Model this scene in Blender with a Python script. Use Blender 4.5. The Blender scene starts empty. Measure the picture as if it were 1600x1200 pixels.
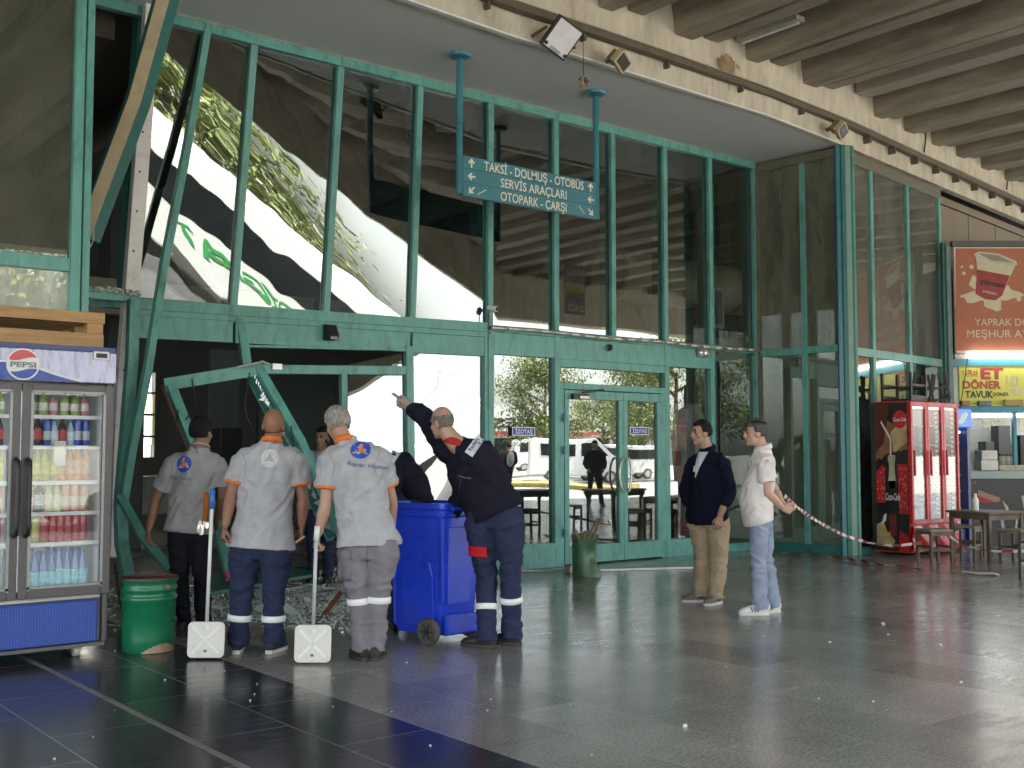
import bpy, bmesh, math, random
import numpy as np
from mathutils import Vector, Matrix, noise
from mathutils.bvhtree import BVHTree
V = Vector
rad = math.radians
sc = bpy.context.scene
col = sc.collection
random.seed(7)

# ------------------------------------------------------------------ camera, world, sun, exposure
F_PX, AZ, CAM = 1735.0, rad(38.9), V((0.0, -10.5, 1.42))
PITCH = math.atan(107.0 / F_PX)
cd = bpy.data.cameras.new('camera'); cam = bpy.data.objects.new('camera', cd); col.objects.link(cam)
cd.sensor_width = 36.0; cd.lens = F_PX / 1600 * 36.0; cd.clip_start = 0.1; cd.clip_end = 3000
cam.location = CAM; cam.rotation_euler = (rad(90) + PITCH, 0, -AZ)
sc.camera = cam
SUN_EL, SUN_ROT = rad(60), rad(40)          # rotation measured clockwise from +Y
world = bpy.data.worlds.new('World'); sc.world = world; world.use_nodes = True
wn = world.node_tree
sky = wn.nodes.new('ShaderNodeTexSky'); sky.sky_type = 'NISHITA'; sky.sun_disc = False
sky.sun_elevation = SUN_EL; sky.sun_rotation = SUN_ROT; sky.dust_density = 3.0; sky.air_density = 1.2
hz = wn.nodes.new('ShaderNodeHueSaturation'); hz.inputs['Saturation'].default_value = 0.35   # thin white cloud
wn.links.new(sky.outputs[0], hz.inputs['Color']); wn.links.new(hz.outputs[0], wn.nodes['Background'].inputs[0])
wn.nodes['Background'].inputs[1].default_value = 0.15
sl = bpy.data.lights.new('sun', 'SUN'); sl.energy = 4.0; sl.angle = rad(0.5); sl.color = (1.0, 0.95, 0.86)
so = bpy.data.objects.new('sun', sl); col.objects.link(so)
sdir = V((math.sin(SUN_ROT) * math.cos(SUN_EL), math.cos(SUN_ROT) * math.cos(SUN_EL), math.sin(SUN_EL)))
so.rotation_euler = (-sdir).to_track_quat('-Z', 'Y').to_euler(); so.location = (0, 0, 60)
sc.view_settings.view_transform = 'Standard'; sc.view_settings.look = 'None'
sc.view_settings.exposure = 3.15; sc.view_settings.gamma = 1.0
sc.cycles.max_bounces = 10; sc.cycles.diffuse_bounces = 5; sc.cycles.glossy_bounces = 5
sc.cycles.transparent_max_bounces = 16; sc.cycles.sample_clamp_indirect = 12.0
sc.cycles.caustics_reflective = False; sc.cycles.caustics_refractive = False

# ------------------------------------------------------------------ pixel -> point
FH = V((math.sin(AZ), math.cos(AZ), 0)); RT = V((math.cos(AZ), -math.sin(AZ), 0))
FW = (FH * math.cos(PITCH) + V((0, 0, 1)) * math.sin(PITCH)); UP = RT.cross(FW)
def ray(px, py): return FW + RT * ((px - 800) / F_PX) + UP * ((600 - py) / F_PX)
def atD(px, py, d):
    r = ray(px, py); return CAM + r * (d / r.dot(FH))
def atY(px, py, Y):
    r = ray(px, py); return CAM + r * ((Y - CAM.y) / r.y)
def atZ(px, py, Z=0.0):
    r = ray(px, py); return CAM + r * ((Z - CAM.z) / r.z)
def depth(p): return (p - CAM).dot(FH)
def atPl(px, py, p0, n):
    r = ray(px, py); return CAM + r * ((p0 - CAM).dot(n) / r.dot(n))

# ------------------------------------------------------------------ materials
MATS = {}
def nt(m): return m.node_tree.nodes, m.node_tree.links
def mat(name, rgb, rough=0.6, metal=0.0, var=0.12, scale=6.0, bump=0.0, bscale=60.0, spec=0.5, emit=None, estr=1.0, stretch=None, rvar=0.1, dirt=None, dscale=2.0, damt=0.5):
    if name in MATS: return MATS[name]
    m = bpy.data.materials.new(name); m.use_nodes = True; N, L = nt(m)
    b = N['Principled BSDF']; b.inputs['Roughness'].default_value = rough; b.inputs['Metallic'].default_value = metal
    b.inputs['Specular IOR Level'].default_value = spec
    tc = N.new('ShaderNodeTexCoord'); mp = N.new('ShaderNodeMapping'); L.new(tc.outputs['Object'], mp.inputs[0])
    if stretch: mp.inputs['Scale'].default_value = stretch
    nz = N.new('ShaderNodeTexNoise'); nz.inputs['Scale'].default_value = scale; nz.inputs['Detail'].default_value = 5; nz.inputs['Roughness'].default_value = 0.65
    L.new(mp.outputs[0], nz.inputs['Vector'])
    mr = N.new('ShaderNodeMapRange'); mr.inputs[1].default_value = 0.3; mr.inputs[2].default_value = 0.7
    mr.inputs[3].default_value = 1 - var; mr.inputs[4].default_value = 1 + var; L.new(nz.outputs[0], mr.inputs[0])
    mx = N.new('ShaderNodeVectorMath'); mx.operation = 'SCALE'; mx.inputs[0].default_value = rgb[:3]; L.new(mr.outputs[0], mx.inputs['Scale'])
    outc = mx.outputs[0]
    if dirt:
        n2 = N.new('ShaderNodeTexNoise'); n2.inputs['Scale'].default_value = dscale; n2.inputs['Detail'].default_value = 8; n2.inputs['Roughness'].default_value = 0.7
        L.new(mp.outputs[0], n2.inputs['Vector'])
        r2 = N.new('ShaderNodeMapRange'); r2.inputs[1].default_value = 0.5; r2.inputs[2].default_value = 0.72; r2.inputs[3].default_value = 0; r2.inputs[4].default_value = damt
        L.new(n2.outputs[0], r2.inputs[0])
        mm = N.new('ShaderNodeMix'); mm.data_type = 'RGBA'; L.new(r2.outputs[0], mm.inputs[0]); L.new(outc, mm.inputs[6]); mm.inputs[7].default_value = (*dirt, 1)
        outc = mm.outputs[2]
    L.new(outc, b.inputs['Base Color'])
    rr = N.new('ShaderNodeMapRange'); rr.inputs[1].default_value = 0.3; rr.inputs[2].default_value = 0.7
    rr.inputs[3].default_value = max(0.02, rough - rvar); rr.inputs[4].default_value = min(1, rough + rvar); L.new(nz.outputs[0], rr.inputs[0]); L.new(rr.outputs[0], b.inputs['Roughness'])
    if bump:
        nb = N.new('ShaderNodeTexNoise'); nb.inputs['Scale'].default_value = bscale; nb.inputs['Detail'].default_value = 4; L.new(mp.outputs[0], nb.inputs['Vector'])
        bp = N.new('ShaderNodeBump'); bp.inputs['Strength'].default_value = bump; bp.inputs['Distance'].default_value = 0.02; L.new(nb.outputs[0], bp.inputs['Height']); L.new(bp.outputs[0], b.inputs['Normal'])
    if emit:
        b.inputs['Emission Color'].default_value = (*emit, 1); b.inputs['Emission Strength'].default_value = estr
    MATS[name] = m; return m
def glass(name, tint=(0.52, 0.60, 0.57), ior=2.25, dust=0.0, dcol=(0.35, 0.33, 0.26), streak=None):
    if name in MATS: return MATS[name]
    m = bpy.data.materials.new(name); m.use_nodes = True; N, L = nt(m); N.remove(N['Principled BSDF'])
    out = N['Material Output']; t = N.new('ShaderNodeBsdfTransparent'); t.inputs[0].default_value = (*tint, 1)
    g = N.new('ShaderNodeBsdfGlossy'); g.inputs['Roughness'].default_value = 0.0; g.inputs[0].default_value = (0.95, 1, 0.98, 1)
    ge = N.new('ShaderNodeNewGeometry'); dt = N.new('ShaderNodeVectorMath'); dt.operation = 'DOT_PRODUCT'; L.new(ge.outputs['Incoming'], dt.inputs[0]); L.new(ge.outputs['Normal'], dt.inputs[1])
    def MM(op, x, y=None):
        n = N.new('ShaderNodeMath'); n.operation = op
        for i, q in enumerate((x, y)):
            if q is None: continue
            if isinstance(q, (int, float)): n.inputs[i].default_value = q
            else: L.new(q, n.inputs[i])
        return n.outputs[0]
    f0 = 2 * ((ior - 1) / (ior + 1)) ** 2                      # two faces of the sheet
    fres = MM('ADD', MM('MULTIPLY', MM('POWER', MM('SUBTRACT', 1.0, MM('ABSOLUTE', dt.outputs['Value'])), 5.0), 1 - f0), f0)
    mx = N.new('ShaderNodeMixShader'); L.new(fres, mx.inputs[0]); L.new(t.outputs[0], mx.inputs[1]); L.new(g.outputs[0], mx.inputs[2])
    last = mx.outputs[0]
    if dust:
        d = N.new('ShaderNodeBsdfDiffuse'); d.inputs[0].default_value = (*dcol, 1)
        tc = N.new('ShaderNodeTexCoord'); mp = N.new('ShaderNodeMapping'); mp.inputs['Scale'].default_value = streak or (3, 3, 0.5); L.new(tc.outputs['Object'], mp.inputs[0])
        nz = N.new('ShaderNodeTexNoise'); nz.inputs['Scale'].default_value = 1.5; nz.inputs['Detail'].default_value = 7; nz.inputs['Roughness'].default_value = 0.7; L.new(mp.outputs[0], nz.inputs['Vector'])
        mr = N.new('ShaderNodeMapRange'); mr.inputs[1].default_value = 0.3; mr.inputs[2].default_value = 0.75; mr.inputs[3].default_value = dust * 0.4; mr.inputs[4].default_value = min(1, dust * 1.7); L.new(nz.outputs[0], mr.inputs[0])
        m2 = N.new('ShaderNodeMixShader'); L.new(mr.outputs[0], m2.inputs[0]); L.new(last, m2.inputs[1]); L.new(d.outputs[0], m2.inputs[2]); last = m2.outputs[0]
    L.new(last, out.inputs[0]); MATS[name] = m; return m

# ------------------------------------------------------------------ mesh builder
def perp(d):
    a = V((0, 0, 1)) if abs(d.z) < 0.9 else V((1, 0, 0))
    s = d.cross(a).normalized(); return s
class MB:
    def __init__(s): s.v = []; s.f = []; s.m = []; s.cm = 0
    def mi(s, i): s.cm = i; return s
    def add(s, vs, fs):
        o = len(s.v); s.v += [V(p) for p in vs]; s.f += [tuple(o + i for i in f) for f in fs]; s.m += [s.cm] * len(fs); return s
    def box(s, c, size, ax=None):
        c = V(c); ax = ax or (V((1, 0, 0)), V((0, 1, 0)), V((0, 0, 1))); h = [ax[i] * (size[i] / 2) for i in range(3)]
        vs = [c + h[0] * i + h[1] * j + h[2] * k for i in (-1, 1) for j in (-1, 1) for k in (-1, 1)]
        return s.add(vs, [(0, 1, 3, 2), (4, 6, 7, 5), (0, 4, 5, 1), (2, 3, 7, 6), (0, 2, 6, 4), (1, 5, 7, 3)])
    def lo(s, a, b): return s.box([(a[i] + b[i]) / 2 for i in range(3)], [abs(b[i] - a[i]) for i in range(3)])
    def bar(s, p, q, w, d, dn=V((0, -1, 0)), ext=0.0):
        # bar p->q, width w across, depth d along dn (p,q are on the centre)
        p, q = V(p), V(q); t = (q - p).normalized(); side = t.cross(dn).normalized(); dd = side.cross(t).normalized()
        return s.box((p + q) / 2, ((q - p).length + 2 * ext, w, d), (t, side, dd))
    def sweep(s, pts, ra, rb=None, side=None, n=16, cap=True, closed=False):
        pts = [V(p) for p in pts]; k = len(pts)
        if not hasattr(ra, '__len__'): ra = [ra] * k
        rb = ra if rb is None else ([rb] * k if not hasattr(rb, '__len__') else rb)
        vs = []; fs = []; prev = None
        for i, p in enumerate(pts):
            if closed: t = (pts[(i + 1) % k] - pts[i - 1])
            else: t = (pts[min(i + 1, k - 1)] - pts[max(i - 1, 0)])
            t = t.normalized() if t.length > 1e-9 else V((0, 0, 1))
            sd = V(side) if side is not None else (prev if prev is not None else perp(t))
            sd = sd - t * sd.dot(t)
            if sd.length < 1e-6: sd = perp(t)
            sd.normalize(); prev = sd; fw = sd.cross(t)
            for j in range(n):
                a = 2 * math.pi * j / n; vs.append(p + sd * (math.cos(a) * ra[i]) + fw * (math.sin(a) * rb[i]))
        for i in range(k if closed else k - 1):
            for j in range(n):
                a0 = i * n + j; a1 = i * n + (j + 1) % n; i2 = (i + 1) % k; fs.append((a0, a1, i2 * n + (j + 1) % n, i2 * n + j))
        if cap and not closed:
            fs.append(tuple(range(n - 1, -1, -1))); fs.append(tuple((k - 1) * n + j for j in range(n)))
        return s.add(vs, fs)
    def tube(s, p, q, r, n=12): return s.sweep([p, q], r, n=n)
    def lathe(s, prof, c=(0, 0, 0), n=24, ax=None, cap=True):
        c = V(c); ax = ax or (V((1, 0, 0)), V((0, 1, 0)), V((0, 0, 1))); vs = []; fs = []; k = len(prof)
        for r, z in prof:
            for j in range(n):
                a = 2 * math.pi * j / n; vs.append(c + ax[0] * (r * math.cos(a)) + ax[1] * (r * math.sin(a)) + ax[2] * z)
        for i in range(k - 1):
            for j in range(n): fs.append((i * n + j, i * n + (j + 1) % n, (i + 1) * n + (j + 1) % n, (i + 1) * n + j))
        if cap: fs.append(tuple(range(n - 1, -1, -1))); fs.append(tuple((k - 1) * n + j for j in range(n)))
        return s.add(vs, fs)
    def ell(s, c, r, ax=None, n=14, m=10):
        c = V(c); ax = ax or (V((1, 0, 0)), V((0, 1, 0)), V((0, 0, 1))); vs = [c - ax[2] * r[2]]; fs = []
        for i in range(1, m):
            th = -math.pi / 2 + math.pi * i / m
            for j in range(n):
                a = 2 * math.pi * j / n
                vs.append(c + ax[0] * (r[0] * math.cos(th) * math.cos(a)) + ax[1] * (r[1] * math.cos(th) * math.sin(a)) + ax[2] * (r[2] * math.sin(th)))
        vs.append(c + ax[2] * r[2]); e = len(vs) - 1
        for j in range(n): fs.append((0, 1 + (j + 1) % n, 1 + j)); fs.append((e, e - n + j, e - n + (j + 1) % n))
        for i in range(m - 2):
            for j in range(n): fs.append((1 + i * n + j, 1 + i * n + (j + 1) % n, 1 + (i + 1) * n + (j + 1) % n, 1 + (i + 1) * n + j))
        return s.add(vs, fs)
    def prism(s, pts, off):
        # polygon (list of points) extruded by vector off
        off = V(off); n = len(pts); vs = [V(p) for p in pts] + [V(p) + off for p in pts]
        return s.add(vs, [tuple(range(n)), tuple(range(2 * n - 1, n - 1, -1))] + [(i, (i + 1) % n, n + (i + 1) % n, n + i) for i in range(n)])
    def grid(s, fn, nu, nv):
        vs = [fn(i / nu, j / nv) for j in range(nv + 1) for i in range(nu + 1)]
        return s.add(vs, [(j * (nu + 1) + i, j * (nu + 1) + i + 1, (j + 1) * (nu + 1) + i + 1, (j + 1) * (nu + 1) + i) for j in range(nv) for i in range(nu)])
    def build(s, name, mats, parent=None, smooth=False, bevel=0.0, world=True, segs=2, auto=None):
        me = bpy.data.meshes.new(name); base = BASE.get(parent.name, V((0, 0, 0))) if (parent and world) else V((0, 0, 0))
        me.from_pydata([tuple(p - base) for p in s.v], [], s.f)
        if not isinstance(mats, (list, tuple)): mats = [mats]
        for m in mats: me.materials.append(m)
        if len(mats) > 1: me.polygons.foreach_set('material_index', s.m)
        if smooth: me.polygons.foreach_set('use_smooth', [True] * len(me.polygons))
        bm = bmesh.new(); bm.from_mesh(me); bmesh.ops.recalc_face_normals(bm, faces=bm.faces); bm.to_mesh(me); bm.free()
        if smooth and auto: me.set_sharp_from_angle(angle=rad(auto))
        me.update()
        o = bpy.data.objects.new(name, me); col.objects.link(o)
        if parent: o.parent = parent; BASE[o.name] = BASE.get(parent.name, V((0, 0, 0)))
        if bevel:
            b = o.modifiers.new('bevel', 'BEVEL'); b.width = bevel; b.segments = segs; b.limit_method = 'ANGLE'; b.angle_limit = rad(40); b.harden_normals = False
        return o
BASE = {}
def tag(o, label=None, cat=None, group=None, kind=None):
    if label: o['label'] = label
    if cat: o['category'] = cat
    if group: o['group'] = group
    if kind: o['kind'] = kind
    return o
def thing(name, label, cat, loc=(0, 0, 0), rotz=0.0, group=None, kind=None):
    o = bpy.data.objects.new(name, None); o.empty_display_size = 0.2; col.objects.link(o); o.location = loc; o.rotation_euler = (0, 0, rotz)
    BASE[o.name] = V(loc); return tag(o, label, cat, group, kind)
def dup(o, loc=None, rotz=None, label=None, parent=None):
    c = o.copy(); col.objects.link(c); BASE[c.name] = V(loc) if loc is not None else BASE.get(o.name, V((0, 0, 0)))
    if parent is not None: c.parent = parent
    if loc is not None: c.location = loc
    if rotz is not None: c.rotation_euler = (0, 0, rotz)
    if label: c['label'] = label
    for ch in list(o.children): dup(ch, parent=c)
    return c
def text_mesh(txt, size=1.0, align='CENTER', shear=0.0, space=1.0, bold=0.0):
    cu = bpy.data.curves.new('t', 'FONT'); cu.body = txt; cu.size = size; cu.align_x = align; cu.shear = shear; cu.space_character = space; cu.offset = bold; cu.resolution_u = 3
    o = bpy.data.objects.new('t', cu); col.objects.link(o); dg = bpy.context.evaluated_depsgraph_get(); dg.update()
    me = o.evaluated_get(dg).to_mesh(); vs = [v.co.copy() for v in me.vertices]; fs = [tuple(p.vertices) for p in me.polygons]
    o.evaluated_get(dg).to_mesh_clear(); bpy.data.objects.remove(o); bpy.data.curves.remove(cu); return vs, fs
def put_text(mb, txt, c, ex, ey, h, wid=None, align='CENTER', shear=0.0, bold=0.0, th=0.004):
    # letters of cap height h centred at c in the plane ex, ey; wid = total width
    vs, fs = text_mesh(txt, 1.0, 'CENTER', shear, 1.0, bold)
    x0 = min(v.x for v in vs); x1 = max(v.x for v in vs)
    ys = 0.73; sx = (wid / (x1 - x0)) if wid else h / ys; sy = h / ys; xm = (x0 + x1) / 2
    nn = ex.cross(ey).normalized()
    P = [c + ex * ((v.x - xm) * sx) + ey * ((v.y - ys / 2) * sy) for v in vs]
    mb.add(P, fs); return P, fs
# ------------------------------------------------------------------ setting materials
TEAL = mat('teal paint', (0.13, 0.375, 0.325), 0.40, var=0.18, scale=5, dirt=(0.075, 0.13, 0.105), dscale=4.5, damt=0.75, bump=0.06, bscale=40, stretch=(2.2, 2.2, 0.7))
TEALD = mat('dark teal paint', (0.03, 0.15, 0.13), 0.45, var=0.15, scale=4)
TEALB = mat('blue teal paint', (0.045, 0.20, 0.25), 0.35, var=0.12, scale=4)
ALU = mat('worn aluminium', (0.55, 0.55, 0.50), 0.38, metal=0.6, var=0.2, scale=12, dirt=(0.25, 0.24, 0.18), dscale=5)
STRIPW = mat('bare white profile', (0.84, 0.80, 0.78), 0.5, var=0.06, dirt=(0.4, 0.36, 0.33), dscale=8)
CONC = mat('beige concrete', (0.59, 0.53, 0.415), 0.85, var=0.2, scale=3.2, bump=0.3, bscale=25, dirt=(0.27, 0.22, 0.155), dscale=1.8, damt=0.7, stretch=(1.6, 1.6, 0.5))  # lightened because the beam faces out: its brighter light is in the colour
RIBM = mat('rib concrete', (0.27, 0.235, 0.175), 0.85, var=0.28, scale=5, bump=0.5, bscale=22, dirt=(0.10, 0.085, 0.06), dscale=1.6, damt=0.75, stretch=(1.6, 0.3, 1.6))  # darkened against the beam: weaker light on the ribs is in the colour
SOFF = mat('grey soffit paint', (0.70, 0.70, 0.69), 0.7, var=0.04, scale=1.5)
DARKM = mat('dark wall', (0.05, 0.055, 0.052), 0.7, var=0.25)
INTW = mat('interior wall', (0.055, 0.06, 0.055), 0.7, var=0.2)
BLACK = mat('black plastic', (0.015, 0.015, 0.016), 0.45, var=0.2)
WHITE = mat('white paint', (0.78, 0.78, 0.76), 0.45, var=0.05)
GL = glass('tinted glass', ior=2.1, dust=0.014, dcol=(0.28, 0.30, 0.27))
GLD = glass('dusty glass', dust=0.42, dcol=(0.155, 0.16, 0.12), ior=1.75, streak=(1.2, 1.2, 0.35))
GLB = glass('dusty painted reflection glass', tint=(0.75, 0.78, 0.75), dust=0.55, dcol=(0.66, 0.67, 0.64), ior=2.1)  # white sky and bus reflection painted in as extra pale dust
GLC = glass('clear glass', tint=(0.93, 0.95, 0.95), ior=1.5)

def floor_material():
    m = bpy.data.materials.new('dark stone tiles'); m.use_nodes = True; N, L = nt(m); b = N['Principled BSDF']
    tc = N.new('ShaderNodeTexCoord'); sp = N.new('ShaderNodeSeparateXYZ'); L.new(tc.outputs['Object'], sp.inputs[0])
    def M(op, a, bb=None, c=None):
        n = N.new('ShaderNodeMath'); n.operation = op
        for i, x in enumerate((a, bb, c)):
            if x is None: continue
            if isinstance(x, (int, float)): n.inputs[i].default_value = x
            else: L.new(x, n.inputs[i])
        return n.outputs[0]
    X = M('ADD', sp.outputs[0], -2.27 + 52); Y = M('ADD', sp.outputs[1], 4.15 + 104)
    cx = M('DIVIDE', X, 0.52); cxi = M('FLOOR', cx); fx = M('FRACT', cx)
    cy = M('ADD', M('DIVIDE', Y, 1.04), M('MULTIPLY', cxi, 0.5)); cyi = M('FLOOR', cy); fy = M('FRACT', cy)
    ex = M('ABSOLUTE', M('SUBTRACT', fx, 0.5)); ey = M('ABSOLUTE', M('SUBTRACT', fy, 0.5))
    line = M('MAXIMUM', M('GREATER_THAN', ex, 0.5 - 0.007), M('GREATER_THAN', ey, 0.5 - 0.0036))
    cv = N.new('ShaderNodeCombineXYZ'); L.new(cxi, cv.inputs[0]); L.new(cyi, cv.inputs[1])
    wh = N.new('ShaderNodeTexWhiteNoise'); L.new(cv.outputs[0], wh.inputs['Vector'])
    dark = M('LESS_THAN', sp.outputs[0], 3.31)
    bl = N.new('ShaderNodeMix'); bl.data_type = 'RGBA'; L.new(dark, bl.inputs[0]); bl.inputs[6].default_value = (0.285, 0.273, 0.25, 1); bl.inputs[7].default_value = (0.034, 0.035, 0.040, 1)
    n1 = N.new('ShaderNodeTexNoise'); n1.inputs['Scale'].default_value = 55; n1.inputs['Detail'].default_value = 3; L.new(tc.outputs['Object'], n1.inputs['Vector'])
    n2 = N.new('ShaderNodeTexNoise'); n2.inputs['Scale'].default_value = 1.3; n2.inputs['Detail'].default_value = 8; n2.inputs['Roughness'].default_value = 0.7; L.new(tc.outputs['Object'], n2.inputs['Vector'])
    k = M('MULTIPLY', M('ADD', 0.74, M('MULTIPLY', wh.outputs[0], 0.52)), M('ADD', 0.1, M('MULTIPLY', n1.outputs[0], 1.8)))
    k = M('MULTIPLY', k, M('ADD', 0.35, M('MULTIPLY', n2.outputs[0], 1.3)))
    sc_ = N.new('ShaderNodeVectorMath'); sc_.operation = 'SCALE'; L.new(bl.outputs[2], sc_.inputs[0]); L.new(k, sc_.inputs['Scale'])
    lm = N.new('ShaderNodeMix'); lm.data_type = 'RGBA'; L.new(M('MULTIPLY', line, M('SUBTRACT', 1.15, M('MULTIPLY', n2.outputs[0], 1.2))), lm.inputs[0]); L.new(sc_.outputs[0], lm.inputs[6]); lm.inputs[7].default_value = (0.46, 0.44, 0.40, 1)
    L.new(lm.outputs[2], b.inputs['Base Color'])
    # scuffed polish: long streaks
    mp = N.new('ShaderNodeMapping'); mp.inputs['Scale'].default_value = (1.2, 7, 1); mp.inputs['Rotation'].default_value = (0, 0, rad(35)); L.new(tc.outputs['Object'], mp.inputs[0])
    n3 = N.new('ShaderNodeTexNoise'); n3.inputs['Scale'].default_value = 2.2; n3.inputs['Detail'].default_value = 9; n3.inputs['Roughness'].default_value = 0.75; L.new(mp.outputs[0], n3.inputs['Vector'])
    mr = N.new('ShaderNodeMapRange'); mr.inputs[1].default_value = 0.35; mr.inputs[2].default_value = 0.68; mr.inputs[3].default_value = 0.13; mr.inputs[4].default_value = 0.29; L.new(n3.outputs[0], mr.inputs[0])
    L.new(mr.outputs[0], b.inputs['Roughness']); b.inputs['Specular IOR Level'].default_value = 0.62
    bp = N.new('ShaderNodeBump'); bp.inputs['Strength'].default_value = 0.02; bp.inputs['Distance'].default_value = 0.004
    L.new(M('SUBTRACT', M('MULTIPLY', n1.outputs[0], 0.3), M('MULTIPLY', line, 1.0)), bp.inputs['Height']); L.new(bp.outputs[0], b.inputs['Normal'])
    return m
FLOORM = floor_material()
ASPH = mat('pale concrete yard', (0.31, 0.295, 0.27), 0.9, var=0.15, scale=0.6, bump=0.2, bscale=30, dirt=(0.15, 0.145, 0.135), dscale=0.2)

# ------------------------------------------------------------------ ground and floor
YE = -13.5                                     # outer edge of the canopy
MB().lo((-400, -500, -0.6), (400, 300, -0.15)).build('ground', ASPH)['kind'] = 'structure'
MB().lo((-30, -14.4, -0.14), (50, 16, 0.0)).build('floor', FLOORM)['kind'] = 'structure'
MB().lo((2.25, -12, 0.0005), (2.285, -2.0, 0.004)).build('floor_strip', mat('steel strip', (0.30, 0.29, 0.26), 0.4, metal=0.5, var=0.25, scale=20))['kind'] = 'structure'

# ------------------------------------------------------------------ facade surface (pushed in on the left by the impact)
ZT, ZH = 2.90, 5.70
MX = [4.0, 5.02, 6.05, 7.10, 8.13, 9.18, 10.18, 11.18, 12.12, 13.12]
def tilt(X): return max(0.0, min(14.0, 2.65 * (8.22 - X)))
def dT(X): return (ZH - ZT) * math.tan(rad(tilt(X)))
def disp(X, z):
    if z >= ZT: return (ZH - z) * math.tan(rad(tilt(X)))
    return max(0, z) / ZT * dT(X)
def S(X, z, off=0.0): return V((X, disp(X, z) + off, z))
def onS(px, py, off=0.0):
    Y = 0.0
    for _ in range(25):
        p = atY(px, py, Y + off); Y = disp(p.x, p.z)
    return p
CR = V((13.32, -1.45, 0)); WA = rad(7.6); U2 = V((math.cos(WA), math.sin(WA), 0)); N2 = V((math.sin(WA), -math.cos(WA), 0))

# ------------------------------------------------------------------ terminal building: roof, beam, ribs, interior shell
tb = thing('terminal_building', 'concrete terminal building with ribbed canopy, beige edge beam and grey soffit', 'building')
def along(mb, sec, pts):
    # sweep a YZ section (n, z) along plan polyline
    vs = []; k = len(sec)
    for i, p in enumerate(pts):
        a = pts[max(i - 1, 0)]; b = pts[min(i + 1, len(pts) - 1)]; t = (b - a).normalized(); nrm = V((t.y, -t.x, 0))
        for (o, z) in sec: vs.append(V((p.x, p.y, 0)) + nrm * o + V((0, 0, z)))
    fs = [(i * k + j, i * k + (j + 1) % k, (i + 1) * k + (j + 1) % k, (i + 1) * k + j) for i in range(len(pts) - 1) for j in range(k)]
    fs += [tuple(range(k)), tuple((len(pts) - 1) * k + j for j in range(k - 1, -1, -1))]
    return mb.add(vs, fs)
bl_ = [atZ(x, y, 5.735) for x, y in ((640, 2), (800, 57), (930, 97), (1057, 137), (1200, 181))]
sl0 = (bl_[1] - bl_[0]) / (bl_[1].x - bl_[0].x)
BL = [bl_[0] - sl0 * 9] + bl_ + [CR.copy(), CR + U2 * 14]
print('BEAM', [(round(p.x, 2), round(p.y, 2)) for p in BL])
along(MB(), [(0, 5.74), (0, 6.9), (-0.13, 6.9), (-0.13, 5.74)], BL).build('edge_beam', CONC, tb)
along(MB(), [(0.006, 5.735), (0.006, 5.755), (-0.06, 5.755), (-0.06, 5.735)], BL[:7]).build('drip_edge', WHITE, tb)
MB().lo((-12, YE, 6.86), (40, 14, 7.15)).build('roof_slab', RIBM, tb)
MB().lo((-12, YE, 5.15), (40, YE - 0.5, 7.4)).build('roof_fascia', CONC, tb)
def yback(x): return (float(np.interp(x, [p.x for p in BL[:7]], [p.y for p in BL[:7]]))) if x < CR.x else -1.45 + (x - CR.x) * math.tan(WA)
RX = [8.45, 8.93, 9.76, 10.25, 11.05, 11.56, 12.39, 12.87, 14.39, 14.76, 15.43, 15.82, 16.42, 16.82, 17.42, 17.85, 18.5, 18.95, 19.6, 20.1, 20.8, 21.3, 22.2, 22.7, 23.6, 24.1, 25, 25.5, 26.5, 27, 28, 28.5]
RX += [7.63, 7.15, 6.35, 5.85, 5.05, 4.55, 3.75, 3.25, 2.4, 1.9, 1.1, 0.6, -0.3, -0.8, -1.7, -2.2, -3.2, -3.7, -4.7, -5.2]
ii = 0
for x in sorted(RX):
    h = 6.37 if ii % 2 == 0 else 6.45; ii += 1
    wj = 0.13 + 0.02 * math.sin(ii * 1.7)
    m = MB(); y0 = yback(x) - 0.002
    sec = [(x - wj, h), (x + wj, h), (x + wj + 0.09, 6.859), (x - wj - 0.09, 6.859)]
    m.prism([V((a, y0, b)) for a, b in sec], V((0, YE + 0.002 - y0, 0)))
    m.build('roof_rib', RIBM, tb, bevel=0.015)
MB().lo((13.62, -6.5, 6.55), (13.95, -1.46, 6.70)).build('roof_panel', mat('roof panel', (0.36, 0.33, 0.27), 0.8, var=0.1), tb)
# soffit over the recess
MB().prism([V((p.x, p.y + 0.125, 5.752)) for p in BL[:6]] + [V((13.3, -1.33, 5.752)), V((13.3, 0.3, 5.752)), V((BL[0].x, 0.3, 5.752))], V((0, 0, 0.08))).build('soffit', SOFF, tb)
# interior shell
a = atY(176, 577, 9.9); b = atY(244, 716, 9.9)
wx0, wx1, wz0, wz1 = a.x - 0.6, b.x, b.z, a.z
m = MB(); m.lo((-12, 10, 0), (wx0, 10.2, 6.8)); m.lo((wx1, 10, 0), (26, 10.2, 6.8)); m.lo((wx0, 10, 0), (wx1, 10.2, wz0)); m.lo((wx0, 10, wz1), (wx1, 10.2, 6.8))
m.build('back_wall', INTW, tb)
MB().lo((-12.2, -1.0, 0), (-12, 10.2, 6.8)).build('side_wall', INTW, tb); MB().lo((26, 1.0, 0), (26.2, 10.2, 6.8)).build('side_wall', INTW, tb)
m = MB()
for i in range(24): m.lo((-10 + i * 1.5, 0.5, 5.55), (-9.75 + i * 1.5, 10, 6.1))
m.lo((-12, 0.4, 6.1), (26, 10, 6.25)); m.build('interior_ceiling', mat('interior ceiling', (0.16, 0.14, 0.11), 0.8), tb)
MB().lo((-12, 5.0, 3.35), (26, 5.3, 3.85)).build('gallery_beam', mat('gallery beam', (0.30, 0.28, 0.23), 0.8), tb)
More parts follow.
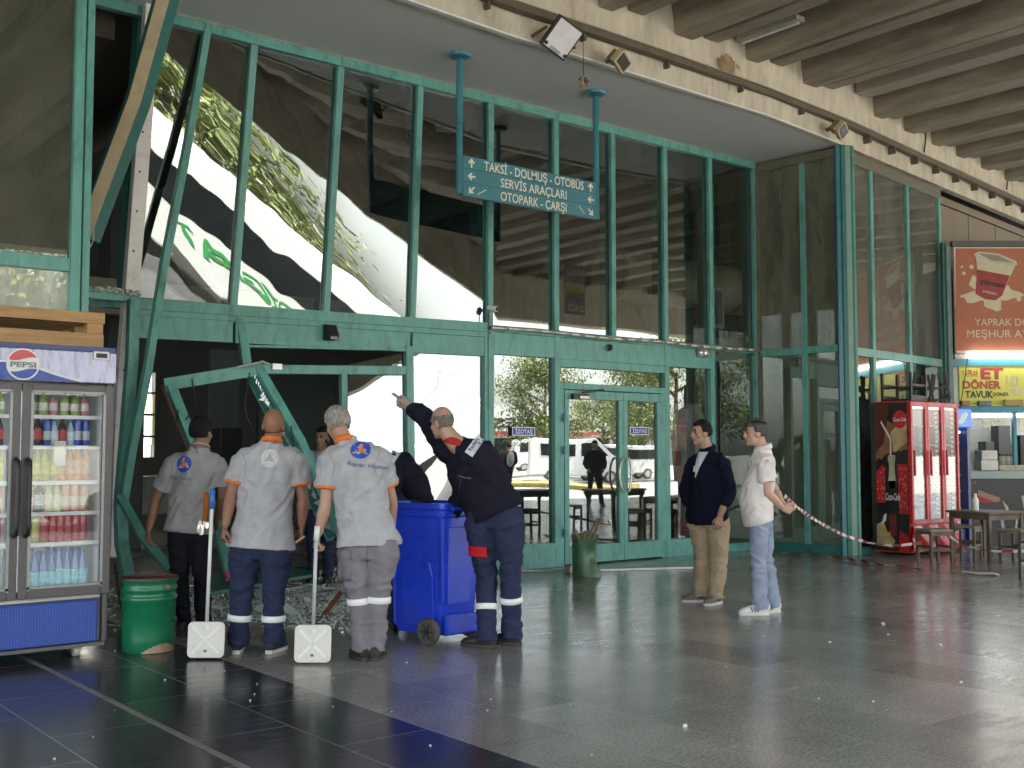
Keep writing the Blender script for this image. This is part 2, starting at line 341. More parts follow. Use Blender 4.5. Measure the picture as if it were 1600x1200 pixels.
for x in (5.5, 12.0, 17.5): MB().lo((x, 5.6, 0), (x + 0.55, 6.15, 5.9)).build('interior_column', INTW, tb, bevel=0.02)
m = MB(); fr = MB()
for k in range(5):
    z = wz0 + (wz1 - wz0) * k / 4; fr.lo((wx0, 9.96, z - 0.02), (wx1, 10.04, z + 0.02))
for k in range(5):
    x = wx0 + (wx1 - wx0) * k / 4; fr.lo((x - 0.025, 9.95, wz0), (x + 0.025, 10.05, wz1))
wf = fr.build('window', mat('dark window frame', (0.06, 0.06, 0.05), 0.5), tb)
CURT = bpy.data.materials.new('yellow curtain'); CURT.use_nodes = True
N, L = nt(CURT); tr = N.new('ShaderNodeBsdfTranslucent'); tr.inputs[0].default_value = (0.80, 0.76, 0.50, 1)
ad = N.new('ShaderNodeMixShader'); ad.inputs[0].default_value = 0.75; L.new(N['Principled BSDF'].outputs[0], ad.inputs[1]); L.new(tr.outputs[0], ad.inputs[2]); L.new(ad.outputs[0], N['Material Output'].inputs[0]); N['Principled BSDF'].inputs['Base Color'].default_value = (0.7, 0.68, 0.5, 1)
zc = wz0 + (wz1 - wz0) * 0.72
MB().grid(lambda u, v: V((wx0 + (wx1 - wx0) * u, 10.1 + 0.02 * math.sin(u * 60), wz0 + 0.25 + (zc - wz0 - 0.25) * v)), 60, 2).build('curtain', CURT, wf, smooth=True)

# ------------------------------------------------------------------ glazed entrance wall
ew = thing('glazed_entrance_wall', 'tall teal framed glass entrance wall, pushed in and broken at its left doors', 'glass wall')
DN = V((0, -1, 0))
def mullion(X, z0, z1, w=0.078):
    m = MB(); p = S(X, z1); q = S(X, z0)
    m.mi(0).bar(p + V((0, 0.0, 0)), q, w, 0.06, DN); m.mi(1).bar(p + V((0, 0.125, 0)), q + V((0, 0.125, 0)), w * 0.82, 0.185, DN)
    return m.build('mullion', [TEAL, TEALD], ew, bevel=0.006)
for X in MX[1:]: mullion(X, ZT + 0.02, ZH)
for X in MX[4:]:
    if X in (8.13, 9.18, 11.18, 12.12, 13.12):
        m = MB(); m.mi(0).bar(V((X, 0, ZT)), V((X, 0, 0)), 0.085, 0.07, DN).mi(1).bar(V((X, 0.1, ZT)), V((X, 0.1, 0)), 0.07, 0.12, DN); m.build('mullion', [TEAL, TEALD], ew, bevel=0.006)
# ripples in the buckled panes
def ripple(X, z, k):
    if X > 8.1: return 0.0010 * noise.noise(V((X * 1.3, z * 1.1, 3.0)))
    a = 0.0013 * min(1, (8.2 - X) / 2.5)
    return a * noise.noise(V((X * 2.2 + z * 0.5, z * 1.3, k))) + 0.35 * a * noise.noise(V((X * 5, z * 3.1, k + 9)))
for i in range(len(MX) - 1):
    x0, x1 = MX[i] + 0.03, MX[i + 1] - 0.03
    MB().grid(lambda u, v: S(x0 + (x1 - x0) * u, ZT + 0.05 + (ZH - 0.05 - ZT - 0.05) * v, 0.035 + ripple(x0 + (x1 - x0) * u, ZT + 2.8 * v, 2.0)), 26, 60).build('pane', GL, ew, smooth=True)
m = MB()
for i in range(len(MX) - 1): m.bar(S(MX[i], ZH), S(MX[i + 1], ZH), 0.10, 0.09, DN)
m.bar(V((2.85, 0, ZH)), V((4.0, 0, ZH)), 0.1, 0.09, DN); m.build('head_rail', TEAL, ew, bevel=0.006)
m = MB()
for i in range(len(MX) - 1): m.bar(S(MX[i], ZH + 0.066, -0.02), S(MX[i + 1] - 0.02, ZH + 0.066, -0.02), 0.04, 0.07, DN)
m.build('worn_trim', mat('worn beige trim', (0.46, 0.42, 0.33), 0.6, var=0.3, scale=9, dirt=(0.10, 0.16, 0.12), dscale=4, damt=0.9), ew)
# transom and fascia boards follow the buckled line
def run(X0, X1, z0, z1, th, off, mt, name, n=12, bev=0.006):
    m = MB()
    for i in range(n):
        a = X0 + (X1 - X0) * i / n; b = X0 + (X1 - X0) * (i + 1) / n
        zc = (z0 + z1) / 2; m.bar(S(a, zc, off), S(b, zc, off), z1 - z0, th, DN, ext=0.004)
    return m.build(name, mt, ew, bevel=bev if n == 1 else 0)
run(3.35, 8.09, 2.86, 2.97, 0.12, 0.0, TEAL, 'transom')
run(3.95, 8.09, 2.80, 2.858, 0.05, -0.01, TEAL, 'fascia_trim')
for (a, b) in ((3.95, 5.0), (5.04, 7.06), (7.10, 8.09)): run(a, b, 2.57, 2.795, 0.05, 0.0, TEAL, 'fascia_panel', 6)
run(8.17, 13.1, 2.87, 2.95, 0.08, 0.0, TEAL, 'transom', 1)
for (a, b) in ((8.17, 9.14), (9.22, 11.14), (11.22, 12.08)): run(a, b, 2.60, 2.868, 0.05, 0.0, TEAL, 'fascia_panel', 1)
m = MB()
for i in range(20):
    a = 8.10 + (13.1 - 8.10) * i / 20; b = 8.10 + (13.1 - 8.10) * (i + 1) / 20
    m.tube(V((a, -0.075, 2.915 + 0.008 * math.sin(a * 3))), V((b, -0.075, 2.915 + 0.008 * math.sin(b * 3))), 0.028, 10)
m.build('pipe_rail', ALU, ew, smooth=True)
# ---- sound lower part, right of the middle post
def brd(x0, x1, z0, z1, th=0.06, off=0.0, mt=TEAL, name='rail', par=None): return MB().lo((x0, off - th / 2, z0), (x1, off + th / 2, z1)).build(name, mt, par or ew, bevel=0.006)
def pane(x0, x1, z0, z1, off=0.03, par=None, g=GL):
    return MB().grid(lambda u, v: V((x0 + (x1 - x0) * u, off + ripple(x0 + (x1 - x0) * u, z0 + (z1 - z0) * v, 1), z0 + (z1 - z0) * v)), 10, 16).build('pane', g, par or ew, smooth=True)
brd(8.17, 9.14, 0.0, 0.30, name='kick_board'); pane(8.16, 9.15, 0.30, 2.60)
brd(11.22, 12.08, 0.0, 0.24, name='kick_board'); pane(11.21, 12.09, 0.24, 2.60)
brd(12.16, 13.08, 0.0, 0.12, name='kick_board'); pane(12.15, 13.09, 0.12, 2.86)
brd(9.22, 11.14, 2.50, 2.60, name='door_header'); brd(9.22, 11.14, 2.22, 2.30, name='door_header'); pane(9.24, 11.12, 2.30, 2.50)
brd(11.05, 11.14, 0, 2.22, name='door_jamb'); brd(9.22, 9.29, 0, 2.22, name='door_jamb')
def door(x0, x1, name='door'):
    w = 0.075; m = MB(); off = -0.01
    m.lo((x0, off - 0.025, 0.24), (x0 + w, off + 0.025, 2.10)); m.lo((x1 - w, off - 0.025, 0.24), (x1, off + 0.025, 2.10))
    m.lo((x0, off - 0.027, 2.10), (x1, off + 0.027, 2.21)); m.lo((x0, off - 0.027, 0.02), (x1, off + 0.027, 0.24))
    d = m.build(name, TEAL, ew, bevel=0.005); pane(x0 + w, x1 - w, 0.24, 2.10, 0.0, d); return d
d1 = door(9.30, 10.33); d2 = door(10.335, 11.05)
# door closer, handle, hinges
m = MB(); m.mi(0).lo((9.40, -0.10, 2.10), (9.66, -0.04, 2.165)); m.mi(1).lo((9.50, -0.107, 2.105), (9.655, -0.10, 2.135)); m.mi(0).bar((9.55, -0.09, 2.18), (9.95, -0.06, 2.235), 0.02, 0.02).bar((9.55, -0.09, 2.18), (9.75, -0.13, 2.20), 0.02, 0.02)
m.build('door_closer', [BLACK, ALU], d1)
m = MB(); m.sweep([V((10.30 + 0.10 * math.cos(t), -0.09, 1.13 + 0.22 * math.sin(t))) for t in np.linspace(0.5 * math.pi, 1.5 * math.pi, 14)], 0.014, n=8)
m.sweep([V((10.36 - 0.05 * math.cos(t), -0.09, 1.13 + 0.22 * math.sin(t))) for t in np.linspace(0.5 * math.pi, 1.5 * math.pi, 14)], 0.014, n=8); m.build('handle', ALU, d1, smooth=True)
for z in (0.42, 1.45, 1.86): MB().lathe([(0.02, -0.05), (0.02, 0.05)], (9.27, -0.06, z), 10).build('hinge', TEALB, d1)
# blue stickers on the glass
STB = mat('sticker blue', (0.03, 0.06, 0.32), 0.5, var=0.05); STW = mat('sticker white', (0.75, 0.78, 0.85), 0.5, var=0.03)
def sticker(px0, py0, px1, py1):
    a = atY(px0, py0, -0.008); b = atY(px1, py1, -0.008); x0, x1, z0, z1 = a.x, b.x, b.z, a.z
    m = MB(); m.mi(1).lo((x0, -0.012, z0), (x1, -0.006, z1)); m.mi(0).lo((x0 + 0.015, -0.015, z0 + 0.012), (x1 - 0.015, -0.0125, z1 - 0.012)); m.mi(1)
    put_text(m, 'İZOTAŞ', V(((x0 + x1) / 2, -0.0165, (z0 + z1) / 2)), V((1, 0, 0)), V((0, 0, 1)), (z1 - z0) * 0.48, (x1 - x0) * 0.74, bold=0.02)
    return m.build('sticker', [STB, STW], ew)
sticker(800, 667, 836, 681); sticker(984, 667, 1014, 680)
# ---- buckled lower part, left of the middle post
def sb(p, q, w=0.085, d=0.07, off=0.0, mt=TEAL, name='post', par=None):
    m = MB(); a = onS(*p, off); b = onS(*q, off); m.bar(a, b, w, d, DN, ext=w * 0.3); return m.build(name, mt, par or ew, bevel=0.006)
sb((638, 545), (642, 838), 0.10); sb((758, 520), (760, 890), 0.07)
sb((373, 485), (386, 578), 0.10)
sb((388, 577), (632, 579), 0.10, name='rail'); sb((388, 541), (632, 547), 0.03, name='rail')
sb((536, 583), (538, 810), 0.075, name='post')
def spane(q, name='pane', g=GL, nu=24, nv=30, off=0.02):
    # q: four pixel corners tl, tr, br, bl on the buckled surface
    P = [onS(*c, off) for c in q]
    def fn(u, v):
        a = P[0].lerp(P[1], u); b = P[3].lerp(P[2], u); p = a.lerp(b, v); return V((p.x, disp(p.x, p.z) + off + ripple(p.x, p.z, 5.0), p.z))
    return MB().grid(fn, nu, nv).build(name, g, ew, smooth=True)
spane([(646, 546), (756, 548), (757, 880), (646, 838)])
spane([(544, 586), (634, 586), (636, 838), (542, 830)])
# jagged remains of the broken transom light
m = MB(); random.seed(3); P = [onS(392, 575, 0.01), onS(628, 577, 0.01)]; top = [onS(392, 548, 0.01), onS(628, 552, 0.01)]
pts = []
for i in range(26):
    u = i / 25; hgt = 0.10 + 0.28 * abs(noise.noise(V((u * 7, 1.3, 0)))) if u < 0.62 else 0.25 + 0.75 * (u - 0.62) / 0.38
    base_ = P[0].lerp(P[1], u); tp = top[0].lerp(top[1], u); pts.append((base_, base_.lerp(tp, min(1, hgt))))
for i in range(25): m.add([pts[i][0], pts[i + 1][0], pts[i + 1][1], pts[i][1]], [(0, 1, 2, 3)])
m.build('broken_pane', GL, ew)
# crazed cracks in the surviving lower pane
m = MB(); random.seed(5); c0 = (690, 580)
for k in range(6):
    a = random.uniform(0, 6.28); x, y = c0[0] + random.uniform(-12, 12), c0[1] + random.uniform(-6, 30)
    pts = [onS(x, y, 0.012)]
    for s_ in range(random.randint(3, 6)):
        a += random.uniform(-0.5, 0.5); x += math.cos(a) * 9; y += math.sin(a) * 9
        if 652 < x < 752 and 552 < y < 700: pts.append(onS(x, y, 0.012))
    if len(pts) > 2: m.sweep(pts, 0.0009, n=4)
m.build('crack', mat('glass crack', (0.55, 0.57, 0.55), 0.4), ew)

# ---- bent and hanging framing pieces (each loose, a thing of its own)
def seg_bar(name, label, cat, pts, w, dd, mats, two=None, dn=DN):
    t = thing(name, label, cat, pts[-1])
    m = MB()
    for i in range(len(pts) - 1):
        m.mi(0).bar(pts[i], pts[i + 1], w, dd, dn, ext=0.012)
        if two:
            sd = (pts[i + 1] - pts[i]).normalized().cross(dn).normalized(); m.mi(1).bar(pts[i] + sd * two[0] + dn * (dd * 0.5 + 0.004), pts[i + 1] + sd * two[0] + dn * (dd * 0.5 + 0.004), two[1], 0.008, dn, ext=0.012)
    m.build('profile', mats, t, bevel=0.005); return t
t = seg_bar('bent_mullion', 'bent mullion with a bare white face running from soffit to floor beside the fridge', 'window frame',
        [atD(238, -14, 10.55), atD(226, 170, 10.6), atD(203, 470, 10.7), atD(192, 600, 10.75), atD(186, 720, 10.7), atD(181, 870, 10.5)], 0.14, 0.10, [STRIPW, TEALD], None)
m = MB()
for y in range(20, 860, 62):
    x = np.interp(y, [-14, 170, 470, 600, 720, 870], [238, 226, 203, 192, 186, 181]); d = 10.53
    m.ell(atD(x, y, d - 0.02), (0.012, 0.012, 0.012), n=6, m=4)
m.build('screw', mat('brown screw', (0.2, 0.14, 0.1), 0.6), t)
m = MB(); PT = [atD(222, -14, 10.75), atD(207, 250, 10.8), atD(193, 470, 10.85)]
for i in range(2): m.bar(PT[i], PT[i + 1], 0.10, 0.16, DN, ext=0.01)
m.build('inner_profile', TEALD, t)
seg_bar('bent_mullion', 'bowed teal mullion standing just right of the white faced one, reaching the green bucket', 'window frame',
        [atD(209, 470, 10.6), atD(206, 560, 10.55), atD(196, 690, 10.4), atD(188, 790, 10.2), atD(190, 850, 10.1), atD(207, 935, 9.95)], 0.10, 0.10, [TEAL])
seg_bar('leaning_mullion', 'thin teal mullion leaning from the soffit down across the transom', 'window frame',
        [atD(327, 24, 11.0), atD(292, 230, 10.9), atD(255, 420, 10.75), atD(230, 580, 10.5), atD(206, 700, 10.25), atD(192, 785, 10.05)], 0.072, 0.09, [TEAL, TEALD], None)
seg_bar('fallen_beam', 'heavy dark green beam hanging diagonally from the soffit to the left post', 'beam',
        [atD(268, -30, 10.0), atD(215, 160, 9.85), atD(136, 372, 9.6)], 0.21, 0.10, [TEALD, mat('bare beige profile', (0.42, 0.34, 0.22), 0.6, var=0.2, scale=4)], (0.045, 0.115))
MB().sweep([atD(134, 330, 9.5), atD(146, 355, 9.5), atD(146, 375, 9.5), atD(136, 395, 9.5), atD(122, 412, 9.5)], 0.006, n=6).build('loose_wire', mat('pale wire', (0.5, 0.5, 0.42), 0.5))
tag(bpy.data.objects['loose_wire'], 'thin pale wire dangling from the end of the fallen beam', 'wire')
seg_bar('hanging_strut', 'short teal strut lying diagonally behind the man at far left', 'window frame', [atD(188, 776, 9.9), atD(222, 838, 9.8), atD(262, 885, 9.7)], 0.075, 0.06, [TEAL])
# door leaf torn off its hinges
dl = thing('torn_door_frame', 'teal door frame torn loose and hanging askew with its glass gone', 'door', atD(358, 895, 9.3))
def dbar(p, q, d0, d1, w, dd=0.06, name='stile', mt=TEAL):
    return MB().bar(atD(*p, d0), atD(*q, d1), w, dd, DN, ext=0.03).build(name, mt, dl, bevel=0.006)
dbar((263, 600), (405, 577), 9.6, 9.75, 0.11, name='top_rail')
dbar((268, 606), (303, 695), 9.6, 9.55, 0.085); dbar((303, 695), (358, 893), 9.55, 9.3, 0.085)
MB().bar(atD(255, 602, 9.72), atD(300, 712, 9.66), 0.06, 0.05).build('rear_stile', mat('bare brown profile', (0.16, 0.11, 0.08), 0.6), dl)
dbar((405, 577), (470, 690), 9.75, 9.6, 0.075); dbar((470, 690), (535, 838), 9.6, 9.35, 0.075)
dbar((391, 590), (460, 720), 9.9, 9.75, 0.06, name='inner_stile'); dbar((460, 720), (515, 838), 9.75, 9.5, 0.06, name='inner_stile')
MB().bar(atD(398, 588, 9.86), atD(522, 838, 9.45), 0.12, 0.012).build('rebate', TEALD, dl)
MB().sweep([atD(352, 893, 9.25), atD(358, 902, 9.24), atD(353, 908, 9.23)], [0.02, 0.025, 0.01], n=8).build('tape_end', mat('pink tape', (0.45, 0.10, 0.14), 0.6), dl)
m = MB(); m.tube(atD(372, 574, 9.6), atD(408, 566, 9.6), 0.012).tube(atD(408, 564, 9.6), atD(432, 574, 9.6), 0.01); m.box(atD(432, 573, 9.6), (0.09, 0.04, 0.05)); m.build('door_closer', ALU, dl)
random.seed(31); SEAL = mat('rubber seal', (0.012, 0.012, 0.012), 0.6)
for (x, y, dd_, L_, sw) in ((300, 592, 9.6, 70, 14), (390, 582, 9.7, 110, -18), (455, 665, 9.6, 80, 10), (278, 640, 9.55, 60, -9)):
    pts = [atD(x + sw * math.sin(k * 0.55) * (k / 8), y + L_ * k / 8, dd_ - 0.05) for k in range(9)]; MB().sweep(pts, 0.006, n=6).build('rubber_seal', SEAL, dl)
m = MB()
for k in range(46):     # jagged glass teeth left in the torn leaf and the opening
    u = k / 46; p = atD(405 + (530 - 405) * u - 6, 585 + (828 - 585) * u, 9.7 - 0.3 * u); h_ = random.choice((0.008, 0.012, 0.02, 0.04, 0.10)) * random.uniform(0.6, 1.2)
    m.add([p, p + V((0.0, 0, -0.06)), p + V((-h_, 0.0, -0.03 + random.uniform(-.02, .02)))], [(0, 1, 2)])
m.build('glass_teeth', GLB, dl)
# fallen green panel on the floor behind the men
p0, p1, p2, p3 = atZ(330, 930, 0.05), atZ(487, 902, 0.10), atZ(487, 888, 0.12), atZ(330, 900, 0.10)
MB().prism([p0, p1, p2, p3], V((0, 0, 0.03))).build('fallen_panel', TEALD); tag(bpy.data.objects['fallen_panel'], 'dark green frame panel lying flat in the broken glass', 'panel')

# ---- left forward wall (dusty glass behind the fridge)
lw = thing('side_glass_wall', 'dusty glazed wall section with teal post behind the fridge', 'glass wall', (2.75, -1.5, 0))
XL = atY(110, 300, -1.5).x
m = MB(); m.mi(0).lo((XL, -1.56, 0), (XL + 0.075, -1.44, 5.73)).mi(0).lo((XL + 0.095, -1.53, 0), (XL + 0.155, -1.42, 5.73)).mi(1).lo((XL + 0.07, -1.51, 0), (XL + 0.1, -1.46, 5.72)); m.build('post', [TEAL, TEALD], lw, bevel=0.006)
for z in (2.9, 0.1, 5.66): MB().lo((-2, -1.54, z - 0.055), (XL, -1.46, z + 0.055)).build('rail', TEAL, lw, bevel=0.006)
for xx in (-0.8, 0.5, 1.55): MB().lo((xx - 0.04, -1.54, 0), (xx + 0.04, -1.46, 5.7)).build('post', TEAL, lw)
MB().lo((-2, -1.502, 2.95), (XL, -1.498, 5.6)).build('pane', GLD, lw); MB().lo((-2, -1.502, 0.15), (XL, -1.498, 2.85)).build('pane', GLB, lw)  # lower pane: white reflection put into its dust colour
m = MB(); m.lo((XL + 0.1, -1.4, 2.85), (XL + 0.14, -0.1, 2.95)); m.lo((XL + 0.1, -0.1, 0), (XL + 0.16, -0.0, 5.7)); m.build('return_frame', TEALD, lw)
MB().bar(atD(142, -10, 10.3), atD(124, 480, 10.25), 0.06, 0.08).build('return_post', TEAL, lw)
# transom stump with crushed glass on it
m = MB(); m.mi(0).bar(atD(130, 458, 10.25), atD(212, 466, 10.72), 0.10, 0.12, DN); m.build('transom_stump', TEAL, ew, bevel=0.006)
m = MB(); random.seed(11)
for k in range(170):
    u = random.random(); p = atD(131, 452, 10.2).lerp(atD(218, 462, 10.7), u); r = random.uniform(0.008, 0.03)
    m.ell(p + V((random.uniform(-.02, .02), random.uniform(-0.05, 0.05), random.uniform(-0.01, 0.035))), (r, r, r * 0.8), n=5, m=3)
tag(m.build('crushed_glass', mat('crushed glass', (0.42, 0.45, 0.40), 0.25, var=0.3)), 'ridge of crushed glass left along the broken transom', 'broken glass', kind='stuff')

# ---- right return wall and right wing
rw = thing('corner_glass_wall', 'dusty glazed corner wall with teal frame beside the red fridge', 'glass wall', (CR.x, CR.y, 0))
A = V((13.16, -0.02, 0)); B = CR + V((-0.03, 0.06, 0)); dirw = (B - A).normalized(); nrm = V((dirw.y, -dirw.x, 0)); Lw = (B - A).length
def wb(t0, t1, z0, z1, th=0.06, mt=TEAL, name='rail', A=A, u=dirw, n_=None):
    n_ = n_ or nrm; p = A + u * ((t0 + t1) / 2) + V((0, 0, (z0 + z1) / 2))
    return MB().box(p, (abs(t1 - t0), th, z1 - z0), (u, n_, V((0, 0, 1)))).build(name, mt, rw, bevel=0.005)
FRB = mat('brown frame', (0.14, 0.13, 0.09), 0.55, var=0.2)
wb(0.0, 0.05, 0, 5.72, 0.08, FRB, 'post'); tm = 0.78
wb(tm - 0.04, tm + 0.04, 0, 5.6, 0.07, TEAL, 'post')
wb(0.05, Lw - 0.05, 5.60, 5.72, 0.08, FRB, 'head_rail'); wb(0.05, Lw - 0.05, 2.83, 2.93, 0.07, TEAL); wb(0.05, Lw - 0.05, 0.0, 0.13, 0.07, TEALD, 'kick_board')
for (a, b) in ((0.05, tm - 0.04), (tm + 0.04, Lw - 0.05)):
    wb(a, b, 2.93, 5.60, 0.006, glass('bay dusty glass', dust=0.55, dcol=(0.205, 0.205, 0.15), ior=1.6, streak=(1.5, 1.5, 0.35)), 'pane'); wb(a, b, 0.13, 2.83, 0.006, glass('grimy glass', dust=0.30, dcol=(0.26, 0.28, 0.2), ior=1.8), 'pane')
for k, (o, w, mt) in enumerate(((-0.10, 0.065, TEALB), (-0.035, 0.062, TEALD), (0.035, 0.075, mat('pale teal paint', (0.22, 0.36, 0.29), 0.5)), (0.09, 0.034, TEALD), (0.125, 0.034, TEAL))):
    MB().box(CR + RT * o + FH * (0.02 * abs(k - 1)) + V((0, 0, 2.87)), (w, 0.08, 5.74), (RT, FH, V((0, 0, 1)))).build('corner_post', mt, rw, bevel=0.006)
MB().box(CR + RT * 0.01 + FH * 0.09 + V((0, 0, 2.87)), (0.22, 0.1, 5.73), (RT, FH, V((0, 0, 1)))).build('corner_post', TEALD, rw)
def tw(px): # parameter along the wing for a pixel column
    r = ray(px, 600); r = V((r.x, r.y, 0)); # solve CAM + k r = CR + t U2
    M_ = Matrix(((r.x, -U2.x), (r.y, -U2.y))); k = M_.inverted() @ V((CR.x - CAM.x, CR.y - CAM.y)); return k[1]
def wg(t0, t1, z0, z1, th, mt, name, off=0.0): return MB().box(CR + U2 * ((t0 + t1) / 2) + N2 * off + V((0, 0, (z0 + z1) / 2)), (abs(t1 - t0), th, z1 - z0), (U2, N2, V((0, 0, 1)))).build(name, mt, rw, bevel=0.005)
tws = [0.15, tw(1364), tw(1421), tw(1471)]
for i, t in enumerate(tws[1:]): wg(t - 0.045, t + 0.045, 0, 5.55, 0.08, TEAL, 'mullion')
wg(0.15, tws[3] + 0.045, 5.50, 5.66, 0.085, FRB, 'head_rail', 0.003); wg(0.15, tws[3], 2.78, 2.90, 0.075, TEAL, 'transom')
for i in range(3):
    a, b = tws[i] + 0.045, tws[i + 1] - 0.045
    wg(a, b, 2.9, 5.5, 0.006, glass('smeared glass', dust=0.30, dcol=(0.33, 0.32, 0.27), streak=(2, 2, 0.7), ior=1.9), 'pane'); wg(a, b, 0.1, 2.78, 0.006, GL, 'pane')
wg(0.15, tws[3], 0, 0.1, 0.07, TEALD, 'kick_board')
# brown cladding panels above the shop
BRN = mat('brown cladding', (0.20, 0.155, 0.10), 0.6, var=0.15, scale=2, dirt=(0.26, 0.21, 0.15), dscale=1.5)
t0 = tws[3] + 0.045; pt = [t0, tw(1517), tw(1559), tw(1600), tw(1640)]
for i in range(4): wg(pt[i] + 0.015, pt[i + 1] - 0.015, 4.45, 5.42, 0.05, BRN, 'cladding_panel')
wg(t0, pt[4], 5.44, 5.56, 0.07, BRN, 'cladding_rail'); wg(t0, pt[4], 4.4, 5.5, 0.02, BLACK, 'cladding_backing', -0.05)
# ------------------------------------------------------------------ things on the beam and soffit
RAILM = mat('rusty rail', (0.12, 0.095, 0.065), 0.75, var=0.3, scale=8)
ct = thing('cable_tray', 'long dark cable tray bracketed along the concrete edge beam', 'cable tray', (8, -1.6, 6))
along(MB(), [(0.03, 5.98), (0.13, 5.98), (0.13, 6.05), (0.03, 6.05)], BL[:7] + [CR + U2 * 12]).build('rail', RAILM, ct)
along(MB(), [(0.04, 6.07), (0.11, 6.07), (0.11, 6.085), (0.04, 6.085)], BL[:7] + [CR + U2 * 12]).build('cable', mat('dusty cable', (0.3, 0.26, 0.19), 0.8), ct)
for t in list(np.arange(4.0, 13, 1.35)):
    yb_ = yback(t) + 1.45
    MB().lo((t, -1.53 + yb_, 5.91), (t + 0.035, -1.452 + yb_, 5.978)).build('bracket', RAILM, ct)
for t in np.arange(0.6, 9, 0.8):
    p = CR + U2 * t + N2 * 0.06; MB().box(p + V((0, 0, 5.93)), (0.04, 0.11, 0.1), (U2, N2, V((0, 0, 1)))).build('bracket', RAILM, ct)
# rust stains running down the beam
STN = mat('rust stain', (0.33, 0.23, 0.13), 0.9, var=0.4, scale=14)
m = MB(); random.seed(2)
for k in range(70):
    x = 10.55 + random.gauss(0, 0.10); z1 = 6.37 - random.random() * 0.06 - 0.5 * abs(x - 10.55); z0 = z1 - random.uniform(0.05, 0.40) * math.exp(-((x - 10.55) / 0.15) ** 2) - 0.03; w = random.uniform(0.004, 0.022)
    yy = yback(10.55) - 0.012 - 0.00012 * k; m.add([(x - w, yy, z1), (x + w, yy, z1), (x + w * 0.3, yy, z0), (x - w * 0.2, yy, z0)], [(0, 1, 2, 3)])
m.build('rust_stain', STN, tb)['kind'] = 'stuff'
# LED floodlight
def facing(name, label, cat, c, n, up, w, h, dp, mats, bez=0.02, extra=None):
    n = n.normalized(); ex = up.cross(n).normalized(); ey = n.cross(ex).normalized(); t = thing(name, label, cat, c)
    m = MB(); m.mi(0).box(c - n * dp / 2, (w, h, dp), (ex, ey, n)); m.build('housing', mats[0], t, bevel=0.008)
    MB().box(c + n * 0.004, (w - 2 * bez, h - 2 * bez, 0.012), (ex, ey, n)).build('lens', mats[1], t, bevel=0.003)
    if extra: extra(t, ex, ey, n)
    return t
FLN = V((0.25, -0.75, -0.85))
def fx(t, ex, ey, n):
    c = t.location
    for s_ in (-1, 1): MB().lathe([(0.02, 0), (0.02, 0.012)], c + ex * (s_ * 0.13) - ey * 0.13 + n * 0.01, 10, (ex, ey, n)).build('screw', BLACK, t)
    MB().box(c - ey * 0.14 + n * 0.012, (0.13, 0.035, 0.006), (ex, ey, n)).build('plate', mat('grey plate', (0.35, 0.35, 0.35), 0.5), t)
    MB().bar(c - n * 0.05 + ex * 0.2, V((c.x + 0.15, yback(c.x) - 0.01, c.z + 0.05)), 0.03, 0.02).build('bracket', RAILM, t); MB().bar(c - n * 0.05 - ex * 0.2, V((c.x - 0.2, yback(c.x) - 0.01, c.z + 0.05)), 0.03, 0.02).build('bracket', RAILM, t)
facing('floodlight', 'large white LED floodlight tilted out from the cable tray', 'lamp', atY(879, 60, -1.98), V((-0.30, -0.8, -0.55)), V((0.42, 0, 1)), 0.33, 0.36, 0.07, [BLACK, mat('lens white', (0.75, 0.75, 0.77), 0.25, var=0.03)], 0.02, fx)
BEI = mat('beige lamp body', (0.50, 0.42, 0.27), 0.6, var=0.15)
def fx2(t, ex, ey, n):
    c = t.location; MB().box(c - n * 0.12, (0.13, 0.13, 0.12), (ex, ey, n)).bar(c - n * 0.15, V((c.x, yback(c.x) - 0.005, c.z + 0.08)), 0.04, 0.04).build('bracket', mat('lamp bracket', (0.22, 0.17, 0.1), 0.7), t)
for (px, py, lb) in ((974, 97, 'small beige halogen floodlight hanging next to the white LED floodlight'), (1318, 205, 'small beige halogen floodlight above the teal corner post')):
    facing('floodlight', lb, 'lamp', atY(px, py, -1.97 if px < 1200 else -1.78), V((0.1, -0.8, -0.55)), V((0.4, 0, 1)), 0.24, 0.17, 0.08, [BEI, mat('dark lens', (0.05, 0.045, 0.03), 0.15)], 0.025, fx2)
pw = atY(911, 62, -1.8); pe = atY(912, 128, -1.8)
hb = thing('hanging_wire_coil', 'small coil of wire dangling below the beam by the sign', 'wire', pe)
MB().tube(pw, pe + V((0, 0, 0.05)), 0.004, 6).build('wire', BLACK, hb)
m = MB()
for k in range(4): m.sweep([pe + V((0.05 * math.cos(a), 0.02 * (k - 1.5), 0.055 * math.sin(a))) for a in np.linspace(0, 6.0, 14)], 0.01, n=6)
m.build('coil', mat('coil', (0.3, 0.27, 0.2), 0.7), hb)
# roof tube lamps between ribs
def tubelamp(px, py, ln=0.3):
    c = atZ(px, py, 6.52); t = thing('tube_lamp', '', 'lamp', c)
    MB().box(c + V((0, 0.0, 0.05)), (0.16, 0.9, 0.06)).build('fitting', mat('fitting', (0.5, 0.48, 0.42), 0.6), t)
    MB().tube(c + V((0, -0.42, 0)), c + V((0, 0.42, 0)), 0.018, 8).build('tube', WHITE, t); return t
tag(tubelamp(1203, 52), 'bare tube lamp between the ribs nearest the photographer'); tag(tubelamp(1494, 183), 'bare tube lamp between ribs above the brown panels')
for (px, py, py2, lb) in ((1447, 193, 238, 'short black cable hanging down the beam above the smeared windows'), (1576, 258, 296, 'black cable hanging down the beam at the far right')):
    p = CR + N2 * 0.02
    a = atPl(px, py, p, N2); b = atPl(px - 3, py2, p, N2)
    o = MB().sweep([a, a.lerp(b, 0.5) + V((0.02, 0, 0)), b], 0.012, n=6).build('cable', BLACK); tag(o, lb, 'cable')

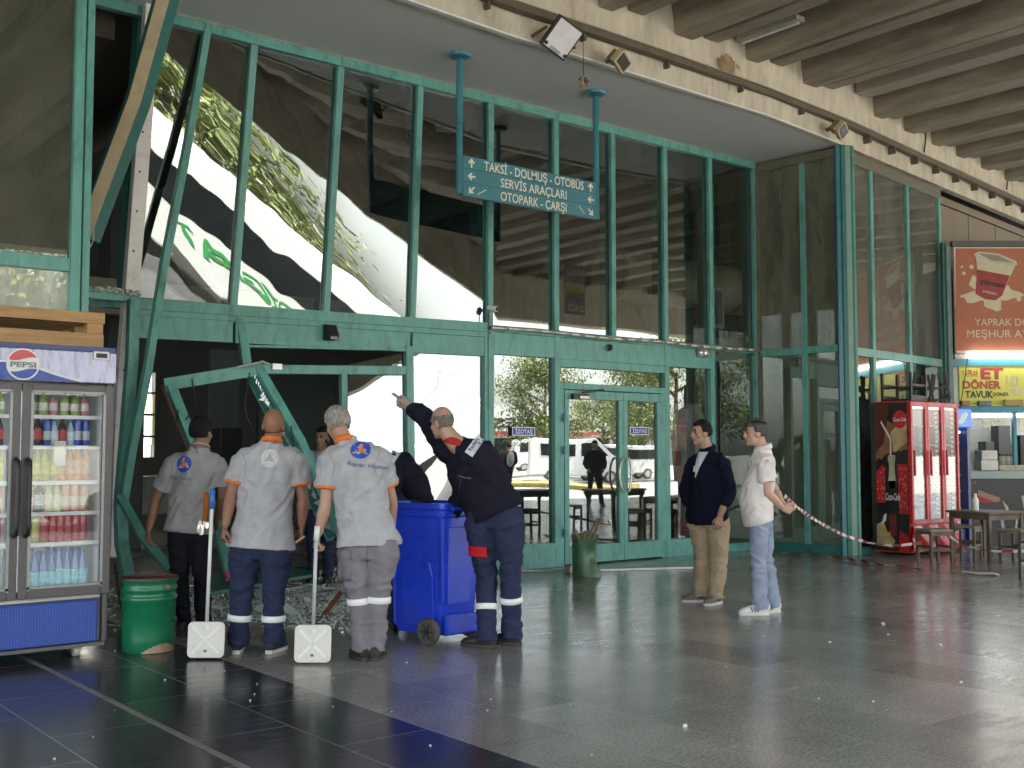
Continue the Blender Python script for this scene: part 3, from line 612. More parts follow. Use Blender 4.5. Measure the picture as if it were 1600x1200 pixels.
# ------------------------------------------------------------------ direction sign
SY = -0.92
sg = thing('direction_sign', 'blue teal hanging sign with white Turkish directions to taxis, buses and parking', 'sign', (8.05, SY, 4.2))
xl, xr = atY(718, 200, SY).x, atY(931, 200, SY).x
for x in (xl, xr):
    zb = atY(719, 303, SY).z if x == xl else atY(933, 343, SY).z
    p = MB().lathe([(0.038, zb), (0.038, 5.75)], (x, SY, 0), 16).build('pole', TEALB, sg, smooth=True, auto=40)
    MB().lathe([(0.045, 5.69), (0.115, 5.715), (0.125, 5.735), (0.125, 5.757)], (x, SY, 0), 24).build('flange', TEALB, p, smooth=True, auto=40)
MB().lo((xl + 0.03, SY - 0.012, 4.195), (xr - 0.03, SY + 0.012, 4.635)).build('backing_board', mat('backing teal', (0.10, 0.30, 0.34), 0.5), sg)
z0, z1 = 4.19, 4.64; LET = mat('cream lettering', (0.80, 0.76, 0.62), 0.6, var=0.05)
SGB = mat('sign face', (0.055, 0.22, 0.27), 0.4, var=0.10, scale=5)
rows = ['TAKSİ - DOLMUŞ - OTOBÜS', 'SERVİS ARAÇLARI', 'OTOPARK - ÇARŞI']; arr = ['u', 'l', 'dl']; arr2 = ['u', 'l', 'dr']; wids = [1.48, 0.98, 0.98]
def arrow(m, c, ang, s_=0.11):
    # arrow in XZ plane
    R_ = lambda x, z: c + V((x * math.cos(ang) - z * math.sin(ang), 0, x * math.sin(ang) + z * math.cos(ang)))
    h = s_ / 2; sh = [(-0.18, -1), (0.18, -1), (0.18, 0.15), (0.55, -0.2), (0.8, 0.05), (0, 1), (-0.8, 0.05), (-0.55, -0.2), (-0.18, 0.15)]
    P = [R_(a * h, b * h) for a, b in sh]; m.add(P, [(0, 1, 2, 8), (2, 3, 4, 5), (8, 2, 5), (8, 5, 6, 7)])
angs = {'u': 0, 'l': rad(90), 'dl': rad(135), 'dr': rad(-135)}
for i in range(3):
    b = z1 - (i + 1) * (z1 - z0) / 3 + 0.006; t_ = z1 - i * (z1 - z0) / 3 - 0.006
    pn = MB().lo((xl + 0.03, SY - 0.03, b), (xr - 0.03, SY + 0.03, t_)).build('sign_board', SGB, sg, bevel=0.004)
    m = MB(); cz = (b + t_) / 2; y = SY - 0.0335
    put_text(m, rows[i], V(((xl + xr) / 2 + (0.02 if i else 0.04), y, cz)), V((1, 0, 0)), V((0, 0, 1)), 0.104, wids[i], bold=0.012)
    arrow(m, V((xl + 0.14, y, cz)), angs[arr[i]]); arrow(m, V((xr - 0.12, y, cz)), angs[arr2[i]])
    if i == 2:
        m.add([(xl + 0.22, y, cz - 0.03), (xl + 0.225, y, cz - 0.038), (xl + 0.345, y, cz + 0.03), (xl + 0.34, y, cz + 0.038)], [(0, 1, 2, 3)])
        m.add([(xr - 0.22, y, cz - 0.03), (xr - 0.225, y, cz - 0.038), (xr - 0.31, y, cz + 0.045), (xr - 0.305, y, cz + 0.053)], [(0, 1, 2, 3)])
    m.build('lettering', LET, pn)

# ------------------------------------------------------------------ small fittings on the entrance
def fit(name, label, cat, c): return thing(name, label, cat, c)
c = atY(771, 482, -0.12); t = fit('bullet_camera', 'small white bullet camera on the tall middle post', 'camera', c)
MB().lathe([(0.03, -0.07), (0.035, -0.05), (0.035, 0.05), (0.02, 0.06)], c, 14, (V((1, 0, 0)), V((0, 0, 1)), V((0.3, -1, -0.2)).normalized())).build('body', WHITE, t, smooth=True, auto=40)
MB().lathe([(0.027, 0.0), (0.027, 0.012)], c + V((0.3, -1, -0.2)).normalized() * 0.058, 14, (V((1, 0, 0)), V((0, 0, 1)), V((0.3, -1, -0.2)).normalized())).build('lens', BLACK, t)
MB().tube(c, c + V((0.0, 0.1, -0.0)), 0.014, 8).sweep([c + V((-0.02, 0.06, -0.02)), c + V((-0.03, 0.06, -0.22)), c + V((-0.01, 0.06, -0.3))], 0.006, n=6).build('bracket', BLACK, t)
c = onS(516, 519, -0.09); t = fit('motion_sensor', 'black boxy motion sensor on the buckled fascia', 'sensor', c)
m = MB(); m.prism([c + V((-0.06, 0.06, 0.09)), c + V((-0.06, -0.02, 0.08)), c + V((-0.06, -0.09, -0.05)), c + V((-0.06, -0.06, -0.09)), c + V((-0.06, 0.06, -0.09))], V((0.13, 0, 0))); m.build('body', BLACK, t, bevel=0.012)
MB().box(c + V((0.0, -0.075, -0.07)), (0.09, 0.03, 0.03)).build('lens', mat('sensor lens', (0.03, 0.03, 0.035), 0.1), t)
c = atY(953, 543, -0.06); t = fit('dome_camera', 'small dark dome camera above the right door', 'camera', c)
MB().lathe([(0.05, 0), (0.05, 0.02), (0.042, 0.03)], c + V((0, 0.035, 0)), 18, (V((1, 0, 0)), V((0, 0, 1)), V((0, -1, 0)))).build('base', mat('grey base', (0.2, 0.2, 0.2), 0.5), t)
MB().ell(c + V((0, 0, 0)), (0.04, 0.045, 0.04)).build('dome', BLACK, t, smooth=True)
c = atY(1100, 551, -0.08); t = fit('emergency_lamp', 'white emergency spotlight pair at the fascia end', 'lamp', c)
for s_ in (-1, 1):
    MB().lathe([(0.03, 0.05), (0.055, 0.0), (0.05, -0.02)], c + V((s_ * 0.05, -0.0, 0)), 16, (V((1, 0, 0)), V((0, 0, 1)), V((-0.5 * s_ - 0.3, 1, 0)).normalized())).build('head', mat('chrome', (0.7, 0.68, 0.66), 0.25, metal=0.7), t, smooth=True)
MB().box(c + V((0, 0.03, -0.0)), (0.2, 0.05, 0.13)).build('body', mat('lamp body', (0.25, 0.23, 0.2), 0.5), t, bevel=0.01)

# ------------------------------------------------------------------ left drinks fridge
FY = -2.6
fx0, fx1 = 1.46, atY(177, 760, FY).x; fh = 2.155
fg = thing('drinks_fridge', 'tall two door drinks fridge with silver blue header and blue grille', 'fridge', ((fx0 + fx1) / 2, FY + 0.35, 0))
FRM = mat('charcoal fridge trim', (0.085, 0.08, 0.082), 0.35, var=0.1); FIN = mat('fridge lining', (0.72, 0.75, 0.76), 0.5, var=0.03)
m = MB(); m.lo((fx0, FY + 0.06, 0.09), (fx0 + 0.04, FY + 0.7, fh)).lo((fx1 - 0.04, FY + 0.06, 0.09), (fx1, FY + 0.7, fh)).lo((fx0 + 0.04, FY + 0.66, 0.09), (fx1 - 0.04, FY + 0.7, fh)).lo((fx0 + 0.04, FY + 0.06, 1.90), (fx1 - 0.04, FY + 0.66, fh)).lo((fx0 + 0.04, FY + 0.08, 0.09), (fx1 - 0.04, FY + 0.66, 0.40))
m.build('cabinet', FRM, fg, bevel=0.01)
m = MB(); m.lo((fx0 + 0.041, FY + 0.62, 0.40), (fx1 - 0.041, FY + 0.655, 1.9)).lo((fx0 + 0.041, FY + 0.1, 0.4), (fx0 + 0.06, FY + 0.62, 1.9)).lo((fx1 - 0.06, FY + 0.1, 0.4), (fx1 - 0.041, FY + 0.62, 1.9)).lo((fx0 + 0.06, FY + 0.1, 0.401), (fx1 - 0.06, FY + 0.62, 0.43)).lo((fx0 + 0.06, FY + 0.1, 1.875), (fx1 - 0.06, FY + 0.62, 1.899)); m.build('lining', FIN, fg)
# header
HDM = mat('silver header', (0.42, 0.42, 0.56), 0.3, metal=0.25, var=0.35, scale=2.5, stretch=(9, 1, 1.5)); HDB = mat('header blue', (0.025, 0.06, 0.36), 0.3, var=0.3, scale=6); RED = mat('roundel red', (0.62, 0.10, 0.10), 0.4, var=0.1)
hd = MB().lo((fx0, FY - 0.01, 1.905), (fx1, FY + 0.06, fh - 0.03)).build('header', HDM, fg, bevel=0.008)
MB().lo((fx0 - 0.004, FY - 0.012, fh - 0.028), (fx1 - 0.01, FY + 0.7, fh + 0.004)).build('header_cap', mat('cap blue', (0.05, 0.07, 0.22), 0.4), fg)
y = FY - 0.013; xm = 2.085
# swoosh
m = MB(); n = 40
for s_ in range(n):
    u0, u1 = s_ / n, (s_ + 1) / n
    f = lambda u: (fx0 + 0.02 + (2.52 - fx0 - 0.02) * u, 1.91, 1.91 + 0.115 * max(0.0, math.sin(0.25 + 2.45 * u)) * (1.0 if u < .6 else (1 - u) / .4))
    a, b = f(u0), f(u1); m.add([(a[0], y, a[1]), (b[0], y, b[1]), (b[0], y, b[2]), (a[0], y, a[2])], [(0, 1, 2, 3)])
m.build('swoosh', HDB, hd)
m = MB()
for s_ in range(n):
    u0, u1 = s_ / n, (s_ + 1) / n; a, b = f(u0), f(u1); m.add([(a[0], y - 0.001, a[2]), (b[0], y - 0.001, b[2]), (b[0] + 0.02, y - 0.001, b[2] + 0.012), (a[0] + 0.02, y - 0.001, a[2] + 0.014)], [(0, 1, 2, 3)])
m.build('swoosh_edge', mat('header pale', (0.75, 0.77, 0.80), 0.3), hd)
rc = atY(36, 569, y); R0 = 0.108
def disc(m, c, r, yy, n=40, za=None, zb=None, fn=None):
    pts = []
    for k in range(n): a = 2 * math.pi * k / n; pts.append((c.x + r * math.cos(a), yy, c.z + r * math.sin(a)))
    m.add(pts, [tuple(range(n))])
m = MB(); disc(m, rc, R0, y - 0.003); rd = m.build('roundel', WHITE, hd)
m = MB(); R1 = R0 * 0.90
def cap_wave(m, sgn, yy):
    top = []; bot = []
    for k in range(31):
        x = -R1 + 2 * R1 * k / 30; zc_ = math.sqrt(max(0, R1 * R1 - x * x)); w = (0.036 if sgn > 0 else -0.040) + 0.012 * math.sin(x / R1 * 2.6) * 1.0
        zz = max(w, -zc_) if sgn > 0 else min(w, zc_)
        if (sgn > 0 and zc_ > w) or (sgn < 0 and -zc_ < w): top.append((rc.x + x, yy, rc.z + sgn * zc_)); bot.append((rc.x + x, yy, rc.z + zz))
    for k in range(len(top) - 1): m.add([bot[k], bot[k + 1], top[k + 1], top[k]], [(0, 1, 2, 3)])
m.mi(0); cap_wave(m, 1, y - 0.005); m.mi(1); cap_wave(m, -1, y - 0.005); m.mi(2); put_text(m, 'PEPSI', V((rc.x, y - 0.006, rc.z - 0.002)), V((1, 0, 0)), V((0, 0, 1)), 0.036, 0.165, bold=0.03)
m.build('emblem', [RED, HDB, mat('emblem ink', (0.16, 0.17, 0.22), 0.5)], rd)
c = atY(158, 556, y); MB().lo((c.x - 0.055, y - 0.012, c.z - 0.03), (c.x + 0.055, y, c.z + 0.03)).build('display_bezel', WHITE, hd, bevel=0.006); MB().lo((c.x - 0.038, y - 0.015, c.z - 0.016), (c.x + 0.038, y - 0.0125, c.z + 0.016)).build('display', BLACK, hd)
# doors
xd = atY(31, 760, FY).x
def fdoor(x0, x1, hx):
    m = MB(); z0, z1, w = 0.435, 1.89, 0.062
    for (a, b, cc, e) in ((x0, x0 + w, z0, z1), (x1 - w, x1, z0, z1), (x0 + w, x1 - w, z1 - w * 0.8, z1), (x0 + w, x1 - w, z0, z0 + w * 1.1)): m.lo((a, FY, cc), (b, FY + 0.055, e))
    d = m.build('door', FRM, fg, bevel=0.006)
    m = MB(); k = w - 0.008
    for (a, b, cc, e) in ((x0 + k, x0 + w + 0.01, z0 + k, z1 - k), (x1 - w - 0.01, x1 - k, z0 + k, z1 - k), (x0 + k, x1 - k, z1 - w * .8 - 0.012, z1 - w * .8 + 0.003), (x0 + k, x1 - k, z0 + w * 1.1 - 0.003, z0 + w * 1.1 + 0.014)): m.lo((a, FY - 0.003, cc), (b, FY + 0.01, e))
    m.build('gasket', mat('gasket', (0.28, 0.27, 0.27), 0.4, metal=0.4), d)
    MB().grid(lambda u, v: V((x0 + w + (x1 - x0 - 2 * w) * u, FY + 0.03, z0 + w + (z1 - z0 - 2 * w) * v)), 2, 2).build('pane', GLC, d)
    m = MB(); m.sweep([V((hx, FY - 0.005, 0.86)), V((hx, FY - 0.055, 0.875)), V((hx, FY - 0.06, 0.93)), V((hx, FY - 0.06, 1.30)), V((hx, FY - 0.055, 1.36)), V((hx, FY - 0.005, 1.375))], 0.016, n=10); m.build('handle', BLACK, d, smooth=True)
fdoor(fx0 + 0.015, xd - 0.004, xd - 0.03); fdoor(xd + 0.004, fx1 - 0.01, xd + 0.045)
EM = mat('fridge light', (1, 1, 1), 0.5, emit=(0.9, 0.97, 1.0), estr=0.55, var=0)
for x in (fx0 + 0.075, xd): MB().lo((x - 0.012, FY + 0.075, 0.48), (x + 0.012, FY + 0.09, 1.84)).build('light_tube', EM, fg)
# grille
m = MB(); m.lo((fx0 + 0.03, FY + 0.045, 0.10), (fx1 - 0.07, FY + 0.075, 0.395)); GRB = mat('grille blue', (0.05, 0.12, 0.50), 0.4, var=0.06)
g0 = m.build('grille', mat('grille shade blue', (0.03, 0.065, 0.33), 0.5), fg, bevel=0.02)
m = MB(); nx = 62; nz = 17
for i in range(nx):
    for k in range(nz):
        a = fx0 + 0.045 + (fx1 - 0.085 - fx0 - 0.045) * i / nx; b = 0.113 + 0.27 * k / nz; w = (fx1 - fx0 - 0.13) / nx * 0.66; h = 0.27 / nz * 0.66
        m.add([(a, FY + 0.042, b), (a + w, FY + 0.042, b), (a + w, FY + 0.042, b + h), (a, FY + 0.042, b + h)], [(0, 1, 2, 3)])
m.build('grille_mesh', GRB, g0)
m = MB(); m.lo((fx0, FY + 0.03, 0.075), (fx1 - 0.03, FY + 0.09, 0.098)); m.build('plinth', mat('plinth', (0.12, 0.115, 0.11), 0.5), fg)
for (x, yy) in ((2.56, FY + 0.12), (fx0 + 0.1, FY + 0.12), (fx0 + 0.1, FY + 0.6), (fx1 - 0.1, FY + 0.6)): MB().lathe([(0.035, -0.02), (0.038, -0.01), (0.038, 0.01), (0.035, 0.02)], (x, yy, 0.038), 14, (V((0, 1, 0)), V((0, 0, 1)), V((1, 0, 0)))).lo((x - 0.03, yy - 0.03, 0.05), (x + 0.03, yy + 0.03, 0.085)).build('caster', mat('pale caster', (0.45, 0.44, 0.40), 0.5, dirt=(0.2, 0.18, 0.15)), fg, smooth=True, auto=30)
# shelves at the photographed heights
shz = [atY(105, yy, FY + 0.12).z for yy in (650, 697, 752, 800, 847)] + [0.432]
for z in shz[:-1]:
    m = MB()
    m.lo((fx0 + 0.06, FY + 0.105, z - 0.022), (fx1 - 0.06, FY + 0.112, z + 0.004))
    for k in range(9): m.lo((fx0 + 0.06, FY + 0.13 + 0.058 * k, z - 0.008), (fx1 - 0.06, FY + 0.136 + 0.058 * k, z - 0.002))
    m.build('shelf', mat('shelf wire', (0.80, 0.82, 0.82), 0.4), fg)
def bottle(name, label, group, kind, colr, colr2, lab=None, h=0.2, r=0.031):
    t = thing(name, label, kind, (0, 0, -50), 0, group)
    h *= 1.18
    lm = mat('drink ' + name + label[:14], colr, 0.25, var=0.05, spec=0.6); cm = mat('cap ' + label[:14], colr2, 0.4, var=0.03)
    if kind == 'can':
        MB().lathe([(r * 0.85, 0), (r, 0.012), (r, h - 0.015), (r * 0.86, h)], (0, 0, 0), 16).build('body', lm, t, True, world=False, auto=50); MB().lathe([(r * 0.84, h), (r * 0.8, h + 0.002)], (0, 0, 0), 16).build('lid', ALU, t, world=False)
    else:
        MB().lathe([(r * 0.9, 0), (r, 0.01), (r, h * 0.58), (r * 0.85, h * 0.68), (r * 0.42, h * 0.84), (r * 0.4, h * 0.92)], (0, 0, 0), 16).build('body', lm, t, True, world=False, auto=60)
        MB().lathe([(r * 0.46, h * 0.92), (r * 0.46, h)], (0, 0, 0), 12).build('cap', cm, t, world=False)
    if lab: MB().lathe([(r + 0.001, h * 0.2), (r + 0.001, h * 0.55)], (0, 0, 0), 16, cap=False).build('paper_label', mat('label ' + label[:14], lab, 0.5, var=0.25, scale=30), t, True, world=False)
    return t
GRPS = 'drinks in the left fridge'
stock = [
 (0, [('bottle', 'soda_bottle', 'green soda bottle with pale label on the top fridge shelf', (0.30, 0.42, 0.12), (0.05, 0.05, 0.05), (0.7, 0.7, 0.6), 0.13, 0.03), ('bottle', 'juice_bottle', 'pink juice bottle on the top fridge shelf', (0.55, 0.22, 0.22), (0.06, 0.06, 0.06), (0.7, 0.6, 0.6), 0.13, 0.03)], 6, 'row0'),
 (1, [('can', 'energy_can', 'blue and silver energy can on the second fridge shelf', (0.05, 0.09, 0.42), (0.5, 0.5, 0.5), (0.55, 0.58, 0.65), 0.15, 0.027), ('bottle', 'cola_bottle', 'dark cola bottle with red label on the second fridge shelf', (0.03, 0.02, 0.02), (0.5, 0.05, 0.05), (0.45, 0.04, 0.05), 0.17, 0.03), ('bottle', 'water_bottle', 'pale blue water bottle on the second fridge shelf', (0.40, 0.52, 0.65), (0.1, 0.2, 0.5), (0.6, 0.7, 0.8), 0.15, 0.028)], 8, 'row1'),
 (2, [('bottle', 'lemonade_bottle', 'yellow green lemonade bottle on the third fridge shelf', (0.42, 0.42, 0.06), (0.35, 0.38, 0.06), (0.55, 0.56, 0.10), 0.195, 0.033), ('bottle', 'orange_soda_bottle', 'orange soda bottle on the third fridge shelf', (0.60, 0.25, 0.05), (0.10, 0.08, 0.06), (0.62, 0.40, 0.22), 0.20, 0.033)], 8, 'row2'),
 (3, [('can', 'iced_tea_can', 'red and beige iced tea can on the fourth fridge shelf', (0.50, 0.24, 0.15), (0.5, 0.5, 0.5), (0.6, 0.52, 0.40), 0.155, 0.031), ('bottle', 'cola_bottle', 'black cola bottle with white label on the fourth fridge shelf', (0.02, 0.02, 0.03), (0.1, 0.2, 0.5), (0.5, 0.52, 0.6), 0.18, 0.033), ('bottle', 'soda_bottle', 'pale yellow soda bottle on the fourth fridge shelf', (0.60, 0.58, 0.30), (0.3, 0.3, 0.3), (0.66, 0.64, 0.5), 0.18, 0.031)], 7, 'row3'),
 (4, [('can', 'soda_can', 'red and white soda can on the fifth fridge shelf', (0.50, 0.12, 0.14), (0.5, 0.5, 0.5), (0.42, 0.08, 0.10), 0.175, 0.03), ('can', 'juice_can', 'green and yellow juice can on the fifth fridge shelf', (0.42, 0.48, 0.18), (0.5, 0.5, 0.5), (0.60, 0.50, 0.2), 0.16, 0.03)], 8, 'row4'),
 (5, [('bottle', 'water_bottle', 'clear blue water bottle on the bottom fridge shelf', (0.16, 0.27, 0.52), (0.08, 0.15, 0.5), (0.30, 0.62, 0.70), 0.26, 0.034)], 8, 'row5')]
order = {0: [0, 0, 1, 0, 0, 1, 0], 1: [2, 1, 0, 2, 1, 2, 0, 0], 2: [0, 0, 0, 0, 1, 1, 1, 1], 3: [0, 1, 2, 2, 0, 0, 0], 4: [1, 1, 0, 0, 0, 0, 0, 0], 5: [0] * 8}
random.seed(21); XI0, XI1 = xd + 0.075, fx1 - 0.12
for (si, kinds, cnt, nm) in stock:
    protos = [bottle(k[1], k[2], GRPS, k[0], k[3], k[4], k[5], k[6], k[7]) for k in kinds]; used = [False] * len(protos)
    for row in range(2):
        for cidx in range(cnt):
            if row == 1 and random.random() < 0.35: continue
            pi = order[si][cidx % len(order[si])]
            loc = (XI0 + (XI1 - XI0) * (cidx + 0.5) / cnt + random.uniform(-.004, .004), FY + 0.17 + row * 0.085, shz[si] + 0.006)
            if not used[pi]: protos[pi].location = loc; used[pi] = True
            else:
                q_ = dup(protos[pi], loc); k_ = random.uniform(0.93, 1.06); q_.scale = (1, 1, k_); q_.rotation_euler = (0, 0, random.random() * 6)
    for cidx in range(2):   # left door, only the strip in view
        pi = (cidx + si) % len(protos); dup(protos[pi], (xd - 0.10 - 0.075 * cidx, FY + 0.17, shz[si] + 0.006))
# small papers taped inside the door
MB().lo((xd + 0.23, FY + 0.05, 1.33 + 0.0), (xd + 0.31, FY + 0.054, 1.50)).build('paper_note', mat('note paper', (0.72, 0.66, 0.58), 0.7), fg)

# ------------------------------------------------------------------ wooden pallet on the fridge
PW = mat('pallet wood', (0.45, 0.27, 0.12), 0.75, var=0.3, scale=3, stretch=(0.8, 5, 9), bump=0.2, bscale=20, dirt=(0.22, 0.13, 0.06), dscale=4)
pl = thing('wooden_pallet', 'light wooden pallet lying on top of the drinks fridge', 'pallet', (2.1, FY + 0.3, fh + 0.005))
zp = fh + 0.006; x1p = atY(162, 510, FY + 0.02).x
for k in range(3): yy = FY + 0.01 + 0.28 * k; MB().lo((1.5, yy, zp), (x1p, yy + 0.1, zp + 0.095)).build('bottom_board', PW, pl, bevel=0.004)
for k in range(3):
    for x in (1.5, 1.86, x1p - 0.115): yy = FY + 0.015 + 0.28 * k; MB().lo((x, yy, zp + 0.096), (x + 0.11, yy + 0.09, zp + 0.165)).build('block', PW, pl, bevel=0.003)
for k in range(5): yy = FY + 0.005 + 0.145 * k; MB().lo((1.49, yy, zp + 0.166), (x1p + 0.004, yy + 0.09, zp + 0.245 if k == 0 else zp + 0.19)).build('top_board', PW, pl, bevel=0.004)

# ------------------------------------------------------------------ green bucket, dustpans, bin, metal bin
GRN = mat('green plastic', (0.012, 0.17, 0.075), 0.28, var=0.10, scale=3, dirt=(0.03, 0.13, 0.07), dscale=4, damt=0.4)
gc = atZ(231, 1016); gc = V((gc.x, gc.y, 0))
gb = thing('green_bucket', 'tall shiny green plastic barrel with worn beige base beside the fridge', 'bucket', gc)
m = MB(); m.lathe([(0.165, 0.0), (0.180, 0.012), (0.184, 0.10), (0.188, 0.36), (0.197, 0.368), (0.197, 0.392), (0.189, 0.40), (0.19, 0.43), (0.198, 0.436), (0.199, 0.455), (0.192, 0.465), (0.195, 0.50), (0.203, 0.505), (0.203, 0.52), (0.19, 0.52), (0.18, 0.36), (0.175, 0.10), (0.16, 0.03), (0.0, 0.028)], gc, 48, cap=False); m.build('shell', GRN, gb, smooth=True, auto=60)
m = MB(); random.seed(4); n = 40; ring = []
for k in range(n + 1):
    a = rad(-125) + rad(95) * k / n; e = math.sin(math.pi * k / n); h = 0.012 + (0.055 + 0.02 * noise.noise(V((k * 0.5, 0, 0)))) * e
    ring.append((a, h))
for k in range(n):
    P = []
    for (a, z) in ((ring[k][0], 0.004), (ring[k + 1][0], 0.004), (ring[k + 1][0], ring[k + 1][1]), (ring[k][0], ring[k][1])): r = 0.1835 + 0.001; P.append(gc + V((r * math.cos(a), r * math.sin(a), z)))
    m.add(P, [(0, 1, 2, 3)])
m.build('worn_base', mat('worn beige plastic', (0.42, 0.30, 0.20), 0.8, var=0.3, scale=25), gb)
m = MB(); random.seed(6); m.lathe([(0.198, 0.505), (0.206, 0.512), (0.20, 0.528), (0.185, 0.53), (0.180, 0.51)], gc, 30); m.build('rim', mat('brown rim', (0.09, 0.05, 0.04), 0.7, var=0.3, scale=20), gb)
m = MB()
for k in range(30): m.ell(gc + V((random.gauss(0, 0.07), random.gauss(0, 0.07), 0.46 + random.random() * 0.03)), (0.03, 0.03, 0.025), n=6, m=4)
tag(m.build('rubbish', mat('rubbish', (0.14, 0.11, 0.09), 0.8, var=0.4)), 'dusty sweepings filling the green barrel', 'rubbish', kind='stuff')
PANM = mat('dirty white pan', (0.66, 0.64, 0.58), 0.5, var=0.12, scale=6, dirt=(0.40, 0.37, 0.30), dscale=6, damt=0.6)
def dustpan(label, cpx, d, w, h, hp, grip, hm, gm):
    cx, cy, by = cpx; b = atD(cx, by, d); b.z = 0.012; t = thing('dustpan', label, 'dustpan', V((b.x, b.y, 0)))
    up = (V((0, 0, 1)) + FH * 0.10).normalized(); n_ = -FH; ex = RT; cc = b + up * (h / 2)
    m = MB(); fr_ = ex.cross(up).normalized(); rr_ = 0.035; ol = []
    for (sx_, sy_, a0) in ((1, 1, 0), (-1, 1, 90), (-1, -1, 180), (1, -1, 270)):
        for q_ in range(6): a_ = rad(a0 + 18 * q_); ol.append(cc + ex * (sx_ * (w / 2 - rr_) + rr_ * math.cos(a_)) + up * (sy_ * (h / 2 - rr_) + rr_ * math.sin(a_)) - fr_ * 0.009)
    m.prism(ol, fr_ * 0.018)
    p = m.build('pan', PANM, t, bevel=0.008, segs=3)
    fr = ex.cross(up).normalized()
    m = MB()
    for a_ in (1, -1):
        m.bar(cc + fr * 0.010 + (ex * 0.36 * w + up * 0.36 * h * a_), cc + fr * 0.010 + (-ex * 0.36 * w - up * 0.36 * h * a_), 0.018, 0.006, fr)
    for (u, v) in ((0.04, 0.34), (0.0, -0.30)): m.lathe([(0.014, 0), (0.014, 0.01)], cc + fr * 0.008 + ex * (u * w) + up * (v * h), 10, (ex, up, fr))
    m.build('pan_ribs', mat('pan rib white', (0.76, 0.75, 0.70), 0.45, var=0.05), p)
    MB().lathe([(0.011, 0), (0.011, 0.006)], cc + fr * 0.018 - up * 0.30 * h, 10, (ex, up, fr)).build('rivet', mat('rivet', (0.12, 0.12, 0.11), 0.5), p)
    m = MB()
    for s_ in (-1, 1): m.box(cc + ex * (s_ * (w / 2 - 0.03)) - fr * 0.05 - up * 0.02, (0.012, h * 0.7, 0.08), (ex, up, fr))
    m.box(cc - up * (h / 2 - 0.03) - fr * 0.05, (w - 0.06, 0.014, 0.08), (ex, up, fr)); m.build('pan_sides', PANM, p)
    q0 = cc + up * (h * 0.5); q1 = atD(*hp, d - 0.02); m = MB(); m.tube(q0, q1, 0.0125, 12); hd_ = m.build('handle', hm, t, smooth=True)
    if grip: q2 = atD(*grip, d - 0.02); MB().tube(q1.lerp(q2, 0.0), q2, 0.019, 12).build('grip', gm, t, smooth=True)
    return t
HW = mat('white handle', (0.72, 0.72, 0.70), 0.35, var=0.05); GB = mat('blue grip', (0.04, 0.16, 0.48), 0.4)
dustpan('upright white dustpan with blue topped handle by the green barrel', (321, 992, 1021), 7.72, 0.255, 0.245, (331, 795), (332, 765), HW, GB)
dustpan('upright white dustpan whose handle the grey haired man holds', (488, 998, 1028), 7.55, 0.248, 0.250, (494, 845), (496, 822), mat('grey handle', (0.50, 0.51, 0.53), 0.35), HW)

# wheeled bin
BLU = mat('bin blue', (0.015, 0.055, 0.66), 0.32, var=0.12, scale=2.5, dirt=(0.025, 0.035, 0.14), dscale=2.6, damt=0.7, spec=0.5)
bc = atD(690, 1000, 8.28); bc.z = 0
BA = rad(38.9 + 0) # axes: e1 along the left face (away to the left), e2 along the right face
e1 = (-RT * 0.80 + FH * 0.60).normalized(); e2 = (RT * 0.60 + FH * 0.80).normalized()
bn = thing('wheeled_bin', 'blue wheeled rubbish bin, grubby near its open top, with dark wheel', 'bin', bc)
def binsec(z, l, w, ins): # corner inset
    o = bc + e1 * ins + e2 * ins + V((0, 0, z)); r = 0.05; P = []
    for (cx, cy, a0) in ((r, r, 180), (l - r, r, 270), (l - r, w - r, 0), (r, w - r, 90)):
        for k in range(5): a = rad(a0 + 90 * k / 4); P.append(o + e1 * (cx + r * math.cos(a)) + e2 * (cy + r * math.sin(a)))
    return P
secs = [(0.06, 0.46, 0.40, 0.055), (0.10, 0.48, 0.42, 0.045), (0.60, 0.525, 0.45, 0.018), (0.93, 0.545, 0.47, 0.008), (0.945, 0.57, 0.495, -0.006), (0.985, 0.575, 0.50, -0.008), (1.0, 0.60, 0.52, -0.02), (1.04, 0.60, 0.52, -0.02), (1.04, 0.55, 0.47, 0.01), (0.9, 0.52, 0.44, 0.025), (0.15, 0.46, 0.40, 0.06)]
m = MB(); vs = []; fs = []
for s_ in secs: vs += binsec(*s_)
for i in range(len(secs) - 1):
    for j in range(20): fs.append((i * 20 + j, i * 20 + (j + 1) % 20, (i + 1) * 20 + (j + 1) % 20, (i + 1) * 20 + j))
fs.append(tuple(range(19, -1, -1))); fs.append(tuple((len(secs) - 1) * 20 + j for j in range(20))); m.add(vs, fs); m.build('body', BLU, bn, smooth=True, auto=35)
m = MB(); f0 = bc + e1 * 0.03 + e2 * 0.012
out1 = -e2; # outward normal of left face
def lf(u, z): # point on left face
    ins = np.interp(z, [0.1, 0.6, 0.93], [0.045, 0.018, 0.008]); return bc + e1 * u + e2 * ins + V((0, 0, z)) - e2 * 0.0
m.prism([lf(u, z) for (u, z) in ((0.10, 0.12), (0.40, 0.12), (0.42, 0.50), (0.38, 0.60), (0.24, 0.645), (0.13, 0.60), (0.10, 0.5))], -e2 * 0.016)
m.build('side_panel', BLU, bn, bevel=0.012, segs=3)
m = MB()
for u in (0.5,): m.bar(lf(u, 0.11), lf(u, 0.92), 0.03, 0.03, -e2)
m.build('rib', BLU, bn, bevel=0.01); MB().bar(lf(0.035, 0.3), lf(0.03, 0.98), 0.05, 0.02, -e2).build('rib', BLU, bn, bevel=0.01)
def rf(u, z): ins = np.interp(z, [0.1, 0.6, 0.93], [0.045, 0.018, 0.008]); return bc + e2 * u + e1 * ins + V((0, 0, z))
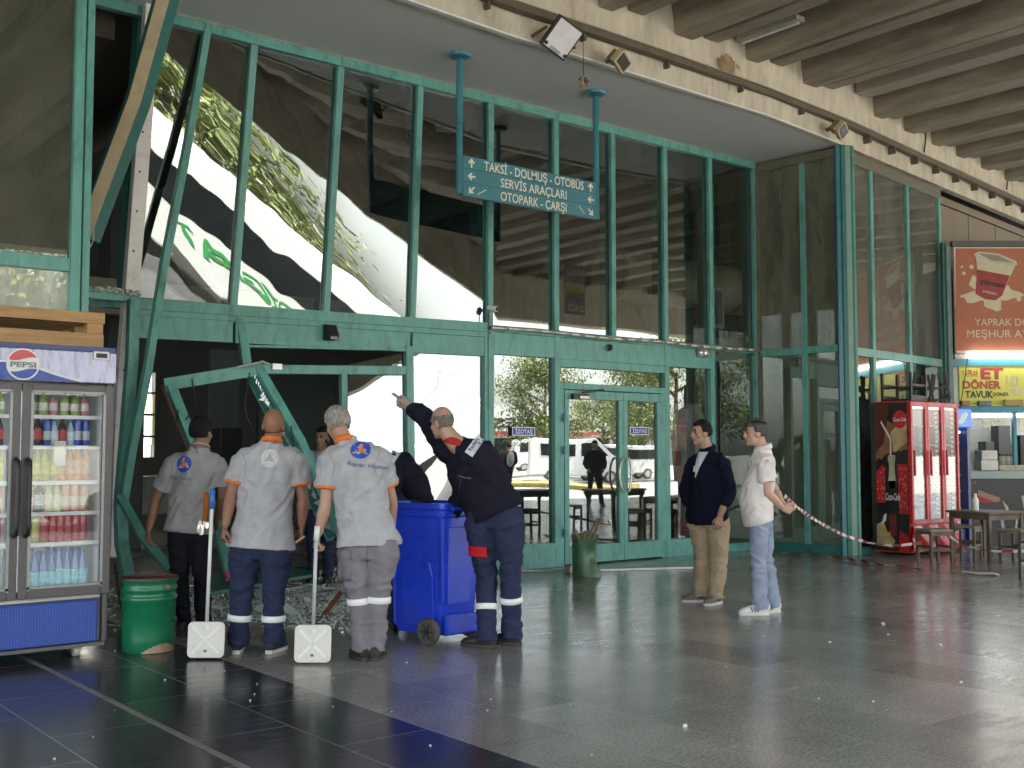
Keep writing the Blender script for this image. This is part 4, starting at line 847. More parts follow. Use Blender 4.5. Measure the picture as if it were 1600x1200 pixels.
m = MB(); m.prism([rf(0.09, 0.28), rf(0.36, 0.28), rf(0.38, 0.86), rf(0.07, 0.86)], -e1 * 0.012); m.build('rear_panel', BLU, bn, bevel=0.01)
m = MB(); m.prism([rf(0.05, 0.06), rf(0.42, 0.05), rf(0.42, 0.2), rf(0.05, 0.22)], -e1 * 0.05); m.build('axle_housing', BLU, bn, bevel=0.015)
wc = bc + e1 * 0.09 - e2 * 0.02 + V((0, 0, 0.10)); WX = (e1, V((0, 0, 1)), -e2)
w_ = MB().lathe([(0.06, -0.01), (0.088, -0.008), (0.098, 0.005), (0.098, 0.04), (0.088, 0.052), (0.066, 0.05)], wc, 28, WX).build('wheel', mat('tyre', (0.085, 0.08, 0.07), 0.75, dirt=(0.20, 0.18, 0.14), dscale=9), bn, smooth=True, auto=40)
m = MB(); m.lathe([(0.066, 0.03), (0.06, 0.042)], wc, 24, WX); m.lathe([(0.02, 0.03), (0.02, 0.06)], wc, 14, WX)
for k in range(6): a = k * math.pi / 3; m.bar(wc - e2 * 0.045, wc - e2 * 0.045 + e1 * (0.062 * math.cos(a)) + V((0, 0, 0.062 * math.sin(a))), 0.012, 0.014, -e2)
m.build('rim', mat('dark rim', (0.02, 0.02, 0.02), 0.6), w_)
wc2 = wc + e2 * 0.46; MB().lathe([(0.06, -0.03), (0.098, -0.02), (0.098, 0.02), (0.06, 0.03)], wc2, 24, WX).build('wheel', MATS['tyre'], bn, smooth=True, auto=40)
m = MB(); m.tube(rf(0.05, 1.0) - e1 * 0.07, rf(0.42, 1.0) - e1 * 0.07, 0.016); m.build('handle', BLU, bn)

# dented metal bucket by the sound door
mc = atZ(915, 901); mc.z = 0
mb_ = thing('dented_bucket', 'dented green metal bucket full of broken wood by the right door', 'bucket', mc)
def dent(p):
    a = math.atan2(p.y - mc.y, p.x - mc.x); r = RT; ang = (V((p.x - mc.x, p.y - mc.y, 0)).normalized()).dot((RT * 0.8 - FH * 0.6).normalized()); z = p.z
    k = max(0, (ang - 0.35) / 0.65) * math.exp(-((z - 0.27) / 0.13) ** 2) * 0.085
    k2 = 0.035 * math.exp(-((z - 0.0) / 0.08) ** 2) * max(0, ang)
    dv = V((p.x - mc.x, p.y - mc.y, 0)).normalized(); return p - dv * k + dv * k2
m = MB(); pr = [(0.145, 0.0)] + [(0.150 + 0.008 * z / 0.46, z) for z in np.linspace(0.01, 0.46, 20)] + [(0.163, 0.47), (0.163, 0.485), (0.15, 0.485), (0.148, 0.40)]
m.lathe(pr, mc, 40, cap=False); m.v = [dent(p) for p in m.v]
m.build('shell', mat('worn green metal', (0.05, 0.15, 0.075), 0.4, var=0.25, scale=5, dirt=(0.32, 0.30, 0.22), dscale=3.5, damt=0.9), mb_, smooth=True, auto=50)
MB().lathe([(0.0, 0.42), (0.146, 0.42)], mc, 20, cap=False).build('fill', mat('bucket fill', (0.09, 0.07, 0.055), 0.8), mb_)
WD = mat('broken wood', (0.22, 0.15, 0.09), 0.8, var=0.3)
for k, (a, b, lb) in enumerate((((918, 842), (934, 810), 'grey broken stick leaning right in the dented bucket'), ((926, 842), (938, 812), 'thin broken stick at the right rim of the dented bucket'), ((905, 842), (898, 828), 'short brown offcut at the left rim of the dented bucket'), ((912, 842), (914, 830), 'stubby red brown offcut in the middle of the dented bucket'))):
    o = MB().bar(atD(*a, 12.4), atD(*b, 12.35), 0.034 if k > 1 else 0.022, 0.02).build('stick', WD); tag(o, lb, 'wood')
o = MB().sweep([atZ(885, 888, 0.04), atZ(893, 889, 0.05), atZ(900, 890, 0.03)], [0.03, 0.05, 0.03], n=8).build('paper_scrap', mat('paper', (0.6, 0.55, 0.5), 0.8, var=0.2)); tag(o, 'crumpled pale paper lying beside the dented bucket', 'paper')
o = MB().tube(atZ(815, 892, 0.02), atZ(890, 890, 0.02), 0.012).build('loose_rod', ALU); tag(o, 'thin metal rod on the floor left of the dented bucket', 'rod')
o = MB().tube(atZ(938, 891, 0.015), atZ(1085, 887, 0.015), 0.013).build('loose_rod', STRIPW); tag(o, 'long white rod on the floor between dented bucket and khaki trousers', 'rod')

# ------------------------------------------------------------------ red cooler
qx0, qx1, qy0, qy1, qh = 13.76, 15.0, -2.12, -1.50, 2.13
QR = mat('cooler red', (0.55, 0.02, 0.025), 0.3, var=0.06); 
rcg = thing('red_drinks_cooler', 'red three door drinks cooler with a big bottle picture on its side', 'fridge', ((qx0 + qx1) / 2, (qy0 + qy1) / 2, 0))
m = MB(); m.lo((qx0, qy0 + 0.05, 0.05), (qx0 + 0.04, qy1, qh)).lo((qx1 - 0.04, qy0 + 0.05, 0.05), (qx1, qy1, qh)).lo((qx0 + 0.04, qy1 - 0.04, 0.05), (qx1 - 0.04, qy1, qh)).lo((qx0 + 0.04, qy0 + 0.05, qh - 0.05), (qx1 - 0.04, qy1 - 0.04, qh)).lo((qx0 + 0.04, qy0 + 0.06, 0.05), (qx1 - 0.04, qy1 - 0.04, 0.44)); m.build('cabinet', QR, rcg, bevel=0.008)
MB().lo((qx0 + 0.041, qy1 - 0.06, 0.45), (qx1 - 0.041, qy1 - 0.045, qh - 0.06)).build('lining', FIN, rcg)
dx = (qx1 - qx0) / 3
for i in range(3):
    x0, x1 = qx0 + dx * i + 0.004, qx0 + dx * (i + 1) - 0.004; z0, z1, w = 0.44, qh - 0.01, 0.045; m = MB()
    for (a, b, cc, e) in ((x0, x0 + w, z0, z1), (x1 - w, x1, z0, z1), (x0 + w, x1 - w, z1 - 0.07, z1), (x0 + w, x1 - w, z0, z0 + 0.06)): m.lo((a, qy0, cc), (b, qy0 + 0.045, e))
    d = m.build('door', QR, rcg, bevel=0.005); MB().lo((x0 + w, qy0 + 0.02, z0 + 0.06), (x1 - w, qy0 + 0.024, z1 - 0.07)).build('pane', GLC, d)
    MB().bar((x0 + 0.022, qy0 - 0.03, 1.1), (x0 + 0.022, qy0 - 0.03, 1.45), 0.02, 0.03).build('handle', QR, d)
    m = MB()
    for k in range(22): z = 0.55 + k * 0.067; m.lo((x1 - w - 0.075, qy0 + 0.055, z), (x1 - w - 0.012, qy0 + 0.06, z + 0.035))
    m.build('price_strip', WHITE, d)
    m = MB()
    for k in range(5): z = 0.72 + k * 0.27; m.lo((x0 + w, qy0 + 0.08, z - 0.01), (x1 - w, qy1 - 0.08, z))
    m.build('shelf', mat('shelf wire', (0.8, 0.82, 0.82), 0.4), rcg)
MB().lo((qx0 + 0.06, qy0 + 0.06, qh - 0.1), (qx1 - 0.06, qy0 + 0.075, qh - 0.075)).build('light_tube', EM, rcg)
m = MB(); m.grid(lambda u, v: V((qx0 + 0.01 + (qx1 - qx0 - 0.02) * u, qy0 + 0.03 - 0.05 * math.sin(v * 2.6) * (0.6 + 0.4 * math.sin(u * 19 + v * 8)), 0.06 + 0.36 * v)), 60, 10); m.build('crumpled_skirt', mat('red wrap', (0.55, 0.03, 0.03), 0.3), rcg, smooth=True)
# side artwork: u 0 (back) .. 1 (front), v height 0..1
sx = qx0 - 0.004
def sp(u, v, k=0): return V((sx - 0.0015 * k, qy1 + (qy0 + 0.05 - qy1) * u, 0.07 + (qh - 0.09) * v))
m = MB(); m.mi(0).add([sp(0, 0), sp(1, 0), sp(1, 1), sp(0, 1)], [(0, 1, 2, 3)])
def pl2(i, pts, k): m.mi(i).add([sp(u, v, k) for u, v in pts], [tuple(range(len(pts)))])
wv = [0.60, 0.625, 0.61, 0.64, 0.655, 0.65, 0.67, 0.66, 0.675, 0.67, 0.685, 0.68]
up_ = [(0.12 + 0.86 * i / 11, wv[i]) for i in range(12)]
pl2(1, up_ + [(0.98, 0.8), (0.12, 0.93)], 1)
pl2(2, [(0.12, 0.93), (0.12, 0.66), (0.34, 0.72), (0.45, 0.86), (0.5, 0.99), (0.12, 0.99)], 2)
pl2(8, [(0.55, 0.80), (0.98, 0.92), (0.98, 0.73), (0.62, 0.66)], 2)
pl2(3, [(0.12, 0.32), (0.37, 0.32), (0.37, 0.56), (0.30, 0.58), (0.12, 0.53)], 1); pl2(3, [(0.74, 0.25), (0.98, 0.25), (0.98, 0.58), (0.70, 0.585)], 1)
random.seed(9)
for k in range(110):
    if k % 2: u = random.uniform(0.14, 0.36); v = random.uniform(0.34, 0.55)
    else: u = random.uniform(0.75, 0.97); v = random.uniform(0.27, 0.57)
    r = 0.012; pl2(4 if random.random() < 0.65 else 5, [(u + 1.6 * r * math.cos(a), v + 0.6 * r * math.sin(a)) for a in np.linspace(0, 5.5, 7)], 2)
# bottle
hw = [(0.0, 0.165), (0.10, 0.17), (0.24, 0.172), (0.33, 0.165), (0.42, 0.13), (0.47, 0.115), (0.52, 0.082), (0.555, 0.075), (0.60, 0.085), (0.635, 0.085)]
bcx = 0.56
def bott(i, lo, hi, k, f=1.0):
    a = [(bcx - f * w, v) for v, w in hw if lo <= v <= hi]; b = [(bcx + f * w, v) for v, w in reversed(hw) if lo <= v <= hi]; pl2(i, a + b, k)
bott(5, 0.42, 0.635, 3); bott(6, 0.42, 0.60, 4, 0.6); bott(0, 0.0, 0.47, 4); bott(7, 0.02, 0.30, 5, 0.55)
pl2(5, [(bcx - 0.10, 0.60), (bcx + 0.10, 0.60), (bcx + 0.10, 0.645), (bcx - 0.10, 0.645)], 5)
pl2(9, [(bcx - 0.035, 0.64), (bcx + 0.0, 0.64), (bcx + 0.0, 0.76), (bcx - 0.26, 0.88), (bcx - 0.285, 0.865), (bcx - 0.035, 0.75)], 6)
pl2(10, [(0.80 + 0.19 * math.cos(a), 0.885 + 0.19 * 0.66 / 2.06 * 1.0 * math.sin(a)) for a in np.linspace(0, 6.1, 28)], 4)
pl2(8, [(0.12, 0.03), (0.55, 0.02), (0.62, 0.07), (0.40, 0.13), (0.30, 0.20), (0.12, 0.17)], 6); pl2(11, [(0.2, 0.10), (0.45, 0.09), (0.5, 0.12), (0.25, 0.135)], 7); pl2(9, [(0.24, 0.17), (0.38, 0.20), (0.40, 0.25), (0.33, 0.24)], 7)
pl2(3, [(0.70, 0.0), (0.98, 0.0), (0.98, 0.10), (0.74, 0.14)], 3)
ey_ = V((0, 0, 1)); ex_ = V((0, -1, 0))
m.mi(9); put_text(m, 'Coca-Cola', sp(0.80, 0.885, 6), ex_, ey_, 0.055, 0.20, shear=0.35, bold=0.02); put_text(m, 'Coca-Cola', sp(0.575, 0.365, 8), ex_, ey_, 0.10, 0.22, shear=0.4, bold=0.02)
m.build('side_picture', [mat('art black', (0.012, 0.008, 0.008), 0.35), mat('art brown', (0.28, 0.13, 0.06), 0.4, var=0.4, scale=5), mat('art maroon', (0.10, 0.025, 0.015), 0.4, var=0.3), mat('art red', (0.50, 0.015, 0.02), 0.4, var=0.2), mat('art light red', (0.60, 0.10, 0.10), 0.4), mat('art bottle glass', (0.45, 0.40, 0.28), 0.35, var=0.35, scale=20), mat('art bottle light', (0.50, 0.44, 0.32), 0.35, var=0.2), mat('art cola', (0.16, 0.02, 0.015), 0.35, var=0.5, scale=20), mat('art tan', (0.50, 0.36, 0.18), 0.4, var=0.3), mat('art white', (0.75, 0.70, 0.66), 0.4), mat('art disc red', (0.55, 0.02, 0.03), 0.4, var=0.03), mat('art yellow', (0.55, 0.42, 0.10), 0.4)], rcg)
pr1 = bottle('soda_bottle', 'blue and white bottle standing in the red cooler', 'drinks in the red cooler', 'bottle', (0.25, 0.35, 0.6), (0.1, 0.2, 0.5), (0.7, 0.72, 0.75), 0.24, 0.04)
pr2 = bottle('lemonade_bottle', 'yellow bottle standing in the red cooler', 'drinks in the red cooler', 'bottle', (0.55, 0.52, 0.10), (0.5, 0.45, 0.08), (0.6, 0.58, 0.2), 0.24, 0.04)
pr3 = bottle('juice_can', 'pale pink can standing in the red cooler', 'drinks in the red cooler', 'can', (0.6, 0.42, 0.40), (0.5, 0.5, 0.5), (0.6, 0.5, 0.45), 0.16, 0.033)
sp_ = [(pr1, 0, 0.0, 3), (pr1, 0, 0.12, 1), (pr2, 1, 0.0, 1), (pr2, 1, 0.11, 1), (pr3, 2, 0.0, 1), (pr3, 0, 0.05, 0), (pr2, 0, 0.1, 2), (pr3, 1, 0.06, 0), (pr3, 2, 0.1, 2), (pr1, 1, 0.05, 3), (pr1, 2, 0.0, 4)]
us = set()
for (p, dcol, ox, lv) in sp_:
    loc = (qx0 + dx * dcol + 0.1 + ox, qy0 + 0.15, (0.72 + 0.27 * (lv - 0) if lv else 0.45) + 0.001 - (0.27 if lv else 0) )
    if id(p) in us: dup(p, loc)
    else: p.location = loc; us.add(id(p))
# blue and white cooler further right
CB = mat('cooler navy', (0.03, 0.04, 0.16), 0.4); kx = 15.06
bcg = thing('slim_drinks_cooler', 'slim glass fronted cooler with navy side and blue lit header', 'fridge', (kx + 0.25, -1.5, 0))
m = MB(); m.lo((kx, -1.9, 0.05), (kx + 0.03, -1.4, 1.95)).lo((kx + 0.47, -1.95, 0.05), (kx + 0.55, -1.4, 1.95)).lo((kx + 0.03, -1.43, 0.05), (kx + 0.47, -1.4, 1.95)).lo((kx + 0.03, -1.9, 0.05), (kx + 0.47, -1.43, 0.3)); m.build('cabinet', CB, bcg, bevel=0.006)
hd2 = MB().lo((kx, -2.0, 1.78), (kx + 0.55, -1.4, 2.06)).build('header', mat('header lit blue', (0.02, 0.10, 0.40), 0.3, emit=(0.02, 0.12, 0.5), estr=0.12), bcg, bevel=0.02)
m = MB(); m.prism([V((kx + 0.27 + 0.13 * math.cos(a) * (1 + 0.3 * math.sin(2 * a)), -2.004, 1.92 + 0.085 * math.sin(a + 0.5))) for a in np.linspace(0, 6, 18)], (0, 0.003, 0)); m.build('header_emblem', mat('emblem pale', (0.55, 0.75, 0.7), 0.4), hd2)
MB().lo((kx + 0.03, -1.88, 0.32), (kx + 0.47, -1.876, 1.76)).build('pane', GLC, bcg); MB().lo((kx + 0.035, -1.45, 0.3), (kx + 0.465, -1.435, 1.78)).build('lining', FIN, bcg)
MB().lo((kx + 0.06, -1.86, 1.70), (kx + 0.44, -1.85, 1.74)).build('light_tube', EM, bcg)
m = MB()
for k in range(5): m.lo((kx + 0.03, -1.84, 0.6 + 0.24 * k), (kx + 0.47, -1.5, 0.61 + 0.24 * k))
m.build('shelf', MATS['shelf wire'], bcg)
pr4 = bottle('water_bottle', 'small clear bottle standing in the slim cooler', 'bottles in the slim cooler', 'bottle', (0.5, 0.55, 0.58), (0.2, 0.3, 0.5), (0.7, 0.7, 0.7), 0.19, 0.032); f_ = True
for lv in range(4):
    for k in range(4):
        loc = (kx + 0.09 + 0.105 * k, -1.75, 0.612 + 0.24 * lv)
        if f_: pr4.location = loc; f_ = False
        else: dup(pr4, loc)
MB().lo((kx + 0.04, -1.83, 0.33), (kx + 0.46, -1.6, 0.58)).build('drip_tray', mat('tray navy', (0.10, 0.14, 0.25), 0.5), bcg)

# ------------------------------------------------------------------ stools and table
STW_ = mat('worn stool wood', (0.115, 0.085, 0.06), 0.55, var=0.35, scale=6, stretch=(1, 1, 0.3), dirt=(0.28, 0.22, 0.15), dscale=5, damt=0.5)
DKW = mat('dark stool wood', (0.022, 0.016, 0.013), 0.5, var=0.4, scale=6, dirt=(0.12, 0.08, 0.05), dscale=7, damt=0.4); SEATM = mat('woven seat', (0.30, 0.27, 0.20), 0.8, var=0.2, scale=40)
def stool(label, loc, rz, wm, sm, w=0.30, h=0.44, group=None):
    t = thing('low_stool', label, 'stool', loc, rz, group); k = w / 2 - 0.018
    for sx_ in (-1, 1):
        for sy_ in (-1, 1): MB().lo((sx_ * k - 0.018, sy_ * k - 0.018, 0), (sx_ * k + 0.018, sy_ * k + 0.018, h - 0.03)).build('leg', wm, t, world=False, bevel=0.004)
    MB().lo((-w / 2, -w / 2, h - 0.03), (w / 2, w / 2, h)).build('seat', sm, t, world=False, bevel=0.008)
    for sy_ in (-1, 1):
        MB().lo((-k, sy_ * k - 0.01, 0.16), (k, sy_ * k + 0.01, 0.19)).build('stretcher', wm, t, world=False); MB().lo((sy_ * k - 0.01, -k, 0.2), (sy_ * k + 0.01, k, 0.23)).build('stretcher', wm, t, world=False)
        MB().lo((-k, sy_ * k - 0.012, h - 0.08), (k, sy_ * k + 0.012, h - 0.031)).build('apron', wm, t, world=False)
    return t
tcn = atZ(1542, 874); tcn = V((tcn.x, tcn.y, 0)); TR = rad(-12)
tt = thing('small_table', 'small worn wooden table in front of the slim cooler', 'table', tcn, TR)
MB().lo((-0.36, -0.36, 0.615), (0.36, 0.36, 0.645)).build('tabletop', STW_, tt, world=False, bevel=0.005)
for sx_ in (-1, 1):
    for sy_ in (-1, 1): MB().lo((sx_ * 0.30 - 0.025, sy_ * 0.30 - 0.025, 0), (sx_ * 0.30 + 0.025, sy_ * 0.30 + 0.025, 0.614)).build('leg', STW_, tt, world=False, bevel=0.004)
for sy_ in (-1, 1): MB().lo((-0.275, sy_ * 0.30 - 0.012, 0.54), (0.275, sy_ * 0.30 + 0.012, 0.614)).build('apron', STW_, tt, world=False); MB().lo((sy_ * 0.30 - 0.012, -0.275, 0.54), (sy_ * 0.30 + 0.012, 0.275, 0.614)).build('apron', STW_, tt, world=False)
def gz(px, py): p = atZ(px, py); return (p.x, p.y, 0)
stool('low stool with pale woven seat just left of the small table', gz(1461, 880), rad(-25), STW_, SEATM, 0.33)
stool('low stool tucked behind the small table beside the cooler', gz(1512, 872), rad(10), STW_, SEATM, 0.30)
stool('low stool half cut off at the right edge of the view', gz(1590, 880), rad(-5), STW_, SEATM, 0.32)
DK2 = mat('cafe dark wood', (0.020, 0.017, 0.015), 0.45, var=0.3)
def cafe(label, loc, rz):
    t = thing('cafe_table', label, 'table', loc, rz); MB().lo((-0.45, -0.4, 0.70), (0.45, 0.4, 0.74)).build('tabletop', DK2, t, world=False, bevel=0.006)
    for sx_ in (-1, 1):
        for sy_ in (-1, 1): MB().sweep([(sx_ * 0.40, sy_ * 0.35, 0.70), (sx_ * 0.36, sy_ * 0.32, 0.55), (sx_ * 0.37, sy_ * 0.33, 0.0)], [0.05, 0.028, 0.022], n=8).build('leg', DK2, t, True, world=False)
    for sy_ in (-1, 1): MB().lo((-0.38, sy_ * 0.34 - 0.012, 0.62), (0.38, sy_ * 0.34 + 0.012, 0.70)).build('apron', DK2, t, world=False)
cafe('dark cafe table mirrored in the pane left of the door', (13.0, -5.0, 0), rad(8)); cafe('dark cafe table mirrored low in the door glass', (14.6, -4.55, 0), rad(-6))
stool('dark stool by the cafe table mirrored left of the door', (12.45, -4.45, 0), rad(12), DK2, DK2, 0.34); stool('dark stool between the two mirrored cafe tables', (13.9, -5.0, 0), rad(-20), DK2, DK2, 0.34)
b_ = bottle('sauce_bottle', 'white plastic bottle standing on the small table', None, 'bottle', (0.75, 0.75, 0.73), (0.75, 0.75, 0.73), None, 0.19, 0.04); p = atD(1528, 806, 13.9); b_.location = (tcn.x - 0.07, tcn.y + 0.1, 0.646)
def upturned(label, p, rz, tiltx, wm=DKW):
    t = stool(label, p, rz, wm, wm, 0.46 if 'large' in label else 0.28, 0.40); t.rotation_euler = (math.pi + tiltx, 0, rz); return t
upturned('large dark stool upturned on top of the red cooler with legs in the air', (qx0 + 0.33, qy0 + 0.30, qh + 0.402), rad(4), 0)
upturned('dark stool upturned in the middle of the red cooler top', (qx0 + 0.80, qy0 + 0.25, qh + 0.42), rad(25), rad(8))
upturned('dark stool upturned and tilted at the right end of the red cooler top', (qx0 + 1.10, qy0 + 0.30, qh + 0.43), rad(50), rad(-10))

# ------------------------------------------------------------------ snack shop at the far right
SD = 17.3
def sA(px, py, d=SD): return atD(px, py, d)
TB2 = mat('shop teal', (0.06, 0.25, 0.31), 0.4, var=0.1); SX = (RT, FH, V((0, 0, 1)))
sh = thing('snack_shop', 'snack shop front with teal counter window and bright lit interior', 'shop', sA(1560, 880))
def sbox(px0, py0, px1, py1, dp, mt, name, par=None, d=SD, bev=0.004):
    a, b = sA(px0, py0, d), sA(px1, py1, d); c = (a + b) / 2; return MB().box(c + FH * dp / 2, (abs((b - a).dot(RT)), dp, abs(a.z - b.z)), SX).build(name, mt, par or sh, bevel=bev)
RX_ = 1800
sbox(1478, 378, 1484, 880, 0.1, TEALD, 'post'); sbox(1485, 384, 1490, 880, 0.08, mat('grey teal', (0.16, 0.22, 0.19), 0.5), 'post', d=SD - 0.03)
sbox(1488, 376, RX_, 385, 0.12, mat('grey frame', (0.12, 0.12, 0.10), 0.6), 'head_frame')
# big poster
pb = sbox(1490, 386, RX_, 552, 0.06, mat('poster white', (0.66, 0.58, 0.50), 0.6), 'poster', d=SD - 0.06)
PO = mat('poster orange', (0.44, 0.15, 0.075), 0.6, var=0.12, scale=2, dirt=(0.36, 0.10, 0.07), dscale=1.5); 
D2 = SD - 0.064
m = MB(); m.mi(0)
def pq(i, pts, k): m.mi(i).add([sA(x, y, D2 - 0.002 * k) for x, y in pts], [tuple(range(len(pts)))])
pq(0, [(1493, 388), (RX_, 388), (RX_, 548), (1493, 548)], 0)
spl = []
for k in range(40):
    a = 2 * math.pi * k / 40; r = 1 + 0.28 * math.sin(5 * a + 0.6) + 0.12 * math.sin(11 * a); spl.append((1549 + 40 * r * math.cos(a) * 0.95, 456 + 24 * r * math.sin(a)))
pq(1, spl, 1)
for (x, y, r) in ((1506, 427, 3), (1518, 417, 3.5), (1503, 463, 2.5), (1510, 465, 2), (1592, 467, 4), (1503, 417, 2)): pq(1, [(x + r * math.cos(a), y + r * math.sin(a)) for a in np.linspace(0, 5.7, 10)], 2)
pq(2, [(1527, 416), (1578, 430), (1566, 462), (1556, 469), (1540, 468), (1524, 459)], 3)
pq(1, [(1525, 402), (1586, 416), (1579, 431), (1527, 421)], 4); pq(3, [(1522, 396), (1530, 393), (1560, 396), (1588, 408), (1590, 414), (1582, 416), (1545, 409), (1524, 402)], 5); pq(4, [(1528, 396), (1560, 399), (1584, 411), (1550, 407)], 6)
def stext(tx, x, y, hpx, wpx, i, k, bold=0.02, slant=0, mm=None):
    mm = mm or m; mm.mi(i); c = sA(x, y, D2 - 0.002 * k); s_ = SD / F_PX; put_text(mm, tx, c, (RT + V((0, 0, slant))).normalized(), V((0, 0, 1)), hpx * s_, wpx * s_, bold=bold)
stext('yörsan', 1550, 442, 9, 40, 5, 7, slant=-0.2); stext('AYRAN', 1546, 457, 4, 22, 1, 7, slant=-0.2)
stext('YAPRAK DÖNER', 1581, 503, 12, 116, 1, 2, 0.0); stext('MEŞHUR AYVALIK', 1583, 521, 12, 144, 1, 2, 0.0)
m.build('picture', [PO, mat('poster cream', (0.62, 0.55, 0.38), 0.6, var=0.1), mat('poster cup red', (0.33, 0.04, 0.04), 0.5, var=0.2), mat('poster lid', (0.52, 0.50, 0.38), 0.5), mat('poster lid shade', (0.28, 0.24, 0.18), 0.5), BLACK], pb)
sbox(1492, 553, RX_, 561, 0.08, mat('strip sign', (0.50, 0.42, 0.34), 0.6, var=0.4, scale=25), 'strip_sign')
TUBE = mat('tube light', (1, 1, 1), 0.5, emit=(0.95, 0.98, 1.0), estr=2.0, var=0)
m = MB(); m.tube(sA(1517, 555.5, SD - 0.1), sA(RX_, 556, SD - 0.1), 0.03); m.build('tube_light', TUBE, sh)
sbox(1484, 561, RX_, 572, 0.14, TB2, 'beam', d=SD - 0.02); sbox(1484, 634, RX_, 645, 0.16, TB2, 'beam', d=SD - 0.02)
sb2 = sbox(1498, 571, RX_, 633, 0.05, mat('yellow sign', (0.66, 0.62, 0.10), 0.5, var=0.06), 'menu_sign'); D2 = SD - 0.004
m = MB(); D2 = SD - 0.003
REDL = mat('red letters', (0.42, 0.05, 0.04), 0.5)
stext('YAPRAK', 1516, 583, 12, 27, 0, 1, 0.0); stext('ET', 1550, 583, 17, 36, 0, 1, 0.05); stext('DÖNER', 1534, 601, 12, 60, 0, 1, 0.04); stext('TAVUK', 1530, 616, 11, 44, 1, 1, 0.03); stext('DÖNER', 1564, 616, 6, 25, 1, 1); stext('10', 1582, 594, 18, 18, 2, 1, 0.0); stext('25', 1588, 611, 11, 20, 2, 1)
m.build('lettering', [REDL, BLACK, mat('grey digits', (0.50, 0.50, 0.46), 0.5)], sb2)
# serving window
sbox(1520, 646, RX_, 652, 0.05, TUBE, 'tube_light', d=SD + 0.5, bev=0); sbox(1583, 645, 1591, 745, 0.08, TB2, 'window_post')
sbox(1478, 560, RX_, 760, 0.05, mat('shop white wall', (0.60, 0.62, 0.62), 0.6, var=0.15), 'inner_wall', d=SD + 1.6, bev=0)
sbox(1540, 690, 1554, 722, 0.3, mat('dark appliance', (0.05, 0.05, 0.055), 0.4), 'appliance', d=SD + 1.0); sbox(1560, 665, 1580, 722, 0.3, mat('dark appliance', (0.05, 0.05, 0.055), 0.4), 'appliance', d=SD + 1.1); sbox(1594, 680, 1640, 740, 0.3, BLACK, 'appliance', d=SD + 1.0)
sbox(1500, 736, RX_, 748, 0.5, mat('counter edge', (0.32, 0.40, 0.38), 0.4), 'counter', d=SD - 0.1)
sbox(1500, 748, RX_, 882, 0.3, mat('counter black', (0.012, 0.012, 0.013), 0.35), 'counter_front', d=SD - 0.04)
BXW = mat('foam box', (0.68, 0.66, 0.60), 0.7, var=0.1)
o = sbox(1533, 704, 1560, 735, 0.3, BXW, 'foam_box', d=SD - 0.05); o.parent = None; o.location = (0, 0, 0)
def freebox(px0, py0, px1, py1, d, dp, mt, name, label, cat):
    a, b = sA(px0, py0, d), sA(px1, py1, d); c = (a + b) / 2; o = MB().box(c + FH * dp / 2, (abs((b - a).dot(RT)), dp, abs(a.z - b.z)), SX).build(name, mt, bevel=0.01); return tag(o, label, cat)
bpy.data.objects.remove(o)
freebox(1533, 719, 1560, 735, SD - 0.02, 0.3, BXW, 'foam_box', 'lower white foam box of the pair on the shop counter', 'box'); freebox(1534, 704, 1559, 718.4, SD - 0.02, 0.28, BXW, 'foam_box', 'upper white foam box of the pair on the shop counter', 'box')
freebox(1562, 727, RX_ - 120, 735.5, SD - 0.03, 0.25, mat('tray paper', (0.45, 0.40, 0.30), 0.7, var=0.3, scale=20), 'food_tray', 'paper lined food tray on the shop counter', 'tray')
freebox(1503, 626, 1516, 634, SD - 0.14, 0.1, mat('carton', (0.45, 0.25, 0.12), 0.7), 'carton', 'small orange carton on the beam under the yellow sign', 'box'); freebox(1530, 626, 1550, 634, SD - 0.14, 0.1, mat('carton grey', (0.22, 0.22, 0.21), 0.7, var=0.3, scale=30), 'carton', 'grey printed carton on the beam under the yellow sign', 'box'); freebox(1571, 624, 1600, 634, SD - 0.14, 0.1, mat('carton yellow', (0.45, 0.33, 0.10), 0.7, var=0.3, scale=30), 'carton', 'yellow carton on the beam at the right end', 'box')
for k_, (px_, lb_) in enumerate(((1566, 'tall jar with dark lid on the shop counter, nearest the foam boxes'), (1574, 'tall jar with dark lid on the shop counter beside the first jar'), (1581, 'tall jar on the shop counter against the teal window post'))):
    p_ = sA(px_, 727, SD + 0.25); t_ = thing('jar', lb_, 'jar', p_); MB().lathe([(0.045, 0), (0.05, 0.01), (0.05, 0.13), (0.04, 0.15)], p_, 16).build('body', mat('jar glass', (0.35, 0.32, 0.25), 0.15, var=0.4, scale=30), t_, True, auto=40); MB().lathe([(0.042, 0.15), (0.042, 0.175)], p_, 16).build('lid', BLACK, t_)
for (x0_, y0_, x1_, y1_) in ((1536, 652, 1556, 672), (1560, 655, 1572, 664), (1592, 653, 1640, 676)): sbox(x0_, y0_, x1_, y1_, 0.01, mat('paper menu', (0.62, 0.60, 0.52), 0.7, var=0.4, scale=22), 'wall_menu', d=SD + 1.59, bev=0)
m = MB(); m.sweep([sA(1512, 560, SD - 0.12), sA(1506, 600, SD - 0.1), sA(1500, 640, SD - 0.12), sA(1503, 700, SD - 0.1), sA(1498, 760, SD - 0.1)], 0.008, n=6); m.build('wall_cable', BLACK, sh)
